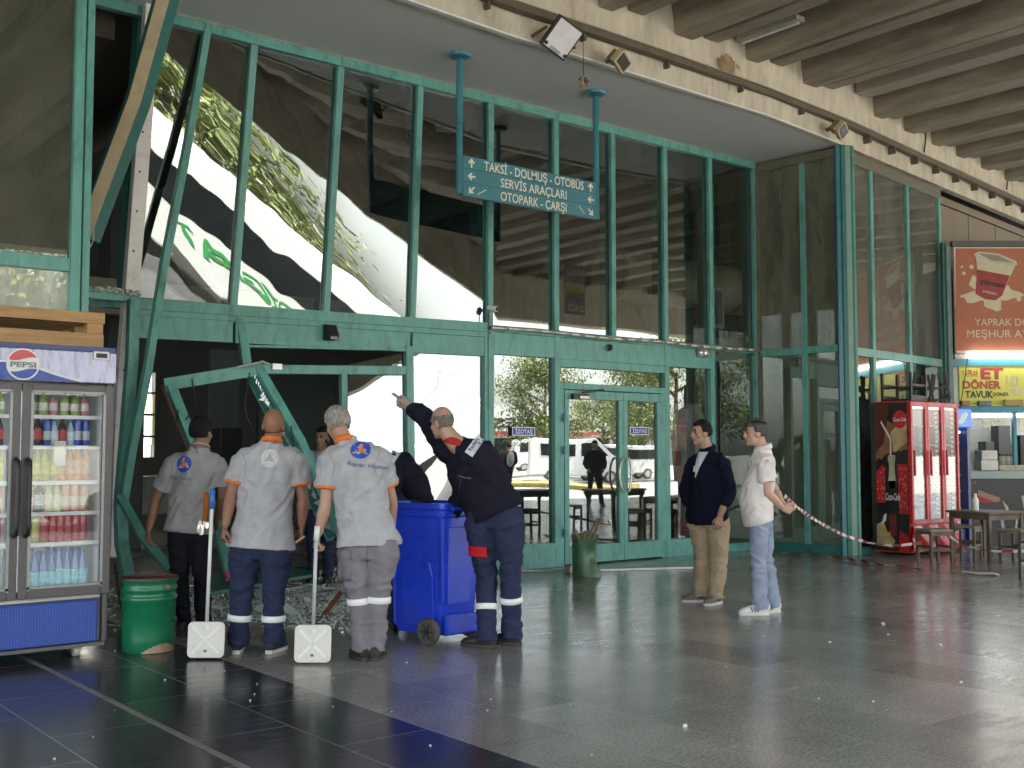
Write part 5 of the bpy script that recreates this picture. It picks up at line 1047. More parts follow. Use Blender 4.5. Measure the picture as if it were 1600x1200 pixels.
# picture of an arm pouring from a jug on the counter front
m = MB(); D2 = SD - 0.046
pq(0, [(1528, 765), (1545, 772), (1562, 777), (1563, 783), (1556, 785), (1540, 781), (1528, 780)], 0); pq(1, [(1528, 774), (1545, 781), (1555, 785), (1540, 786), (1528, 784)], 1)
pq(2, [(1565, 781), (1575, 791), (1578, 804), (1573, 804), (1571, 794)], 1); pq(3, [(1562, 805), (1592, 805), (1588, 832), (1566, 830)], 1); pq(4, [(1568, 808), (1588, 808), (1586, 826), (1570, 826)], 2); pq(3, [(1596, 775), (1620, 770), (1620, 800), (1600, 797)], 1)
m.build('counter_picture', [mat('pic skin', (0.36, 0.20, 0.14), 0.6), mat('pic red', (0.35, 0.03, 0.03), 0.6), mat('pic cream', (0.55, 0.40, 0.30), 0.6), mat('pic grey', (0.42, 0.42, 0.42), 0.6, var=0.4, scale=25), BLACK], sh)
sbox(1490, 392, RX_, 900, 0.05, DARKM, 'rear_wall', d=SD + 1.9, bev=0)

# ------------------------------------------------------------------ barrier tape
TW = bpy.data.materials.new('barrier tape'); TW.use_nodes = True
def tape(name, label, pts, w=0.036, step=0.12, flat=False, twist=0.6):
    # resample
    P = [V(p) for p in pts]; L_ = [0]
    for i in range(len(P) - 1): L_.append(L_[-1] + (P[i + 1] - P[i]).length)
    n = max(2, int(L_[-1] / step)); Q = []
    for k in range(n + 1):
        s_ = L_[-1] * k / n; i = max(j for j in range(len(L_)) if L_[j] <= s_ + 1e-9); i = min(i, len(P) - 2); f = (s_ - L_[i]) / max(1e-6, L_[i + 1] - L_[i]); Q.append(P[i].lerp(P[i + 1], f))
    m = MB()
    for k in range(n):
        t = (Q[k + 1] - Q[k]).normalized()
        def wv(j): a = twist * math.sin(j * 0.55) + (0.95 if flat else 0.35); u = V((0, 0, 1)) * math.cos(a) + t.cross(V((0, 0, 1))).normalized() * math.sin(a); return u * w / 2
        m.mi(k % 2); a_, b_ = wv(k), wv(k + 1); m.add([Q[k] - a_, Q[k + 1] - b_, Q[k + 1] + b_, Q[k] + a_], [(0, 1, 2, 3)])
    return tag(m.build(name, [mat('tape white', (0.72, 0.70, 0.67), 0.5), mat('tape red', (0.28, 0.05, 0.05), 0.5)]), label, 'tape')
tp = [(1226, 775, 10.2), (1240, 788, 10.8), (1262, 805, 11.8), (1290, 822, 12.8), (1318, 836, 13.5), (1355, 848, 14.0), (1400, 853, 14.1), (1440, 848, 14.0)]
tape('barrier_tape', 'red and white barrier tape running from the man in white to the red cooler', [atD(*p) for p in tp])
tape('barrier_tape', 'red and white barrier tape sagging between the small table legs', [atD(x, y, 13.6) for x, y in ((1484, 838), (1500, 850), (1530, 858), (1560, 862), (1600, 861))])
tape('barrier_tape', 'red and white barrier tape lying on the floor near the corner post', [atZ(x, y, 0.03) for x, y in ((1222, 864), (1240, 866), (1270, 868), (1310, 871), (1350, 878), (1380, 883), (1405, 884), (1440, 890))], flat=True, w=0.06, step=0.16, twist=0.3)
o = MB().sweep([atZ(1505, 893, 0.02), atZ(1530, 896, 0.02), atZ(1553, 896, 0.03), atZ(1560, 898, 0.01)], [0.03, 0.03, 0.04, 0.02], [0.012] * 4, n=8).build('tape_scrap', MATS['tape white']); tag(o, 'crumpled end of barrier tape on the floor before the small table', 'tape')

# ------------------------------------------------------------------ broken glass on the floor
GLS = bpy.data.materials.new('glass crumbs'); GLS.use_nodes = True; b = GLS.node_tree.nodes['Principled BSDF']; b.inputs['Base Color'].default_value = (0.50, 0.56, 0.53, 1); b.inputs['Roughness'].default_value = 0.12; b.inputs['Specular IOR Level'].default_value = 0.9
m = MB(); random.seed(12)
cp = [atZ(330, 960), atZ(470, 925), atZ(560, 930), atZ(420, 950), atZ(300, 930), atZ(510, 965), atZ(600, 940), atZ(450, 900)]
def crumb(m, p, r):
    a = random.random() * 3; ax = V((math.cos(a), math.sin(a), random.uniform(-.5, .5))).normalized(); bx = V((0, 0, 1)).cross(ax).normalized(); cx = ax.cross(bx)
    m.box(p + V((0, 0, r * 0.5)), (r * random.uniform(0.7, 1.6), r, r * random.uniform(0.4, 0.9)), (ax, bx, cx))
for k in range(5200):
    c = random.choice(cp); p = c + V((random.gauss(0, 0.36), random.gauss(0, 0.34), 0)); dd = (p - c).length
    r = random.uniform(0.008, 0.022); crumb(m, p + V((0, 0, max(0, random.uniform(0, 0.05) * (1 - dd / 0.5)))), r)
for k in range(90):
    c_ = random.choice(cp); p = c_ + V((random.gauss(0, 0.4), random.gauss(0, 0.35), 0.02)); a_ = random.random() * 6.28; s_ = random.uniform(0.04, 0.13); n_ = V((random.gauss(0, .25), random.gauss(0, .25), 1)).normalized(); u_ = perp(n_); w_2 = n_.cross(u_)
    q_ = [p + V((0, 0, 0.03)) + (u_ * math.cos(a_ + t_) + w_2 * math.sin(a_ + t_)) * s_ * random.uniform(0.5, 1.2) for t_ in (0, 1.3, 2.8, 4.4)]; m.prism(q_, n_ * 0.006)
tag(m.build('glass_crumbs', GLS), 'carpet of shattered glass crumbs around the workers and broken doors', 'broken glass', kind='stuff')
m = MB()
for k in range(40):
    px, py = random.uniform(20, 1500), random.uniform(900, 1190)
    if random.random() < 0.35: px, py = random.gauss(450, 200), random.gauss(1050, 40)
    crumb(m, atZ(px, max(py, 885)), random.choice([0.005, 0.006, 0.007, 0.009]))
for (x, y) in ((1380, 976), (1297, 1005), (1388, 993), (1470, 1009), (1502, 1068), (1070, 1136)): crumb(m, atZ(x, y), 0.017)
tag(m.build('glass_litter', mat('pale glass grain', (0.70, 0.72, 0.70), 0.3)), 'sparse pale glass grains scattered over the polished floor', 'broken glass', kind='stuff')
o = MB().bar(atZ(503, 965, 0.02), atZ(533, 925, 0.25), 0.035, 0.02).build('rusty_bar', mat('rust red', (0.22, 0.06, 0.035), 0.7, var=0.3)); tag(o, 'rusty red bar leaning in the broken glass behind the grey trousers', 'bar')
o = MB().sweep([atD(180, 880, 9.0), atD(186, 930, 8.9), atD(193, 960, 8.8), atD(190, 985, 8.8)], 0.012, n=8).build('black_hose', BLACK); tag(o, 'black cable drooping between the fridge and the green barrel', 'cable')

# ------------------------------------------------------------------ things inside the hall
DUC = mat('duct beige', (0.34, 0.29, 0.20), 0.6, var=0.15)
dk = thing('ventilation_duct', 'fat beige ventilation duct hanging inside behind the upper glass', 'duct', (16, 2.6, 4.4))
m = MB(); pts = [(12.6, 2.6), (13.6, 2.6), (14.6, 2.6), (16.5, 2.6), (19, 2.6)]
m.sweep([V((x, y, 4.35)) for x, y in pts], 0.42, n=28); m.build('pipe', DUC, dk, smooth=True, auto=50)
for x in (12.65, 13.6, 14.6, 15.6): m = MB(); m.sweep([V((x - 0.03, 2.6, 4.35)), V((x + 0.03, 2.6, 4.35))], 0.44, n=28); m.build('flange', mat('duct flange', (0.30, 0.20, 0.13), 0.6), dk)
def hallthing(name, label, cat, px0, py0, px1, py1, Y, dp, mt, more=None):
    a, b = atY(px0, py0, Y), atY(px1, py1, Y); t = thing(name, label, cat, (a.x, Y, min(a.z, b.z)))
    MB().lo((a.x, Y, b.z), (b.x, Y + dp, a.z)).build('body', mt, t, bevel=0.01)
    if more: more(t, a, b, Y)
    return t
def pic(t, a, b, Y): MB().lo((a.x + 0.06, Y - 0.012, b.z + 0.06), (b.x - 0.06, Y - 0.002, a.z - 0.06)).build('picture', mat('dim picture', (0.12, 0.14, 0.11), 0.5, var=0.5, scale=4), t)
hallthing('framed_picture', 'white framed picture seen through the upper glass near the corner', 'picture', 1114, 448, 1132, 514, 1.6, 0.04, mat('frame pale', (0.50, 0.50, 0.47), 0.5), pic)
def cool(t, a, b, Y):
    MB().lo((a.x + 0.1, Y - 0.012, b.z + 0.1), (b.x - 0.3, Y - 0.002, a.z - 0.1)).build('door', mat('dark red glass', (0.20, 0.02, 0.02), 0.2), t)
hallthing('indoor_cooler', 'dull red drinks cooler standing inside behind the right pane', 'fridge', 1037, 628, 1100, 760, 2.2, 0.6, mat('dull red', (0.10, 0.015, 0.015), 0.4), cool)
def atmm(t, a, b, Y):
    MB().lo((a.x + 0.15, Y - 0.012, a.z - 0.28), (b.x - 0.12, Y - 0.002, a.z - 0.06)).build('screen', mat('screen blue', (0.05, 0.07, 0.10), 0.2), t)
hallthing('ticket_machine', 'grey ticket machine with small screen inside behind the right pane', 'machine', 1037, 699, 1072, 782, 1.3, 0.35, mat('machine grey', (0.34, 0.35, 0.33), 0.5), atmm)
o = MB().tube(atY(1060, 776, 0.9), atY(1060, 842, 0.9), 0.03).build('steel_post', mat('steel post', (0.6, 0.6, 0.58), 0.3, metal=0.5)); tag(o, 'slim white post standing inside left of the man in navy', 'post')
LB = mat('leaning board green', (0.22, 0.25, 0.17), 0.7, var=0.12)
for k, (x0, x1, tp_, y, lb) in enumerate(((1222, 1258, 640, -0.35, 'tall pale green board leaning behind the corner glass, left one'), (1263, 1298, 655, -0.75, 'tall olive board leaning behind the corner glass, right one'))):
    p = A + dirw * (0.4 + 0.62 * k) - nrm * 0.32; t_ = MB()
    t_.box(p + V((0, 0, 0.95)) + nrm * 0.0, (0.42, 0.03, 1.9), ((dirw + V((0, 0, -0.1))).normalized(), nrm, (V((0, 0, 1)) + nrm * 0.12 + dirw * 0.1).normalized())).build('leaning_board', LB); tag(bpy.data.objects['leaning_board' if k == 0 else 'leaning_board.001'], lb, 'board')
MB().box(A + dirw * 0.55 - nrm * 1.2 + V((0, 0, 2.9)), (1.5, 0.05, 5.6), (dirw, nrm, V((0, 0, 1)))).build('stained_partition', mat('stained partition', (0.22, 0.20, 0.13), 0.8, var=0.2), tb)
# counter and grey bench inside behind the broken doors
hallthing('service_counter', 'low pale counter inside the dark hall behind the fridge gap', 'counter', 196, 745, 330, 800, 6.5, 0.6, mat('counter pale', (0.35, 0.36, 0.34), 0.5))
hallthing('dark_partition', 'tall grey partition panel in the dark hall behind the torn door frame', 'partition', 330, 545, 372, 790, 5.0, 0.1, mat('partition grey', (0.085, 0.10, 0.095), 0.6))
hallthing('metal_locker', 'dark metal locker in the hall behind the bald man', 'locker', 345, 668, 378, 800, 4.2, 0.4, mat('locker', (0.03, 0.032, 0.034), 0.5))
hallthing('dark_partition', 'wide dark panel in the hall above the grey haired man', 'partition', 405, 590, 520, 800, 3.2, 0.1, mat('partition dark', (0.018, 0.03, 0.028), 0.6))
# ------------------------------------------------------------------ people
def remesh(mb, vox, smooth=4):
    me = bpy.data.meshes.new('r'); me.from_pydata([tuple(p) for p in mb.v], [], mb.f)
    bm = bmesh.new(); bm.from_mesh(me); bmesh.ops.recalc_face_normals(bm, faces=bm.faces); bm.to_mesh(me); bm.free()
    o = bpy.data.objects.new('r', me); col.objects.link(o)
    r = o.modifiers.new('r', 'REMESH'); r.mode = 'VOXEL'; r.voxel_size = vox; r.use_smooth_shade = True
    if smooth: s = o.modifiers.new('s', 'SMOOTH'); s.factor = 0.5; s.iterations = smooth
    dg = bpy.context.evaluated_depsgraph_get(); dg.update()
    me2 = bpy.data.meshes.new_from_object(o.evaluated_get(dg)); bpy.data.objects.remove(o); bpy.data.meshes.remove(me); return me2
def wrinkle(me, amp, scale, seed, dirs=(1, 1, 2.2), gate=None, sl_=0.0):
    n = len(me.vertices); co = np.empty(n * 3); me.vertices.foreach_get('co', co); co = co.reshape(-1, 3)
    no = np.empty(n * 3); me.vertices.foreach_get('normal', no); no = no.reshape(-1, 3); out = co.copy()
    for i in range(n):
        x_, y_, z_ = co[i]; p = V((x_ * dirs[0] * scale + seed + sl_ * z_ * scale, y_ * dirs[1] * scale + 0.4 * sl_ * z_ * scale, z_ * dirs[2] * scale))
        w = noise.noise(p * 0.55) ; f = 1 - abs(noise.noise(p + V((w, w, w * 1.5)))) * 2.0
        g = gate(co[i]) if gate else 1.0
        d = amp * g * (0.75 * f + 0.7 * noise.noise(p * 0.5 + V((9, 3, 1))) + 0.3 * noise.noise(p * 2.1) - 0.3)
        out[i] = co[i] + no[i] * d
    me.vertices.foreach_set('co', out.reshape(-1)); me.update()
def place(me, name, mats, parent):
    b = BASE[parent.name]; me.transform(Matrix.Translation(-b)); me.name = name; me.materials.clear()
    for m in (mats if isinstance(mats, list) else [mats]): me.materials.append(m)
    me.polygons.foreach_set('use_smooth', [True] * len(me.polygons))
    o = bpy.data.objects.new(name, me); col.objects.link(o); o.parent = parent; BASE[o.name] = b; return o
def add_hand(m, w, d, n, thumb, curl=0.5, s=1.0):
    d = d.normalized(); n = (n - d * n.dot(d)).normalized(); sd = d.cross(n).normalized()
    if sd.dot(thumb) < 0: sd = -sd          # sd points to the thumb side
    k = w + d * 0.095 * s
    m.sweep([w - d * 0.03, w, w + d * 0.03 * s, w + d * 0.07 * s, k], [0.026 * s, 0.028 * s, 0.036 * s, 0.042 * s, 0.041 * s], [0.020 * s, 0.018 * s, 0.017 * s, 0.016 * s, 0.013 * s], side=sd, n=12)
    for i, (off, L_) in enumerate(((0.030, 0.070), (0.010, 0.080), (-0.011, 0.074), (-0.031, 0.058))):
        c = curl * (0.85 + 0.12 * i); b = k + sd * off * s - d * 0.012; p = [b]; a = 0.25 * c
        for f in (0.45, 0.32, 0.23):
            a += c * 0.75; p.append(p[-1] + (d * math.cos(a) + n * math.sin(a)) * L_ * f * s)
        r = (0.0092 if i < 3 else 0.008) * s; m.sweep([p[0] - d * 0.01] + p + [p[-1] + (p[-1] - p[-2]).normalized() * 0.004], [r * 1.1, r * 1.05, r, r * 0.95, r * 0.85, r * 0.45], n=8)
    b = w + d * 0.025 * s + sd * 0.026 * s; t1 = b + (d * 0.75 + sd * 0.55 + n * 0.35).normalized() * 0.038 * s; t2 = t1 + (d * 0.9 + sd * 0.15 + n * 0.5 * (0.5 + curl)).normalized() * 0.032 * s; t3 = t2 + (d * 0.9 - sd * 0.05 + n * 0.6 * (0.5 + curl)).normalized() * 0.024 * s
    m.sweep([b - sd * 0.012, t1, t2, t3], [0.014 * s, 0.0115 * s, 0.010 * s, 0.006 * s], n=8)
SKINS = {}
def skin(rgb): return mat('skin %.2f' % rgb[0], rgb, 0.5, var=0.10, scale=14, spec=0.4, dirt=(rgb[0] * 0.75, rgb[1] * 0.6, rgb[2] * 0.55), dscale=7, damt=0.35, bump=0.04, bscale=150)
def head_axes(f, u): f = f.normalized(); u = (u - f * u.dot(f)).normalized(); s = f.cross(u).normalized(); return s, f, u
def person(label, cat, J, st):
    base = V((st['at'].x, st['at'].y, 0)); t = thing('person', label, 'person', base)
    g = lambda k: V(J[k]); det = st.get('det', 1.0); B = st.get('bulk', 1.0)
    shA, shB, hpA, hpB = g('shA'), g('shB'), g('hpA'), g('hpB'); P = (hpA + hpB) / 2; C = (shA + shB) / 2; N_ = g('neck')
    s = (shB - shA).normalized(); W = (shB - shA).length / 2
    f, u = st['face'].normalized(), st.get('hup', V((0, 0, 1)))
    hs, hf, hu = head_axes(f, u); H = g('head')
    spd = (C - P).normalized()
    # ---- body
    m = MB(); k = 0.93
    m.ell(H + hu * 0.018 - hf * 0.012, (0.078 * k, 0.098 * k, 0.104 * k), (hs, hf, hu), 20, 14)
    m.ell(H + hf * 0.022 - hu * 0.045, (0.062 * k, 0.070 * k, 0.078 * k), (hs, hf, hu), 16, 12)
    m.ell(H + hf * 0.058 - hu * 0.098, (0.030 * k, 0.026 * k, 0.022 * k), (hs, hf, hu), 10, 8); m.ell(H + hf * 0.068 - hu * 0.062, (0.026, 0.020, 0.020), (hs, hf, hu), 10, 8)
    m.sweep([H + hf * 0.080 + hu * 0.012, H + hf * 0.089 - hu * 0.010, H + hf * 0.096 - hu * 0.030, H + hf * 0.080 - hu * 0.042], [0.009, 0.012, 0.017, 0.014], n=8)
    m.ell(H + hf * 0.074 + hu * 0.022, (0.048, 0.014, 0.010), (hs, hf, hu), 10, 8)
    for q in (-1, 1):
        m.ell(H + hs * (q * 0.079 * k) - hf * 0.014 - hu * 0.016, (0.012, 0.023, 0.035), ((hs * q - hf * 0.5).normalized(), hf, hu), 10, 8)
        m.ell(H + hs * (q * 0.045) + hf * 0.045 - hu * 0.03, (0.022, 0.022, 0.026), (hs, hf, hu), 10, 8)
    nb = H - hu * 0.065 - hf * 0.018
    m.sweep([nb + hu * 0.02, nb.lerp(N_, 0.5), N_, N_.lerp(C, 0.6)], [0.052 * B, 0.054 * B, 0.064 * B, 0.08 * B], [0.055 * B, 0.056 * B, 0.062 * B, 0.06 * B], side=s, n=16)
    m.sweep([N_.lerp(C, 0.4), C, P.lerp(C, 0.5), P], [W * 0.5, W * 0.8, W * 0.65, W * 0.7], [0.06, 0.09, 0.08, 0.09], side=s, n=16)
    arms = []
    for a in 'AB':
        sh, el, wr = g('sh' + a), g('el' + a), g('wr' + a); arms.append((sh, el, wr))
        m.sweep([C.lerp(sh, 0.5), sh, sh.lerp(el, 0.35), sh.lerp(el, 0.8), el, el.lerp(wr, 0.25), el.lerp(wr, 0.65), wr], [0.05, 0.05 * B, 0.047 * B, 0.041 * B, 0.040 * B, 0.043 * B, 0.034 * B, 0.027], n=14)
        hd = st.get('hand' + a, {}); d = hd.get('d', (wr - el)); n_ = hd.get('n', (P - wr)); th = hd.get('t', hf)
        add_hand(m, wr, d, n_, th, hd.get('c', 0.55))
    for a in 'AB':
        hp, kn, an = g('hp' + a), g('kn' + a), g('an' + a)
        m.sweep([hp, kn, an, an - V((0, 0, 0.05))], [0.07, 0.048, 0.036, 0.036], n=10)
    body = place(remesh(m, 0.0055 / det, 3), 'body', skin(st['skin']), t)
    # ---- hair
    hk = st.get('hair')
    if hk:
        bm = bmesh.new(); bmesh.ops.create_icosphere(bm, subdivisions=5, radius=1.0); kill = []
        thick = st.get('hthick', 0.012); sd_ = random.random() * 50
        for v in bm.verts:
            d = v.co.normalized(); keep = hk(d.x, d.y, d.z)   # side, front, up
            wob = 0.07 * noise.noise(d * 6 + V((sd_, 0, 0))) + 0.07 * noise.noise(d * 19 + V((sd_, 3, 0)))
            if keep + wob < 0: kill.append(v)
            e = 1 + 0.0 * keep; tk = thick * min(1.0, max(0.15, (keep + wob) * 4)) * (1 + 0.5 * noise.noise(d * 13 + V((0, sd_, 0))) + 0.5 * noise.noise(V((d.x * 45, d.y * 45, d.z * 18))))
            r = V((0.078 * k + tk, 0.098 * k + tk, 0.104 * k + tk)); c = H + hu * 0.018 - hf * 0.012
            zz = d.z * r.z; 
            v.co = c + hs * (d.x * r.x) + hf * (d.y * r.y) + hu * zz
        bmesh.ops.delete(bm, geom=kill, context='VERTS'); me = bpy.data.meshes.new('hair'); bm.to_mesh(me); bm.free()
        ho = place(me, 'hair', mat('hair ' + st['hname'], st['hcol'], 0.75, var=0.45, scale=60, stretch=(1, 1, 0.4), bump=0.6, bscale=180, spec=0.25), t)
        sm = ho.modifiers.new('solid', 'SOLIDIFY'); sm.thickness = 0.02; sm.offset = -1
    if st.get('eyes'):
        for q in (-1, 1):
            e = MB().ell(H + hf * 0.076 + hs * (q * 0.030) + hu * 0.002, (0.012, 0.010, 0.008), (hs, hf, hu), 10, 8).build('eye', mat('eye', (0.10, 0.07, 0.05), 0.2), t, True)
            MB().sweep([H + hf * 0.083 + hs * (q * 0.012) + hu * 0.022, H + hf * 0.083 + hs * (q * 0.032) + hu * 0.027, H + hf * 0.072 + hs * (q * 0.050) + hu * 0.020], 0.0045, n=6).build('eyebrow', mat('brow', (0.03, 0.022, 0.018), 0.8), t)
        MB().sweep([H + hf * 0.078 - hs * 0.022 - hu * 0.066, H + hf * 0.088 - hu * 0.064, H + hf * 0.078 + hs * 0.022 - hu * 0.066], [0.004, 0.007, 0.004], n=6).build('lips', mat('lips', (0.28, 0.11, 0.09), 0.5), t, True)
    # ---- upper garment
    sh_ = st['shirt']; hem = sh_.get('hem', 0.07); bel = sh_.get('belly', 0.0); m = MB(); fwd = s.cross(spd).normalized()
    if fwd.dot(V((f.x, f.y, 0))) < 0: fwd = -fwd
    hd_dir = (P - C).normalized() if 'hemdir' not in sh_ else sh_['hemdir']
    nu = (N_ - C); 
    pts = [P + hd_dir * hem + fwd * bel * 0.35, P + hd_dir * (hem * 0.4) + fwd * bel * 0.6, P.lerp(C, 0.25) + fwd * bel * 0.8, P.lerp(C, 0.5) + fwd * bel * 0.5, P.lerp(C, 0.8), C, C + nu * 0.45, C + nu * 0.8, N_ + nu * 0.08]
    ww = st.get('waist', 0.175) * B; TB0 = st['legs'].get('loose', 1.0); hw0 = abs((hpB - hpA).dot(s)) / 2 + 0.094 * TB0 * B + 0.026; hd0 = 0.103 * TB0 * B + 0.032
    m.sweep(pts, [max(ww * 1.04, hw0), max(ww * 1.02, hw0), ww * 1.0, ww * 0.97, max(W * 0.98, ww), W * 1.0, W * 0.82, W * 0.48, 0.073], [max(0.125 * B, hd0), max(0.122 * B, hd0), (0.115 + bel * 0.6) * B, (0.115 + bel * 0.5) * B, 0.122 * B, 0.108 * B, 0.092, 0.074, 0.066], side=s, n=36)
    sl = sh_.get('sleeve', 0.6); ends = []
    for (ep, er) in sh_.get('extra', []): m.sweep(ep, er, n=20)
    for (sh, el, wr) in arms:
        if sl <= 1.0:
            e = sh.lerp(el, sl); m.sweep([C.lerp(sh, 0.45), C.lerp(sh, 0.85), sh + (el - sh).normalized() * 0.02, sh.lerp(el, sl * 0.6), e], [0.085, 0.078 * B, 0.074 * B, 0.072 * B, 0.076 * B], n=20); ends.append((e, (el - sh).normalized(), 0.076 * B))
        else:
            e = el.lerp(wr, sl - 1); m.sweep([C.lerp(sh, 0.45), C.lerp(sh, 0.85), sh + (el - sh).normalized() * 0.02, sh.lerp(el, 0.6), el, el.lerp(wr, 0.4 * (sl - 1)), e], [0.085, 0.082 * B, 0.077 * B, 0.068 * B, 0.065 * B, 0.062 * B, 0.048 * B], n=20); ends.append((e, (wr - el).normalized(), 0.05 * B))
    me = remesh(m, 0.0085 / det, 6); gz_ = lambda q: min(1.0, max(0.3, (q[2] - P.z + hem) / 0.16)); wrinkle(me, 0.0045, 15.0, random.random() * 30, (1.0, 1.0, 0.6), gz_, 0.8); wrinkle(me, 1.7 * sh_.get('wr', 0.010), 6.0, random.random() * 30, (1.5, 1.5, 0.55), gz_, random.choice((-0.9, 0.9))); 
    so_ = place(me, sh_.get('name', 'shirt'), sh_['mat'], t)
    if sh_.get('cuff'):
        for (e, d, r) in ends: MB().sweep([e - d * 0.008, e - d * 0.004, e + d * 0.010, e + d * 0.012], [r + 0.002, r + 0.006, r + 0.006, r - 0.012], n=22).build('cuff', sh_['cuff'], so_, True)
    if sh_.get('collar'):
        ax = (N_ - C).normalized() if sh_.get('cdir') is None else sh_['cdir']; cN = N_ + nu * 0.02
        vv = []; L0 = []
        for kk in range(28):
            a = 2 * math.pi * kk / 28; L0.append(cN + s * (0.068 * math.cos(a)) + fwd * (0.066 * math.sin(a)) - V((0, 0, 1)) * (0.022 * math.sin(a)) + nu.normalized() * 0.012)
        hgt = sh_.get('ch', 0.012); MB().sweep(L0, [0.010] * 28, [hgt] * 28, side=V((0, 0, 1)).cross(s) if False else None, closed=True, n=8).build('collar', sh_['collar'], so_, True)
    # ---- trousers
    tr = st['legs']; m = MB(); TB = tr.get('loose', 1.0)
    m.sweep([P + spd * 0.09, P + spd * 0.04, P - V((0, 0, 0.03)), P - V((0, 0, 0.10))], [ww * 0.84, ww * 0.90, ww * 0.93, ww * 0.8], [0.09 * B, 0.10 * B, 0.108 * B, 0.10], side=s, n=30)
    for a in 'AB':
        hp, kn, an = g('hp' + a), g('kn' + a), g('an' + a); lo = an + V((0, 0, -0.045))
        m.sweep([hp + V((0, 0, 0.03)), hp.lerp(kn, 0.2), hp.lerp(kn, 0.6), kn, kn.lerp(an, 0.35), kn.lerp(an, 0.8), an, lo], [0.083 * TB * B, 0.098 * TB * B, 0.083 * TB * B, 0.070 * TB, 0.068 * TB, 0.060 * TB, 0.062 * TB, 0.064 * TB], [0.09 * TB * B, 0.10 * TB * B, 0.086 * TB * B, 0.073 * TB, 0.072 * TB, 0.064 * TB, 0.067 * TB, 0.07 * TB], side=s, n=24)
    me = remesh(m, 0.0085 / det, 6)
    zlow = min(g('anA').z, g('anB').z); zk = (g('knA').z + g('knB').z) / 2; zc = P.z
    zb = [g('knA').lerp(g('anA'), tr['band'][0]).z, g('knB').lerp(g('anB'), tr['band'][1]).z] if 'band' in tr else [-9]
    wrinkle(me, 0.004, 17.0, random.random() * 30, (0.8, 0.8, 0.9), None, 0.7)
    gate = lambda c: min(1 - math.exp(-((c[2] - q_) / 0.05) ** 2) for q_ in zb) * (0.55 + 0.9 * math.exp(-((c[2] - zlow - 0.03) / 0.12) ** 2) + 0.6 * math.exp(-((c[2] - zk) / 0.13) ** 2) + 0.3 * math.exp(-((c[2] - zc + 0.08) / 0.1) ** 2)) * min(1.0, max(0.0, (zc + 0.02 - c[2]) / 0.10))
    wrinkle(me, 1.8 * tr.get('wr', 0.009), 7.5, random.random() * 30, (0.75, 0.75, 1.3), gate, random.choice((-0.5, 0.5))); to = place(me, 'trousers', tr['mat'], t)
    if 'band' in tr:
        for a in 'AB':
            kn, an = g('kn' + a), g('an' + a); c = kn.lerp(an, tr['band'][0 if a == 'A' else 1]); d = (an - kn).normalized(); r = 0.070 * TB
            MB().sweep([c - d * 0.022, c - d * 0.02, c + d * 0.02, c + d * 0.022], [r + 0.003, r + 0.0075, r + 0.0075, r + 0.003], [r * 1.06 + 0.003, r * 1.06 + 0.0075, r * 1.06 + 0.0075, r * 1.06 + 0.003], side=s, n=28).build('reflective_band', mat('reflective white', (0.80, 0.81, 0.80), 0.35, var=0.05), to, True)
    # ---- shoes
    if 'shoe' in st:
        for a in 'AB':
            an = g('an' + a); td = st['toe' + a].normalized(); td.z = 0; q = td.cross(V((0, 0, 1))); z = st.get('lift', 0.0); b = V((an.x, an.y, z)); m = MB()
            m.sweep([b - td * 0.075 + V((0, 0, 0.05)), b - td * 0.06 + V((0, 0, 0.055)), b + V((0, 0, 0.058)), b + td * 0.08 + V((0, 0, 0.048)), b + td * 0.15 + V((0, 0, 0.038)), b + td * 0.19 + V((0, 0, 0.03))], [0.028, 0.036, 0.040, 0.046, 0.044, 0.022], [0.034, 0.042, 0.048, 0.040, 0.030, 0.018], side=q, n=18)
            m.sweep([b + V((0, 0, 0.06)), b - td * 0.01 + V((0, 0, 0.115))], [0.045, 0.042], [0.055, 0.05], side=q, n=18)
            shoe = place(remesh(m, 0.007, 4), 'shoe', st['shoe'], t)
            out = [(-0.082, 0.0), (-0.072, 0.028), (-0.03, 0.037), (0.06, 0.046), (0.13, 0.047), (0.18, 0.030), (0.20, 0.0)]; pg = [(x, y) for x, y in out] + [(x, -y) for x, y in out[-2:0:-1]]
            MB().prism([b + td * x + q * y + V((0, 0, 0.0 - 0.0)) for x, y in pg], V((0, 0, 0.026))).build('sole', st['sole'], shoe, bevel=0.005)
            if 'stripe' in st:
                for sgn in (-1, 1):
                    m = MB()
                    for kk in range(3): x = 0.035 + 0.024 * kk; m.bar(b + td * (x + 0.016) + q * (sgn * 0.0415) + V((0, 0, 0.075)), b + td * (x) + q * (sgn * 0.0485) + V((0, 0, 0.035)), 0.009, 0.008, q * sgn)
                    m.build('shoe_stripes', BLACK, shoe)
            if 'shoemark' in st:
                for sgn in (-1, 1):
                    m = MB(); o_ = b + td * 0.02 + q * (sgn * 0.047) + V((0, 0, 0.052))
                    m.bar(o_ - td * 0.018 - V((0, 0, .014)), o_ - td * 0.012 + V((0, 0, .014)), 0.010, 0.006, q * sgn).bar(o_ + td * 0.014 - V((0, 0, .014)), o_ + td * 0.02 + V((0, 0, .014)), 0.010, 0.006, q * sgn).bar(o_ - td * 0.012 + V((0, 0, .012)), o_ + td * 0.014 - V((0, 0, .012)), 0.010, 0.006, q * sgn)
                    m.build('shoe_mark', BLACK, shoe)
    return t, so_, to
def bvh_of(o):
    b = BASE[o.name]; me = o.data; return BVHTree.FromPolygons([v.co + b for v in me.vertices], [tuple(p.vertices) for p in me.polygons])
def decal(bvh, mb, c, n, off=0.006):
    # push the builder's vertices onto the surface seen along -n
    q = []
    for p in mb.v:
        hit = bvh.ray_cast(p + n * 0.6, -n)
        q.append((hit[0] + n * off) if hit[0] is not None else p)
    mb.v = q; return mb
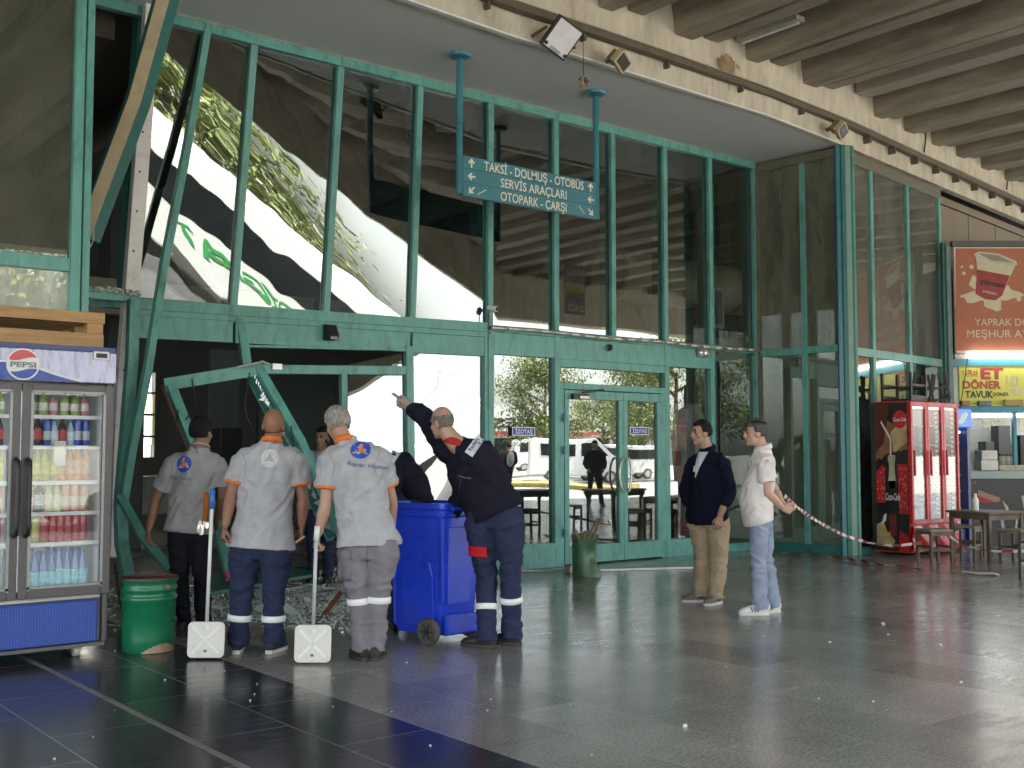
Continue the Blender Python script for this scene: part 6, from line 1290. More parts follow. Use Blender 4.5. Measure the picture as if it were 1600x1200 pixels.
def fabric(name, rgb, **k): return mat(name, rgb, k.pop('rough', 0.9), var=k.pop('var', 0.13), scale=k.pop('scale', 9), spec=0.15, bump=k.pop('bump', 0.25), bscale=k.pop('bscale', 240), **k)
GREY = fabric('grey tee', (0.37, 0.37, 0.375)); GREY2 = fabric('light grey tee', (0.41, 0.41, 0.43)); ORG = fabric('orange rib', (0.75, 0.20, 0.05)); NAVY = fabric('navy work cloth', (0.028, 0.035, 0.075)); JEANB = fabric('black jeans', (0.016, 0.016, 0.024)); GRT = fabric('grey work cloth', (0.205, 0.19, 0.21))
NVJ = fabric('dark navy jacket', (0.014, 0.014, 0.026)); REDC = fabric('red collar', (0.45, 0.03, 0.035)); HOOD = fabric('navy hoodie', (0.007, 0.008, 0.022)); KHAKI = fabric('khaki cotton', (0.42, 0.32, 0.22)); POLO = fabric('white polo', (0.74, 0.68, 0.65)); LJEAN = fabric('pale jeans', (0.27, 0.32, 0.42), dirt=(0.42, 0.46, 0.53), dscale=5, damt=0.6)
SHK = mat('dark work shoe', (0.03, 0.028, 0.026), 0.6, var=0.3); SOLD = mat('dark sole', (0.05, 0.045, 0.04), 0.8); SOLW = mat('pale sole', (0.6, 0.58, 0.55), 0.6)
DP = lambda px, py, d: atD(px, py, d)
BK = FH.copy()                                             # away from the camera
def J_(d0, **k): return {n: atD(v[0], v[1], d0 + (v[2] if len(v) > 2 else 0)) for n, v in k.items()}
def hedge(y, lo_f, lo_b):
    if y < -0.3: return lo_b
    if y < 0.30: return lo_b + (-0.16 - lo_b) * (y + 0.3) / 0.6
    if y < 0.45: return -0.16 + (lo_f + 0.16) * (y - 0.30) / 0.15
    return lo_f
allhair = lambda lo_f, lo_b: (lambda x, y, z: (z - hedge(y, lo_f, lo_b)) if not (abs(x) > 0.7 and -0.22 < y < 0.12 and z < -0.16) else -1)
# 1 dark haired man far left
d = 8.75
J = J_(d, head=(315, 675), neck=(312, 700), shA=(272, 722, 0.0), shB=(342, 724, 0.05), elA=(243, 783, 0.0), wrA=(233, 826, -0.05), elB=(349, 775, 0.10), wrB=(338, 812, 0.28), hpA=(280, 822), hpB=(312, 822, 0.03), knA=(281, 905, 0.02), knB=(315, 905, 0.02), anA=(287, 968), anB=(318, 970))
J['anA'].z = J['anB'].z = 0.10
p1, s1, t1 = person('dark haired man in grey tee with round blue logo and black jeans', 'person', J, dict(at=J['anA'], face=BK + RT * 0.25, skin=(0.30, 0.16, 0.10), hair=allhair(0.45, -0.66), hname='black', hcol=(0.014, 0.012, 0.012), hthick=0.014, waist=0.165,
    shirt=dict(mat=GREY, hem=0.05, sleeve=0.72, wr=0.012, collar=GREY), legs=dict(mat=JEANB, loose=0.95), shoe=SHK, sole=SOLD, toeA=BK + RT * 0.2, toeB=BK + RT * 0.3, handA=dict(c=0.7, t=FH * -0.2 + RT)))
def logo(so_, c, w, h, ang, blue, orange, tx=None, ty=None, tw_=0.0):
    bv = bvh_of(so_); ex = (RT * math.cos(ang) + V((0, 0, 1)) * math.sin(ang)); ez = (V((0, 0, 1)) * math.cos(ang) - RT * math.sin(ang)); n = -FH
    m = MB(); R = [0, 0.35, 0.7, 1.0]; vs = [c]; fs = []
    for r in R[1:]:
        for k in range(28): a = 2 * math.pi * k / 28; vs.append(c + ex * (w * r * math.cos(a)) + ez * (h * r * math.sin(a)))
    for k in range(28): fs.append((0, 1 + k, 1 + (k + 1) % 28))
    for q in range(2):
        for k in range(28): fs.append((1 + q * 28 + k, 1 + q * 28 + (k + 1) % 28, 1 + (q + 1) * 28 + (k + 1) % 28, 1 + (q + 1) * 28 + k))
    m.add(vs, fs); decal(bv, m, c, n, 0.004); lo_ = m.build('logo', blue, so_, True)
    m = MB()
    for q in range(3):
        a = rad(90 + 120 * q); tip = c + ex * (0.8 * w * math.cos(a)) + ez * (0.8 * h * math.sin(a)); l = c + ex * (0.26 * w * math.cos(a + 1.05)) + ez * (0.26 * h * math.sin(a + 1.05)); r_ = c + ex * (0.26 * w * math.cos(a - 1.05)) + ez * (0.26 * h * math.sin(a - 1.05))
        m.mi(0).add([c, l, tip, r_], [(0, 1, 2, 3)]); l2 = c + ex * (0.42 * w * math.cos(a + 1.05)) + ez * (0.42 * h * math.sin(a + 1.05)); tip2 = c + ex * (0.86 * w * math.cos(a + 0.08)) + ez * (0.86 * h * math.sin(a + 0.08)); l3 = c + ex * (0.33 * w * math.cos(a + 1.05)) + ez * (0.33 * h * math.sin(a + 1.05))
        m.mi(1).add([l3, l2, tip2, tip], [(0, 1, 2, 3)])
    decal(bv, m, c, n, 0.0075); m.build('emblem', [orange, WHITE], lo_)
    if tx:
        m = MB(); put_text(m, tx, ty, ex, ez, 0.030, tw_, bold=0.01); decal(bv, m, ty, n, 0.005); m.build('lettering', mat('print blue grey', (0.10, 0.13, 0.26), 0.7), so_)
LBL = mat('logo blue', (0.03, 0.08, 0.42), 0.6, var=0.05); LOR = mat('logo orange', (0.70, 0.22, 0.06), 0.6, var=0.05)
MZT = mat('faded print', (0.30, 0.34, 0.44), 0.8)
logo(s1, DP(292, 725, d), 0.060, 0.066, -0.1, LBL, LOR, 'Rayser Hizmet', DP(287, 746, d), 0.18)
o = MB().sweep([DP(322, 770, d - 0.10), DP(322, 790, d - 0.12), DP(321, 806, d - 0.11), DP(319, 818, d - 0.10)], [0.02, 0.03, 0.025, 0.012], [0.02] * 4, n=10).build('work_glove', fabric('orange glove', (0.50, 0.15, 0.04))); tag(o, 'orange work glove hanging at the waist of the dark haired man', 'glove')
m = MB(); random.seed(8)
for k in range(9): m.box(DP(316 + random.uniform(-6, 8), 822 + random.uniform(-4, 10), d - 0.15), (0.022, 0.008, 0.045), (RT, FH, V((random.uniform(-.3, .3), 0, 1)).normalized()))
o = m.build('key_bunch', mat('key metal', (0.55, 0.52, 0.45), 0.3, metal=0.8)); tag(o, 'bunch of keys on the belt of the dark haired man', 'keys')
# 2 bald man
d = 8.0
J = J_(d, head=(428, 664), neck=(424, 692), shA=(378, 718), shB=(464, 718, 0.04), elA=(361, 775, -0.02), wrA=(352, 822, -0.08), elB=(474, 780, 0.05), wrB=(471, 822, 0.08), hpA=(384, 850), hpB=(432, 850), knA=(378, 932), knB=(428, 932), anA=(371, 1000), anB=(427, 995))
J['anA'].z = J['anB'].z = 0.10
p2, s2, t2 = person('bald man in grey tee with orange trim and navy trousers with reflective bands', 'person', J, dict(at=J['anA'], face=BK + RT * 0.1, skin=(0.29, 0.145, 0.09), waist=0.19, bulk=1.06, 
    shirt=dict(mat=GREY2, hem=0.03, sleeve=0.62, cuff=ORG, collar=ORG, ch=0.022, wr=0.010), legs=dict(mat=NAVY, loose=1.12, band=(0.50, 0.52)), shoe=SHK, sole=SOLW, toeA=BK - RT * 0.15, toeB=BK + RT * 0.25, handA=dict(c=0.8, t=RT - FH), handB=dict(c=0.6, t=FH - RT)))
HC = J['head']; MB().sweep([HC + RT * (0.081 * math.cos(q)) - FH * (0.095 * math.sin(q)) - V((0, 0, 0.035 + 0.022 * math.sin(q))) for q in np.linspace(0.15, 2.99, 16)], 0.0035, n=6).build('strap', BLACK, p2, True)
logo(s2, DP(426, 716, d), 0.062, 0.066, 0.0, mat('faded logo', (0.55, 0.55, 0.55), 0.8), GREY2)
o = MB().tube(DP(462, 848, d), DP(476, 838, d), 0.008, 8).build('short_stick', mat('pale stick', (0.45, 0.33, 0.18), 0.6)); tag(o, 'short pale stick in the right hand of the bald man', 'stick')
# 3 grey haired man with dustpan
d = 7.72
J = J_(d, head=(527, 662, 0.12), neck=(541, 692, 0.05), shA=(514, 715, -0.04), shB=(594, 716, 0.08), elA=(508, 790, -0.06), wrA=(497, 836, -0.05), elB=(612, 780, 0.2), wrB=(612, 825, 0.3), hpA=(553, 850), hpB=(600, 848), knA=(560, 925), knB=(592, 925), anA=(566, 1006), anB=(588, 1000))
J['anA'].z = J['anB'].z = 0.10
p3, s3, t3 = person('grey haired man in grey tee and grey trousers gripping a dustpan handle', 'person', J, dict(at=J['anA'], face=BK * 0.8 - RT * 0.5 + V((0, 0, -0.25)), hup=V((0, 0, 1)) - RT * 0.12, skin=(0.46, 0.28, 0.20), hair=allhair(0.35, -0.62), hname='grey', hcol=(0.33, 0.31, 0.28), hthick=0.016, waist=0.185, bulk=1.02,
    shirt=dict(mat=GREY2, hem=0.01, sleeve=0.62, cuff=ORG, collar=ORG, ch=0.024, wr=0.012, hemdir=V((0, 0, -1))), legs=dict(mat=GRT, loose=1.12, band=(0.17, 0.14), wr=0.010), shoe=SHK, sole=SOLD, toeA=BK - RT * 0.55, toeB=BK + RT * 0.1, handA=dict(c=1.25, n=RT + FH * 0.3, t=-FH - V((0, 0, 0.3)))))
logo(s3, DP(565, 703, d), 0.068, 0.060, -0.12, LBL, LOR, 'Rayser Hizmet', DP(577, 727, d), 0.27)
bv = bvh_of(t3); m = MB(); m.box(DP(540, 885, d - 0.1), (0.085, 0.17, 0.02), (RT, V((0, 0, 1)), FH)); m.box(DP(540, 864, d - 0.105), (0.095, 0.035, 0.026), (RT, V((0, 0, 1)), FH)); 
pk = decal(bv, MB().grid(lambda a, b: DP(528 + 22 * a, 905 - 45 * b, d), 6, 10), None, -FH, 0.012); po = pk.build('cargo_pocket', GRT, t3, True); sm = po.modifiers.new('solid', 'SOLIDIFY'); sm.thickness = 0.02
pk = decal(bv, MB().grid(lambda a, b: DP(526 + 25 * a, 872 - 14 * b, d), 6, 4), None, -FH, 0.02); po = pk.build('pocket_flap', GRT, t3, True); sm = po.modifiers.new('solid', 'SOLIDIFY'); sm.thickness = 0.02
# 4 person bending behind the bin
d = 8.95
J = J_(d, head=(640, 790, 0.5), neck=(630, 745, 0.40), shA=(596, 733, 0.28), shB=(655, 752, 0.32), elA=(612, 800, 0.42), wrA=(632, 830, 0.5), elB=(668, 800, 0.42), wrB=(660, 830, 0.5), hpA=(608, 770, -0.12), hpB=(640, 772, -0.08), knA=(610, 885, 0.0), knB=(642, 885, 0.0), anA=(612, 975), anB=(645, 975))
for q in 'AB': J['an' + q].z = 0.1
J['hpA'] = atD(602, 765, d - 0.05); J['hpB'] = atD(646, 765, d)
Pm = (J['hpA'] + J['hpB']) / 2
p4, s4, t4 = person('worker in dark navy jacket bent double behind the blue bin, head hidden', 'person', J, dict(at=J['anA'], face=BK * 0.5 + V((0, 0, -1)), hup=BK, skin=(0.36, 0.2, 0.13), hair=allhair(0.3, -0.5), hname='black', hcol=(0.01, 0.009, 0.01), waist=0.19, bulk=1.1, det=0.8,
    shirt=dict(mat=NVJ, name='jacket', hem=0.06, sleeve=1.85, wr=0.012), legs=dict(mat=NAVY, loose=1.1), shoe=SHK, sole=SOLD, toeA=BK, toeB=BK + RT * 0.2))
# the rounded back seen over the bin
m = MB(); m.sweep([DP(600, 800, 8.75), DP(600, 755, 8.75), DP(607, 724, 8.78), DP(622, 728, 8.85), DP(645, 760, 8.95), DP(662, 800, 9.0)], [0.10, 0.135, 0.125, 0.135, 0.14, 0.10], n=24)
me = remesh(m, 0.01, 8); wrinkle(me, 0.012, 6, 4.0); place(me, 'jacket_back', NVJ, p4)
def backlabel(so_, c, ang, n, w=0.085, h=0.24, scalex=1):
    bv = bvh_of(so_); ez = (V((0, 0, 1)) * math.cos(ang) + RT * math.sin(ang)); ex = (RT * math.cos(ang) - V((0, 0, 1)) * math.sin(ang))
    m = MB(); m.grid(lambda a, b: c + ex * ((a - .5) * w) + ez * ((b - .5) * h), 5, 10); decal(bv, m, c, n, 0.006); o = m.build('back_label', mat('label white', (0.68, 0.70, 0.76), 0.6, var=0.06), so_, True)
    m = MB(); m.mi(0); put_text(m, 'Rayser', c - ex * 0.014, ez, -ex, 0.030, h * 0.62, bold=0.02) ; m.mi(1); put_text(m, 'Hizmet', c + ex * 0.022, ez, -ex, 0.018, h * 0.5); decal(bv, m, c, n, 0.009); m.build('lettering', [mat('label ink', (0.06, 0.07, 0.13), 0.6), mat('label ink pale', (0.2, 0.25, 0.42), 0.6)], o)
ob = [c for c in p4.children if c.name.startswith('jacket_back')][0]
backlabel(ob, DP(611, 723, 8.7), rad(24), -FH, 0.06, 0.19)
# 5 pointing man
d = 8.2
J = J_(d, head=(690, 660, 0.02), neck=(712, 692, 0.0), shA=(694, 703, 0.16), shB=(766, 722, -0.04), elA=(668, 655, 0.35), wrA=(640, 634, 0.42), elB=(722, 770, 0.14), wrB=(703, 812, 0.30), hpA=(752, 803, 0.06), hpB=(792, 800, -0.02), knA=(760, 892, 0.08), knB=(797, 885, 0.02), anA=(760, 986, 0.0), anB=(800, 978, 0.1))
for q in 'AB': J['an' + q].z = 0.1
p5, s5, t5 = person('balding man in navy jacket with red collar pointing a gloved finger at the glass', 'person', J, dict(at=J['anA'], face=-RT * 0.75 + BK * 0.65 + V((0, 0, -0.1)), hup=V((0, 0, 1)) - RT * 0.12, skin=(0.46, 0.27, 0.19), hair=lambda x, y, z: min(0.34 - z, z + 0.62) if y < 0.35 else -1, hname='grizzled', hcol=(0.19, 0.165, 0.14), hthick=0.004, waist=0.20, bulk=1.12,
    shirt=dict(mat=NVJ, name='jacket', hem=0.02, sleeve=1.92, wr=0.013, collar=REDC, ch=0.028, extra=[([DP(722, 708, d), DP(746, 712, d), DP(772, 752, d), DP(780, 785, d)], [0.11, 0.135, 0.13, 0.12])]), legs=dict(mat=NAVY, loose=1.14, band=(0.57, 0.50), wr=0.010), shoe=SHK, sole=SOLD, toeA=-RT * 0.9 + BK * 0.3, toeB=-RT * 0.6 + BK * 0.3, handA=dict(c=1.2, n=V((0, 0, -1)), t=FH + V((0, 0, 0.5)))))
backlabel(s5, DP(742, 697, d), rad(34), -FH, 0.068, 0.15)
# glove over the pointing hand
m = MB(); w = J['wrA']; dd = (DP(615, 622, d + 0.50) - w).normalized(); n_ = V((0, 0, -1))
m.sweep([w - dd * 0.03, w + dd * 0.02, w + dd * 0.06, w + dd * 0.10], [0.036, 0.042, 0.05, 0.046], [0.032, 0.028, 0.026, 0.024], side=V((0, 0, 1)), n=14)
k = w + dd * 0.10; m.sweep([k + V((0, 0, 0.022)) - dd * 0.02, k + V((0, 0, 0.026)) + dd * 0.035, k + V((0, 0, 0.03)) + dd * 0.075, k + V((0, 0, 0.032)) + dd * 0.08], [0.0125, 0.012, 0.0105, 0.006], n=10)
for i in range(3):
    z = 0.002 - 0.02 * i; b = k + V((0, 0, z)) - dd * 0.02; m.sweep([b, b + dd * 0.04, b + dd * 0.05 + FH * 0.025, b + dd * 0.03 + FH * 0.04], [0.013, 0.013, 0.012, 0.010], n=8)
m.sweep([w + dd * 0.03 + V((0, 0, 0.03)), w + dd * 0.07 + V((0, 0, 0.045)) - FH * 0.02, w + dd * 0.10 + V((0, 0, 0.042)) - FH * 0.03], [0.016, 0.013, 0.008], n=8)
go = place(remesh(m, 0.005, 3), 'glove', fabric('grey glove', (0.30, 0.29, 0.26)), p5)
MB().sweep([k + V((0, 0, 0.03)) + dd * 0.055, k + V((0, 0, 0.031)) + dd * 0.085], [0.0135, 0.0075], n=10).build('glove_tip', fabric('orange tip', (0.62, 0.25, 0.06)), go)
bv = bvh_of(t5); pk = decal(bv, MB().grid(lambda a, b: DP(734 + 29 * a, 868 - 16 * b + 2 * a, d), 8, 6), None, (-FH - RT * 0.25).normalized(), 0.012); po = pk.build('red_patch', fabric('red patch', (0.55, 0.02, 0.03)), t5, True); sm = po.modifiers.new('solid', 'SOLIDIFY'); sm.thickness = 0.015
# 6 man inside the dark hall
d = 12.3
J = J_(d, head=(503, 684), neck=(501, 706), shA=(478, 716), shB=(524, 716), elA=(474, 752), wrA=(476, 785), elB=(528, 752), wrB=(526, 785), hpA=(489, 785), hpB=(513, 785), knA=(489, 838), knB=(513, 838), anA=(489, 890), anB=(513, 890))
for q in 'AB': J['an' + q].z = 0.1
person('bearded man in pale top standing in the dark hall behind the grey haired man', 'person', J, dict(at=J['anA'], face=-BK - RT * 0.3, skin=(0.33, 0.19, 0.13), hair=lambda x, y, z: max(min(z - 0.4, 1) if y > 0 else z + 0.5, (-0.35 - z) if y > 0.1 and z > -0.95 else -1), hname='black', hcol=(0.01, 0.009, 0.01), eyes=True, det=0.7,
    shirt=dict(mat=fabric('pale top', (0.36, 0.38, 0.42)), sleeve=0.6), legs=dict(mat=NAVY), shoe=SHK, sole=SOLD, toeA=-BK, toeB=-BK))
# 7 man in navy hoodie
d = 10.65; f7 = (-RT * 0.9 - FH * 0.25)
J = J_(d, head=(1095, 676), neck=(1106, 703, 0.03), shA=(1084, 722, -0.17), shB=(1124, 722, 0.14), elA=(1078, 765, -0.15), wrA=(1078, 800, -0.05), elB=(1140, 768, -0.22), wrB=(1126, 806, -0.28), hpA=(1096, 805, -0.10), hpB=(1110, 805, 0.10), knA=(1104, 865, -0.02), knB=(1126, 862, 0.10), anA=(1096, 925, -0.12), anB=(1120, 922, 0.05))
J['shA'], J['shB'] = DP(1128, 722, d - 0.12), DP(1086, 722, d + 0.12); J['elA'], J['wrA'] = DP(1140, 768, d - 0.16), DP(1125, 806, d - 0.22); J['elB'], J['wrB'] = DP(1072, 766, d + 0.18), DP(1078, 806, d + 0.08)
J['hpA'], J['hpB'] = DP(1121, 806, d - 0.06), DP(1092, 806, d + 0.06); J['knA'], J['knB'] = DP(1124, 866, d - 0.10), DP(1098, 866, d + 0.05); J['anA'], J['anB'] = DP(1119, 928, d - 0.13), DP(1096, 922, d + 0.02)
for q in 'AB': J['an' + q].z = 0.10
p7, s7, t7 = person('man in dark navy hoodie over white tee and khaki trousers looking left', 'person', J, dict(at=J['anA'], face=f7, skin=(0.42, 0.25, 0.17), hair=allhair(0.42, -0.55), hname='dark brown', hcol=(0.018, 0.015, 0.014), hthick=0.013, eyes=True, waist=0.185, bulk=1.08,
    shirt=dict(mat=HOOD, name='hoodie', hem=0.03, sleeve=1.62, wr=0.010, belly=0.03, collar=HOOD, ch=0.03), legs=dict(mat=KHAKI, loose=1.10, wr=0.011), shoe=mat('grey trainer', (0.16, 0.155, 0.14), 0.75, var=0.2), sole=SOLW, shoemark=True, toeA=-RT * 0.55 - FH * 0.6, toeB=-RT * 0.95 - FH * 0.1, handA=dict(c=0.45, d=V((0, 0, -1)) - RT * 0.18, n=FH, t=-RT)))
bv = bvh_of(s7); nn = (-FH * 0.85 - RT * 0.5).normalized()
m = MB(); 
def trap(a, b): 
    yy = 706 + 40 * b; w0 = 1083; w1 = 1106 - 21 * b; return DP(w0 + (w1 - w0) * a * (1 - 0.0), yy, d - 0.1)
m.grid(trap, 8, 10); decal(bv, m, None, nn, 0.006); m.build('white_tee', fabric('white tee', (0.66, 0.68, 0.70)), s7, True)
MB().tube(DP(1085, 728, d - 0.26), DP(1084, 737, d - 0.26), 0.006, 6).build('zip_pull', ALU, s7)
# 8 man in white polo
d = 9.9
J = J_(d, head=(1180, 676), neck=(1193, 702), shA=(1196, 724, -0.14), shB=(1186, 722, 0.14), elA=(1199, 770, -0.16), wrA=(1221, 792, -0.03), elB=(1212, 768, 0.14), wrB=(1222, 786, 0.06), hpA=(1190, 806, -0.10), hpB=(1188, 806, 0.10), knA=(1186, 872, -0.09), knB=(1196, 866, 0.09), anA=(1188, 940, -0.08), anB=(1207, 932, 0.06))
for q in 'AB': J['an' + q].z = 0.10
p8, s8, t8 = person('man in white polo and pale jeans with hands clasped behind his back', 'person', J, dict(at=J['anA'], face=-RT + BK * 0.05, skin=(0.50, 0.30, 0.22), hair=allhair(0.30, -0.55), hname='salt and pepper', hcol=(0.10, 0.095, 0.09), hthick=0.016, eyes=True, waist=0.165, bulk=1.0,
    shirt=dict(mat=POLO, hem=0.06, sleeve=0.62, wr=0.010, belly=0.05, collar=POLO, ch=0.026), legs=dict(mat=LJEAN, loose=0.96, wr=0.011), shoe=mat('white trainer', (0.70, 0.69, 0.67), 0.5, var=0.05), sole=SOLW, stripe=True, toeA=-RT - FH * 0.1, toeB=-RT * 0.7 - FH * 0.3, handA=dict(c=0.9, d=RT + V((0, 0, -0.35)), n=FH, t=V((0, 0, 1))), handB=dict(c=0.9, d=RT * 0.8 + V((0, 0, -0.7)), n=-FH, t=V((0, 0, 1)))))
o = MB().sweep([DP(1172, 660, d - 0.095), DP(1184, 658, d - 0.10), DP(1198, 662, d - 0.09)], 0.008, n=6).build('sunglasses', BLACK, p8)

def seam(o, pts, d0, n, colr, r=0.0028, name='seam'):
    bv = bvh_of(o); q = []
    for i in range(len(pts) - 1):
        for k in range(8):
            f_ = k / 8; p = DP(pts[i][0] + (pts[i + 1][0] - pts[i][0]) * f_, pts[i][1] + (pts[i + 1][1] - pts[i][1]) * f_, d0); hit = bv.ray_cast(p + n * 0.8, -n)
            if hit[0] is not None: q.append(hit[0] + n * 0.001)
    if len(q) > 2: MB().sweep(q, r, n=6).build(name, colr, o, True)
SMN = mat('seam navy', (0.012, 0.014, 0.03), 0.9); SMG = mat('seam grey', (0.11, 0.10, 0.11), 0.9); SMJ = mat('seam pale', (0.16, 0.19, 0.27), 0.9); SMK = mat('seam khaki', (0.24, 0.18, 0.12), 0.9); SMT = mat('seam tee', (0.27, 0.27, 0.28), 0.9)
seam(t2, [(409, 846), (408, 872), (405, 892)], 8.0, -FH, SMN); seam(t3, [(579, 842), (577, 862), (574, 892)], 7.72, -FH, SMG); seam(t5, [(772, 800), (776, 830), (778, 862)], 8.2, -FH, SMN)
for (x0, x1) in ((384, 402), (417, 438)): seam(t2, [(x0, 856), (x1, 856), (x1 - 1, 880), ((x0 + x1) / 2, 884), (x0 + 1, 880), (x0, 856)], 8.0, -FH, SMN, 0.0022, 'pocket_seam')
seam(t8, [(1196, 806), (1195, 850), (1196, 900), (1200, 930)], 9.9, -FH, SMJ); seam(t8, [(1199, 812), (1208, 814), (1208, 836), (1203, 840), (1198, 836), (1199, 812)], 9.9, -FH, SMJ, 0.0025, 'pocket_seam')
seam(t7, [(1112, 806), (1114, 850), (1112, 905)], 10.65, -FH, SMK); seam(t7, [(1096, 806), (1103, 820), (1108, 834)], 10.65, -FH, SMK, 0.003, 'pocket_seam')
for (so_, d0, px_) in ((s1, 8.75, (268, 274)), (s2, 8.0, (382, 390)), (s3, 7.72, (518, 526))): seam(so_, [(px_[0], 706), (px_[1], 726), (px_[1] - 2, 748)], d0, -FH, SMT, 0.0022)
seam(s2, [(466, 706), (459, 728), (461, 750)], 8.0, -FH, SMT, 0.0022); seam(s3, [(594, 706), (586, 728), (590, 748)], 7.72, -FH, SMT, 0.0022)
seam(s5, [(722, 740), (716, 770), (712, 790)], 8.2, -FH, mat('seam jacket', (0.05, 0.05, 0.07), 0.9)); seam(s5, [(716, 743), (726, 746), (738, 747)], 8.2, -FH, mat('piping grey', (0.20, 0.20, 0.22), 0.8), 0.003, 'piping')
# ------------------------------------------------------------------ the street side, seen mirrored in the glass
def mir(px, py, d):
    p = atD(px, py, d); return V((p.x, -p.y, p.z))
def gmir(px, d):
    p = mir(px, 707, d); return V((p.x, p.y, -0.15))
# coach parked along the kerb
BW = mat('coach white', (0.74, 0.75, 0.75), 0.25, var=0.04); BG = mat('coach window', (0.015, 0.018, 0.02), 0.08, var=0.1); GRE = mat('coach green', (0.06, 0.34, 0.10), 0.3, var=0.05)
cx0, cx1, cy = 5.0, 17.5, -17.2
ch = thing('coach', 'long white coach with green lettering parked along the street edge', 'bus', ((cx0 + cx1) / 2, cy, -0.15))
m = MB(); sec = [(0, 0.25), (0, 2.9), (-0.10, 3.22), (-0.3, 3.35), (-2.2, 3.35), (-2.45, 3.1), (-2.5, 0.25)]
m.prism([V((cx0, cy + a, b)) for a, b in sec], V((cx1 - cx0, 0, 0))); body = m.build('body', BW, ch, bevel=0.08, segs=3)
m = MB(); m.lo((cx0 + 0.3, cy - 0.01, 1.55), (cx1 - 2.2, cy + 0.012, 2.55)).lo((cx1 - 2.0, cy - 0.01, 0.9), (cx1 - 0.9, cy + 0.012, 2.6)); m.build('side_window', BG, ch, bevel=0.04)
m = MB(); m.prism([V((cx1 + 0.02, cy - 0.15, 1.0)), V((cx1 + 0.02, cy - 2.35, 1.0)), V((cx1 + 0.02, cy - 2.3, 2.9)), V((cx1 + 0.02, cy - 0.2, 2.9))], V((0.03, 0, 0))); m.build('windscreen', BG, ch)
m = MB(); put_text(m, 'YOZGAT', V((9.2, cy + 0.016, 1.15)), V((-1, 0, 0)), V((0, 0, 1)), 0.34, 2.6, bold=0.03); m.build('lettering', GRE, ch)
m = MB(); m.prism([V((12.6 + 0.62 * math.cos(a), cy + 0.004, 1.1 + 0.26 * math.sin(a))) for a in np.linspace(0, 6.1, 24)], (0, 0.012, 0)); m.build('emblem', mat('coach violet', (0.05, 0.05, 0.30), 0.3), ch)
m = MB(); m.lo((cx0 + 6, cy + 0.001, 1.44), (cx1 - 2.4, cy + 0.010, 1.465)); m.build('red_stripe', mat('coach red', (0.5, 0.04, 0.05), 0.3), ch)
for x in (cx0 + 2.6, cx1 - 2.9):
    for yy in (cy - 0.12, cy - 2.38): w = MB().lathe([(0.3, -0.12), (0.46, -0.1), (0.48, 0), (0.46, 0.1), (0.3, 0.12)], (x, yy, 0.34), 22, (V((1, 0, 0)), V((0, 0, 1)), V((0, 1, 0)))).build('wheel', MATS['tyre'], ch, True, auto=40); MB().lathe([(0.29, -0.1), (0.29, 0.1)], (x, yy, 0.34), 18, (V((1, 0, 0)), V((0, 0, 1)), V((0, 1, 0)))).build('rim', ALU, w)
# vans
VW = mat('van white', (0.72, 0.73, 0.73), 0.25, var=0.03)
def van(label, loc, rz, L_=4.6, H_=2.0):
    t = thing('parked_van', label, 'van', loc, rz, 'white vans parked across the yard'); W_ = 1.85
    sec = [(-L_ / 2, 0.35), (-L_ / 2, H_ * 0.9), (-L_ / 2 + 0.15, H_), (L_ * 0.18, H_), (L_ * 0.33, H_ * 0.62), (L_ * 0.48, H_ * 0.52), (L_ / 2, 0.35)]
    m = MB(); m.prism([V((a, -W_ / 2, b)) for a, b in sec], V((0, W_, 0))); m.build('body', VW, t, world=False, bevel=0.07, segs=3)
    for sgn in (-1, 1):
        y = sgn * (W_ / 2 + 0.006); m = MB(); m.prism([V((a, y - 0.012, b)) for a, b in ((L_ * 0.02, H_ * 0.6), (L_ * 0.02, H_ * 0.9), (L_ * 0.17, H_ * 0.9), (L_ * 0.29, H_ * 0.6))], V((0, 0.024, 0))); m.prism([V((a, y - 0.012, b)) for a, b in ((-L_ * 0.4, H_ * 0.6), (-L_ * 0.4, H_ * 0.88), (-L_ * 0.05, H_ * 0.88), (-L_ * 0.05, H_ * 0.6))], V((0, 0.024, 0))); m.build('window', BG, t, world=False)
        for x in (-L_ * 0.31, L_ * 0.31): w = MB().lathe([(0.2, -0.1), (0.31, -0.09), (0.31, 0.09), (0.2, 0.1)], (x, sgn * (W_ / 2 - 0.08), 0.32), 18, (V((1, 0, 0)), V((0, 0, 1)), V((0, 1, 0)))).build('wheel', MATS['tyre'], t, True, world=False, auto=40); MB().lathe([(0.19, -0.105), (0.19, 0.105)], (x, sgn * (W_ / 2 - 0.08), 0.32), 14, (V((1, 0, 0)), V((0, 0, 1)), V((0, 1, 0)))).build('rim', ALU, w, world=False)
    m = MB(); m.add([(L_ * 0.2, -W_ * 0.42, H_ * 0.95), (L_ * 0.2, W_ * 0.42, H_ * 0.95), (L_ * 0.335, W_ * 0.45, H_ * 0.63), (L_ * 0.335, -W_ * 0.45, H_ * 0.63)], [(0, 1, 2, 3)]); m.v = [p + V((0.03, 0, 0.02)) for p in m.v]; m.build('windscreen', BG, t, world=False)
    return t
van('white van across the yard mirrored in the door glass', gmir(905, 58), rad(38), 5.2, 2.3)
van('white van across the yard beside the tree', gmir(962, 62), rad(205), 4.6, 2.0)
van('white van in front of the tyre shop', gmir(848, 92), rad(30), 5.0, 2.6)
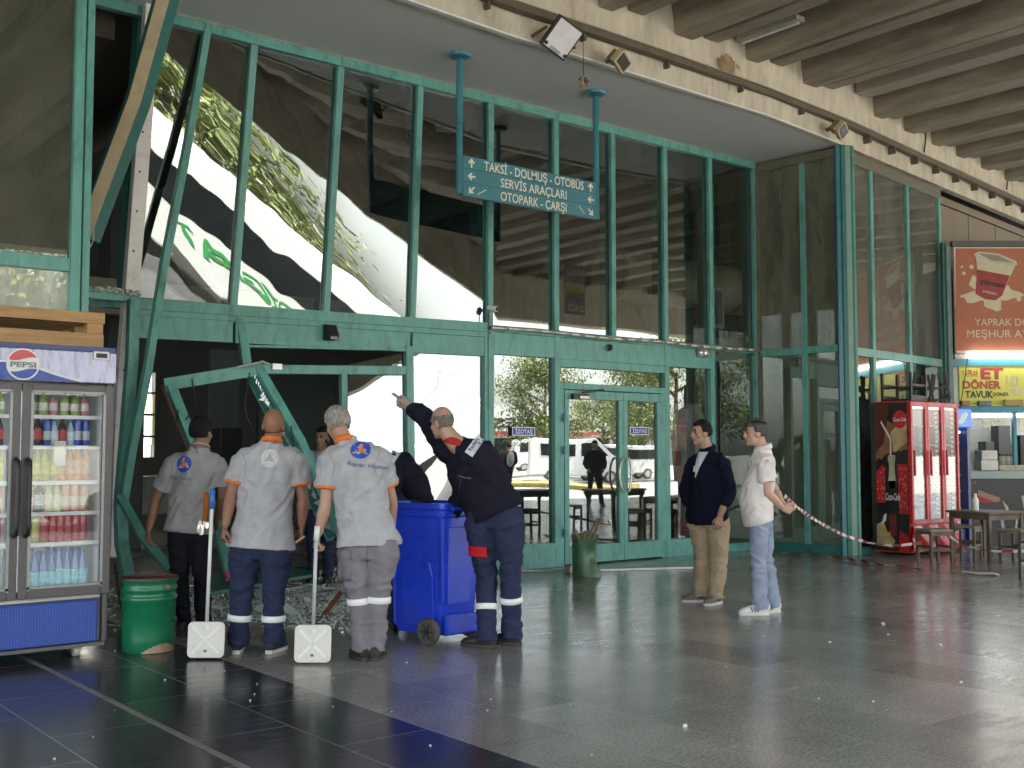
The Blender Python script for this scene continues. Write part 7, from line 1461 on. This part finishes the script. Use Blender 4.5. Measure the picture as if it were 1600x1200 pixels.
# buildings
PLW = mat('plaster pale', (0.55, 0.54, 0.51), 0.8, var=0.1, scale=0.5); SHG = mat('shutter grey', (0.20, 0.21, 0.21), 0.6, var=0.1)
def shop(name, label, c, wid, h, dirv, stripe, tx, wm=PLW):
    n = V((-dirv.y, dirv.x, 0)); n = n if n.dot(V((0, 1, 0))) > 0 else -n; t = thing(name, label, 'building', c); ax = (dirv, n, V((0, 0, 1)))
    MB().box(c - n * 5 + V((0, 0, h / 2)), (wid, 10, h), ax).build('wall', wm, t)
    k = int(wid / 4)
    for i in range(k): MB().box(c + dirv * (-wid / 2 + wid * (i + 0.5) / k) + n * 0.02 + V((0, 0, h * 0.24)), (wid / k * 0.78, 0.12, h * 0.46), ax).build('shutter', SHG if i % 2 else BG, t)
    MB().box(c + n * 0.25 + V((0, 0, h * 0.72)), (wid * 0.98, 0.4, h * 0.3), ax).build('sign_band', WHITE, t)
    MB().box(c + n * 0.27 + V((0, 0, h * 0.545)), (wid * 0.98, 0.42, h * 0.05), ax).build('stripe', stripe, t)
    if tx: m = MB(); put_text(m, tx, c + n * 0.47 + V((0, 0, h * 0.70)), -dirv if (-dirv).cross(V((0, 0, 1))).dot(n) > 0 else dirv, V((0, 0, 1)), h * 0.15, wid * 0.72, bold=0.03); m.build('lettering', BLACK, t)
    return t
RST = mat('stripe red', (0.5, 0.05, 0.05), 0.5)
bl0 = gmir(792, 112); br0 = gmir(872, 128); dv = V((RT.x, -RT.y, 0)).normalized()
shop('tyre_shop', 'long low tyre shop with white sign band and red stripe', bl0, 22, 6.4, dv, RST, 'BRIDGESTONE')
shop('garage', 'low pale garage with a red striped sign band behind the vans', gmir(908, 118), 14, 6.2, dv, RST, None)
shop('block', 'plain pale low block behind the trees', gmir(1010, 120), 26, 6.0, dv, mat('stripe blue', (0.05, 0.12, 0.35), 0.5), None)
shop('block', 'plain grey low block far beyond the coach', V((-10, -95, -0.15)), 70, 7.0, V((1, 0, 0)), mat('stripe grey', (0.2, 0.2, 0.2), 0.5), None)
# trees
LF = [mat('leaf %d' % i, c, 0.6, var=0.35, scale=1.2) for i, c in enumerate([(0.17, 0.20, 0.05), (0.23, 0.25, 0.08), (0.10, 0.14, 0.04)])]
BK_ = mat('bark', (0.12, 0.09, 0.06), 0.9, var=0.3)
def tree_mesh(seed, H_, R_, n=15000):
    random.seed(seed); tr = MB(); cr = MB(); tips = []
    tr.sweep([(0, 0, 0), (0.1, 0.05, H_ * 0.25), (0.0, 0.1, H_ * 0.5), (0.1, 0, H_ * 0.75)], [0.24, 0.18, 0.12, 0.05], n=10)
    for k in range(11):
        z = H_ * random.uniform(0.25, 0.7); a = random.random() * 6.28; L_ = R_ * random.uniform(0.5, 0.95); e = V((math.cos(a) * L_, math.sin(a) * L_, z + H_ * random.uniform(0.08, 0.28)))
        tr.sweep([V((0.05, 0.05, z)), V((0.05, 0.05, z)).lerp(e, 0.5) + V((0, 0, 0.3)), e], [0.08, 0.05, 0.02], n=7); tips.append(e); tips.append(V((0, 0, z)).lerp(e, 0.6))
    tips += [V((random.gauss(0, R_ * 0.3), random.gauss(0, R_ * 0.3), H_ * random.uniform(0.7, 0.98))) for _ in range(9)]
    for k in range(n):
        c = random.choice(tips); p = c + V((random.gauss(0, R_ * 0.17), random.gauss(0, R_ * 0.17), random.gauss(0, H_ * 0.055))); s_ = random.uniform(0.06, 0.125)
        a = V((random.gauss(0, 1), random.gauss(0, 1), random.gauss(0, 1))).normalized(); b = perp(a) * s_ * 0.55; a = a * s_; cr.mi(random.randrange(3)); cr.add([p - a, p + b, p + a, p - b], [(0, 1, 2, 3)])
    return tr, cr
TP = []
for sd, H_, R_ in ((1, 7.6, 3.6), (2, 6.2, 3.0)):
    tr, cr = tree_mesh(sd, H_, R_); t = thing('tree', '', 'tree', (0, 0, -60), 0, 'trees along the yard'); tr.build('trunk', BK_, t, True, world=False); cr.build('crown', LF, t, world=False); TP.append(t)
spots = [(gmir(852, 70), 0, 'leafy tree mirrored beside the tyre shop'), (gmir(946, 84), 1, 'bushy tree mirrored in the right door'), (gmir(1000, 66), 0, 'tall tree mirrored between door and right pane'), (gmir(1062, 58), 0, 'broad tree mirrored in the right pane')]
for k, (x, y) in enumerate(((-1, -25), (3.5, -27), (7.5, -24.5), (10.8, -25.5), (13.2, -29), (-6, -28), (-11, -26))): spots.append((V((x, y, -0.15)), k % 2, 'street tree behind the coach, number %s from the terminal end' % ['one', 'two', 'three', 'four', 'five', 'six', 'seven'][k]))
lbs = ['slender tree opposite the fridge end of the terminal', 'broad tree behind the rear of the coach', 'tree behind the rear half of the coach', 'tree behind the middle of the coach', 'tree set back just beyond the coach windscreen', 'second outermost tree past the fridge end of the terminal', 'outermost tree past the fridge end of the terminal']
us = set()
for k, (p, w, lb) in enumerate(spots):
    if k >= 4: lb = lbs[k - 4]
    if w not in us: us.add(w); t = TP[w]; t.location = p; t['label'] = lb; t.rotation_euler = (0, 0, k * 1.1)
    else: t = dup(TP[w], p, k * 1.3, lb)
    BASE[t.name] = V(p)
    if k >= 4: t.scale = (1.0, 1.0, 0.95)
# kerb painted in blocks and a traffic island
m = MB(); a, b = gmir(770, 56), gmir(1000, 47); dk_ = (b - a); L_ = dk_.length; dk_.normalize(); nn_ = V((-dk_.y, dk_.x, 0))
kc = [mat('kerb white', (0.6, 0.6, 0.58), 0.8), mat('kerb blue', (0.05, 0.10, 0.28), 0.8)]
n = int(L_ / 1.0)
for i in range(n): m.mi(i % 2).box(a + dk_ * (i + 0.5) * 1.0 + V((0, 0, 0.1)), (0.99, 0.3, 0.22), (dk_, nn_, V((0, 0, 1))))
o = m.build('kerb', kc); o['kind'] = 'structure'
m = MB(); m.box(a + dk_ * L_ / 2 + V((0, 0, 0.08)) - nn_ * (1.4 if nn_.y > 0 else -1.4), (L_, 2.4, 0.2), (dk_, nn_, V((0, 0, 1)))); o = m.build('traffic_island', mat('dry grass', (0.36, 0.28, 0.08), 0.9, var=0.4, scale=3, bump=0.5)); o['kind'] = 'structure'
MB().lo((-30, -14.7, -0.149), (50, -14.401, 0.002)).build('kerb', PLW)['kind'] = 'structure'
# mirrored hanging notice, facing the glass
c = mir(900, 452, 27.5); t = thing('hanging_notice', 'black and yellow hanging notice under the canopy, mirrored in the upper glass', 'sign', c)
MB().box(c, (0.75, 0.05, 1.25)).build('board', mat('notice board', (0.20, 0.20, 0.19), 0.5), t)
MB().box(c + V((0, 0.03, -0.02)), (0.7, 0.02, 0.32)).build('band', mat('notice yellow', (0.50, 0.40, 0.05), 0.5), t)
m = MB(); 
for i, (tx, mm) in enumerate((('BUDANLAR', 0), ('yalnızca', 0), ('DİYARBAKIR', 1), ('DE MÜZİK', 0))): m.mi(mm); put_text(m, tx, c + V((0, 0.042, 0.45 - 0.30 * i)), V((-1, 0, 0)), V((0, 0, 1)), 0.17, 0.64, bold=0.02)
m.build('lettering', [mat('notice white', (0.65, 0.63, 0.55), 0.5), BLACK], t)
m = MB(); m.tube(c + V((-0.3, 0, 0.62)), V((c.x - 0.3, c.y, 6.86)), 0.01, 6).tube(c + V((0.3, 0, 0.62)), V((c.x + 0.3, c.y, 6.86)), 0.01, 6); m.build('hanger', BLACK, t)
# people out at the edge of the canopy
def stander(label, px, py, d, fdir, top, legs, hcol=(0.012, 0.01, 0.01), stride=0.0, z0=0.0, h=1.74):
    c = mir(px, py, d); c.z = z0; f = V(fdir).normalized(); s = f.cross(V((0, 0, 1))); k = h / 1.74; U_ = V((0, 0, 1))
    P_ = lambda a, b, z: c + s * a * k + f * b * k + U_ * z * k
    J = dict(head=P_(0, 0.03, 1.62), neck=P_(0, 0, 1.47), shA=P_(-0.19, 0, 1.40), shB=P_(0.19, 0, 1.40), elA=P_(-0.26, -0.03, 1.13), elB=P_(0.26, -0.03, 1.13), wrA=P_(-0.20, 0.15, 0.98), wrB=P_(0.2, 0.15, 0.98), hpA=P_(-0.09, 0, 0.93), hpB=P_(0.09, 0, 0.93), knA=P_(-0.13, 0.03 + stride, 0.5), knB=P_(0.13, 0.03 - stride * 0.4, 0.5), anA=P_(-0.17, stride, 0.1), anB=P_(0.17, -stride, 0.1))
    return person(label, 'person', J, dict(at=c, face=f, skin=(0.35, 0.2, 0.14), hair=allhair(0.35, -0.5), hname='black', hcol=hcol, det=0.6, shirt=dict(mat=top, sleeve=1.9), legs=dict(mat=legs), shoe=SHK, sole=SOLD, toeA=f - s * 0.2, toeB=f + s * 0.2, lift=z0))
stander('person in black standing legs apart near the canopy edge, mirrored in the door', 932, 788, 29.5, (-0.5, 0.8, 0), JEANB, JEANB)
pp = stander('person in dark clothes with pale backpack walking away, mirrored left of the door', 797, 775, 35, (0.3, -0.9, 0), JEANB, JEANB, stride=0.12)
bp = pp[0]; c = BASE[bp.name] + V((-0.05, 0.17, 1.22)); m = MB(); m.ell(c, (0.15, 0.10, 0.24), n=16); place(remesh(m, 0.02, 2), 'backpack', fabric('pale backpack', (0.45, 0.45, 0.45)), bp)
stander('person in red jacket walking across the yard far behind, mirrored', 840, 722, 96, (-0.8, 0.2, 0), fabric('red jacket', (0.5, 0.05, 0.06)), NAVY, stride=0.25, z0=-0.15)
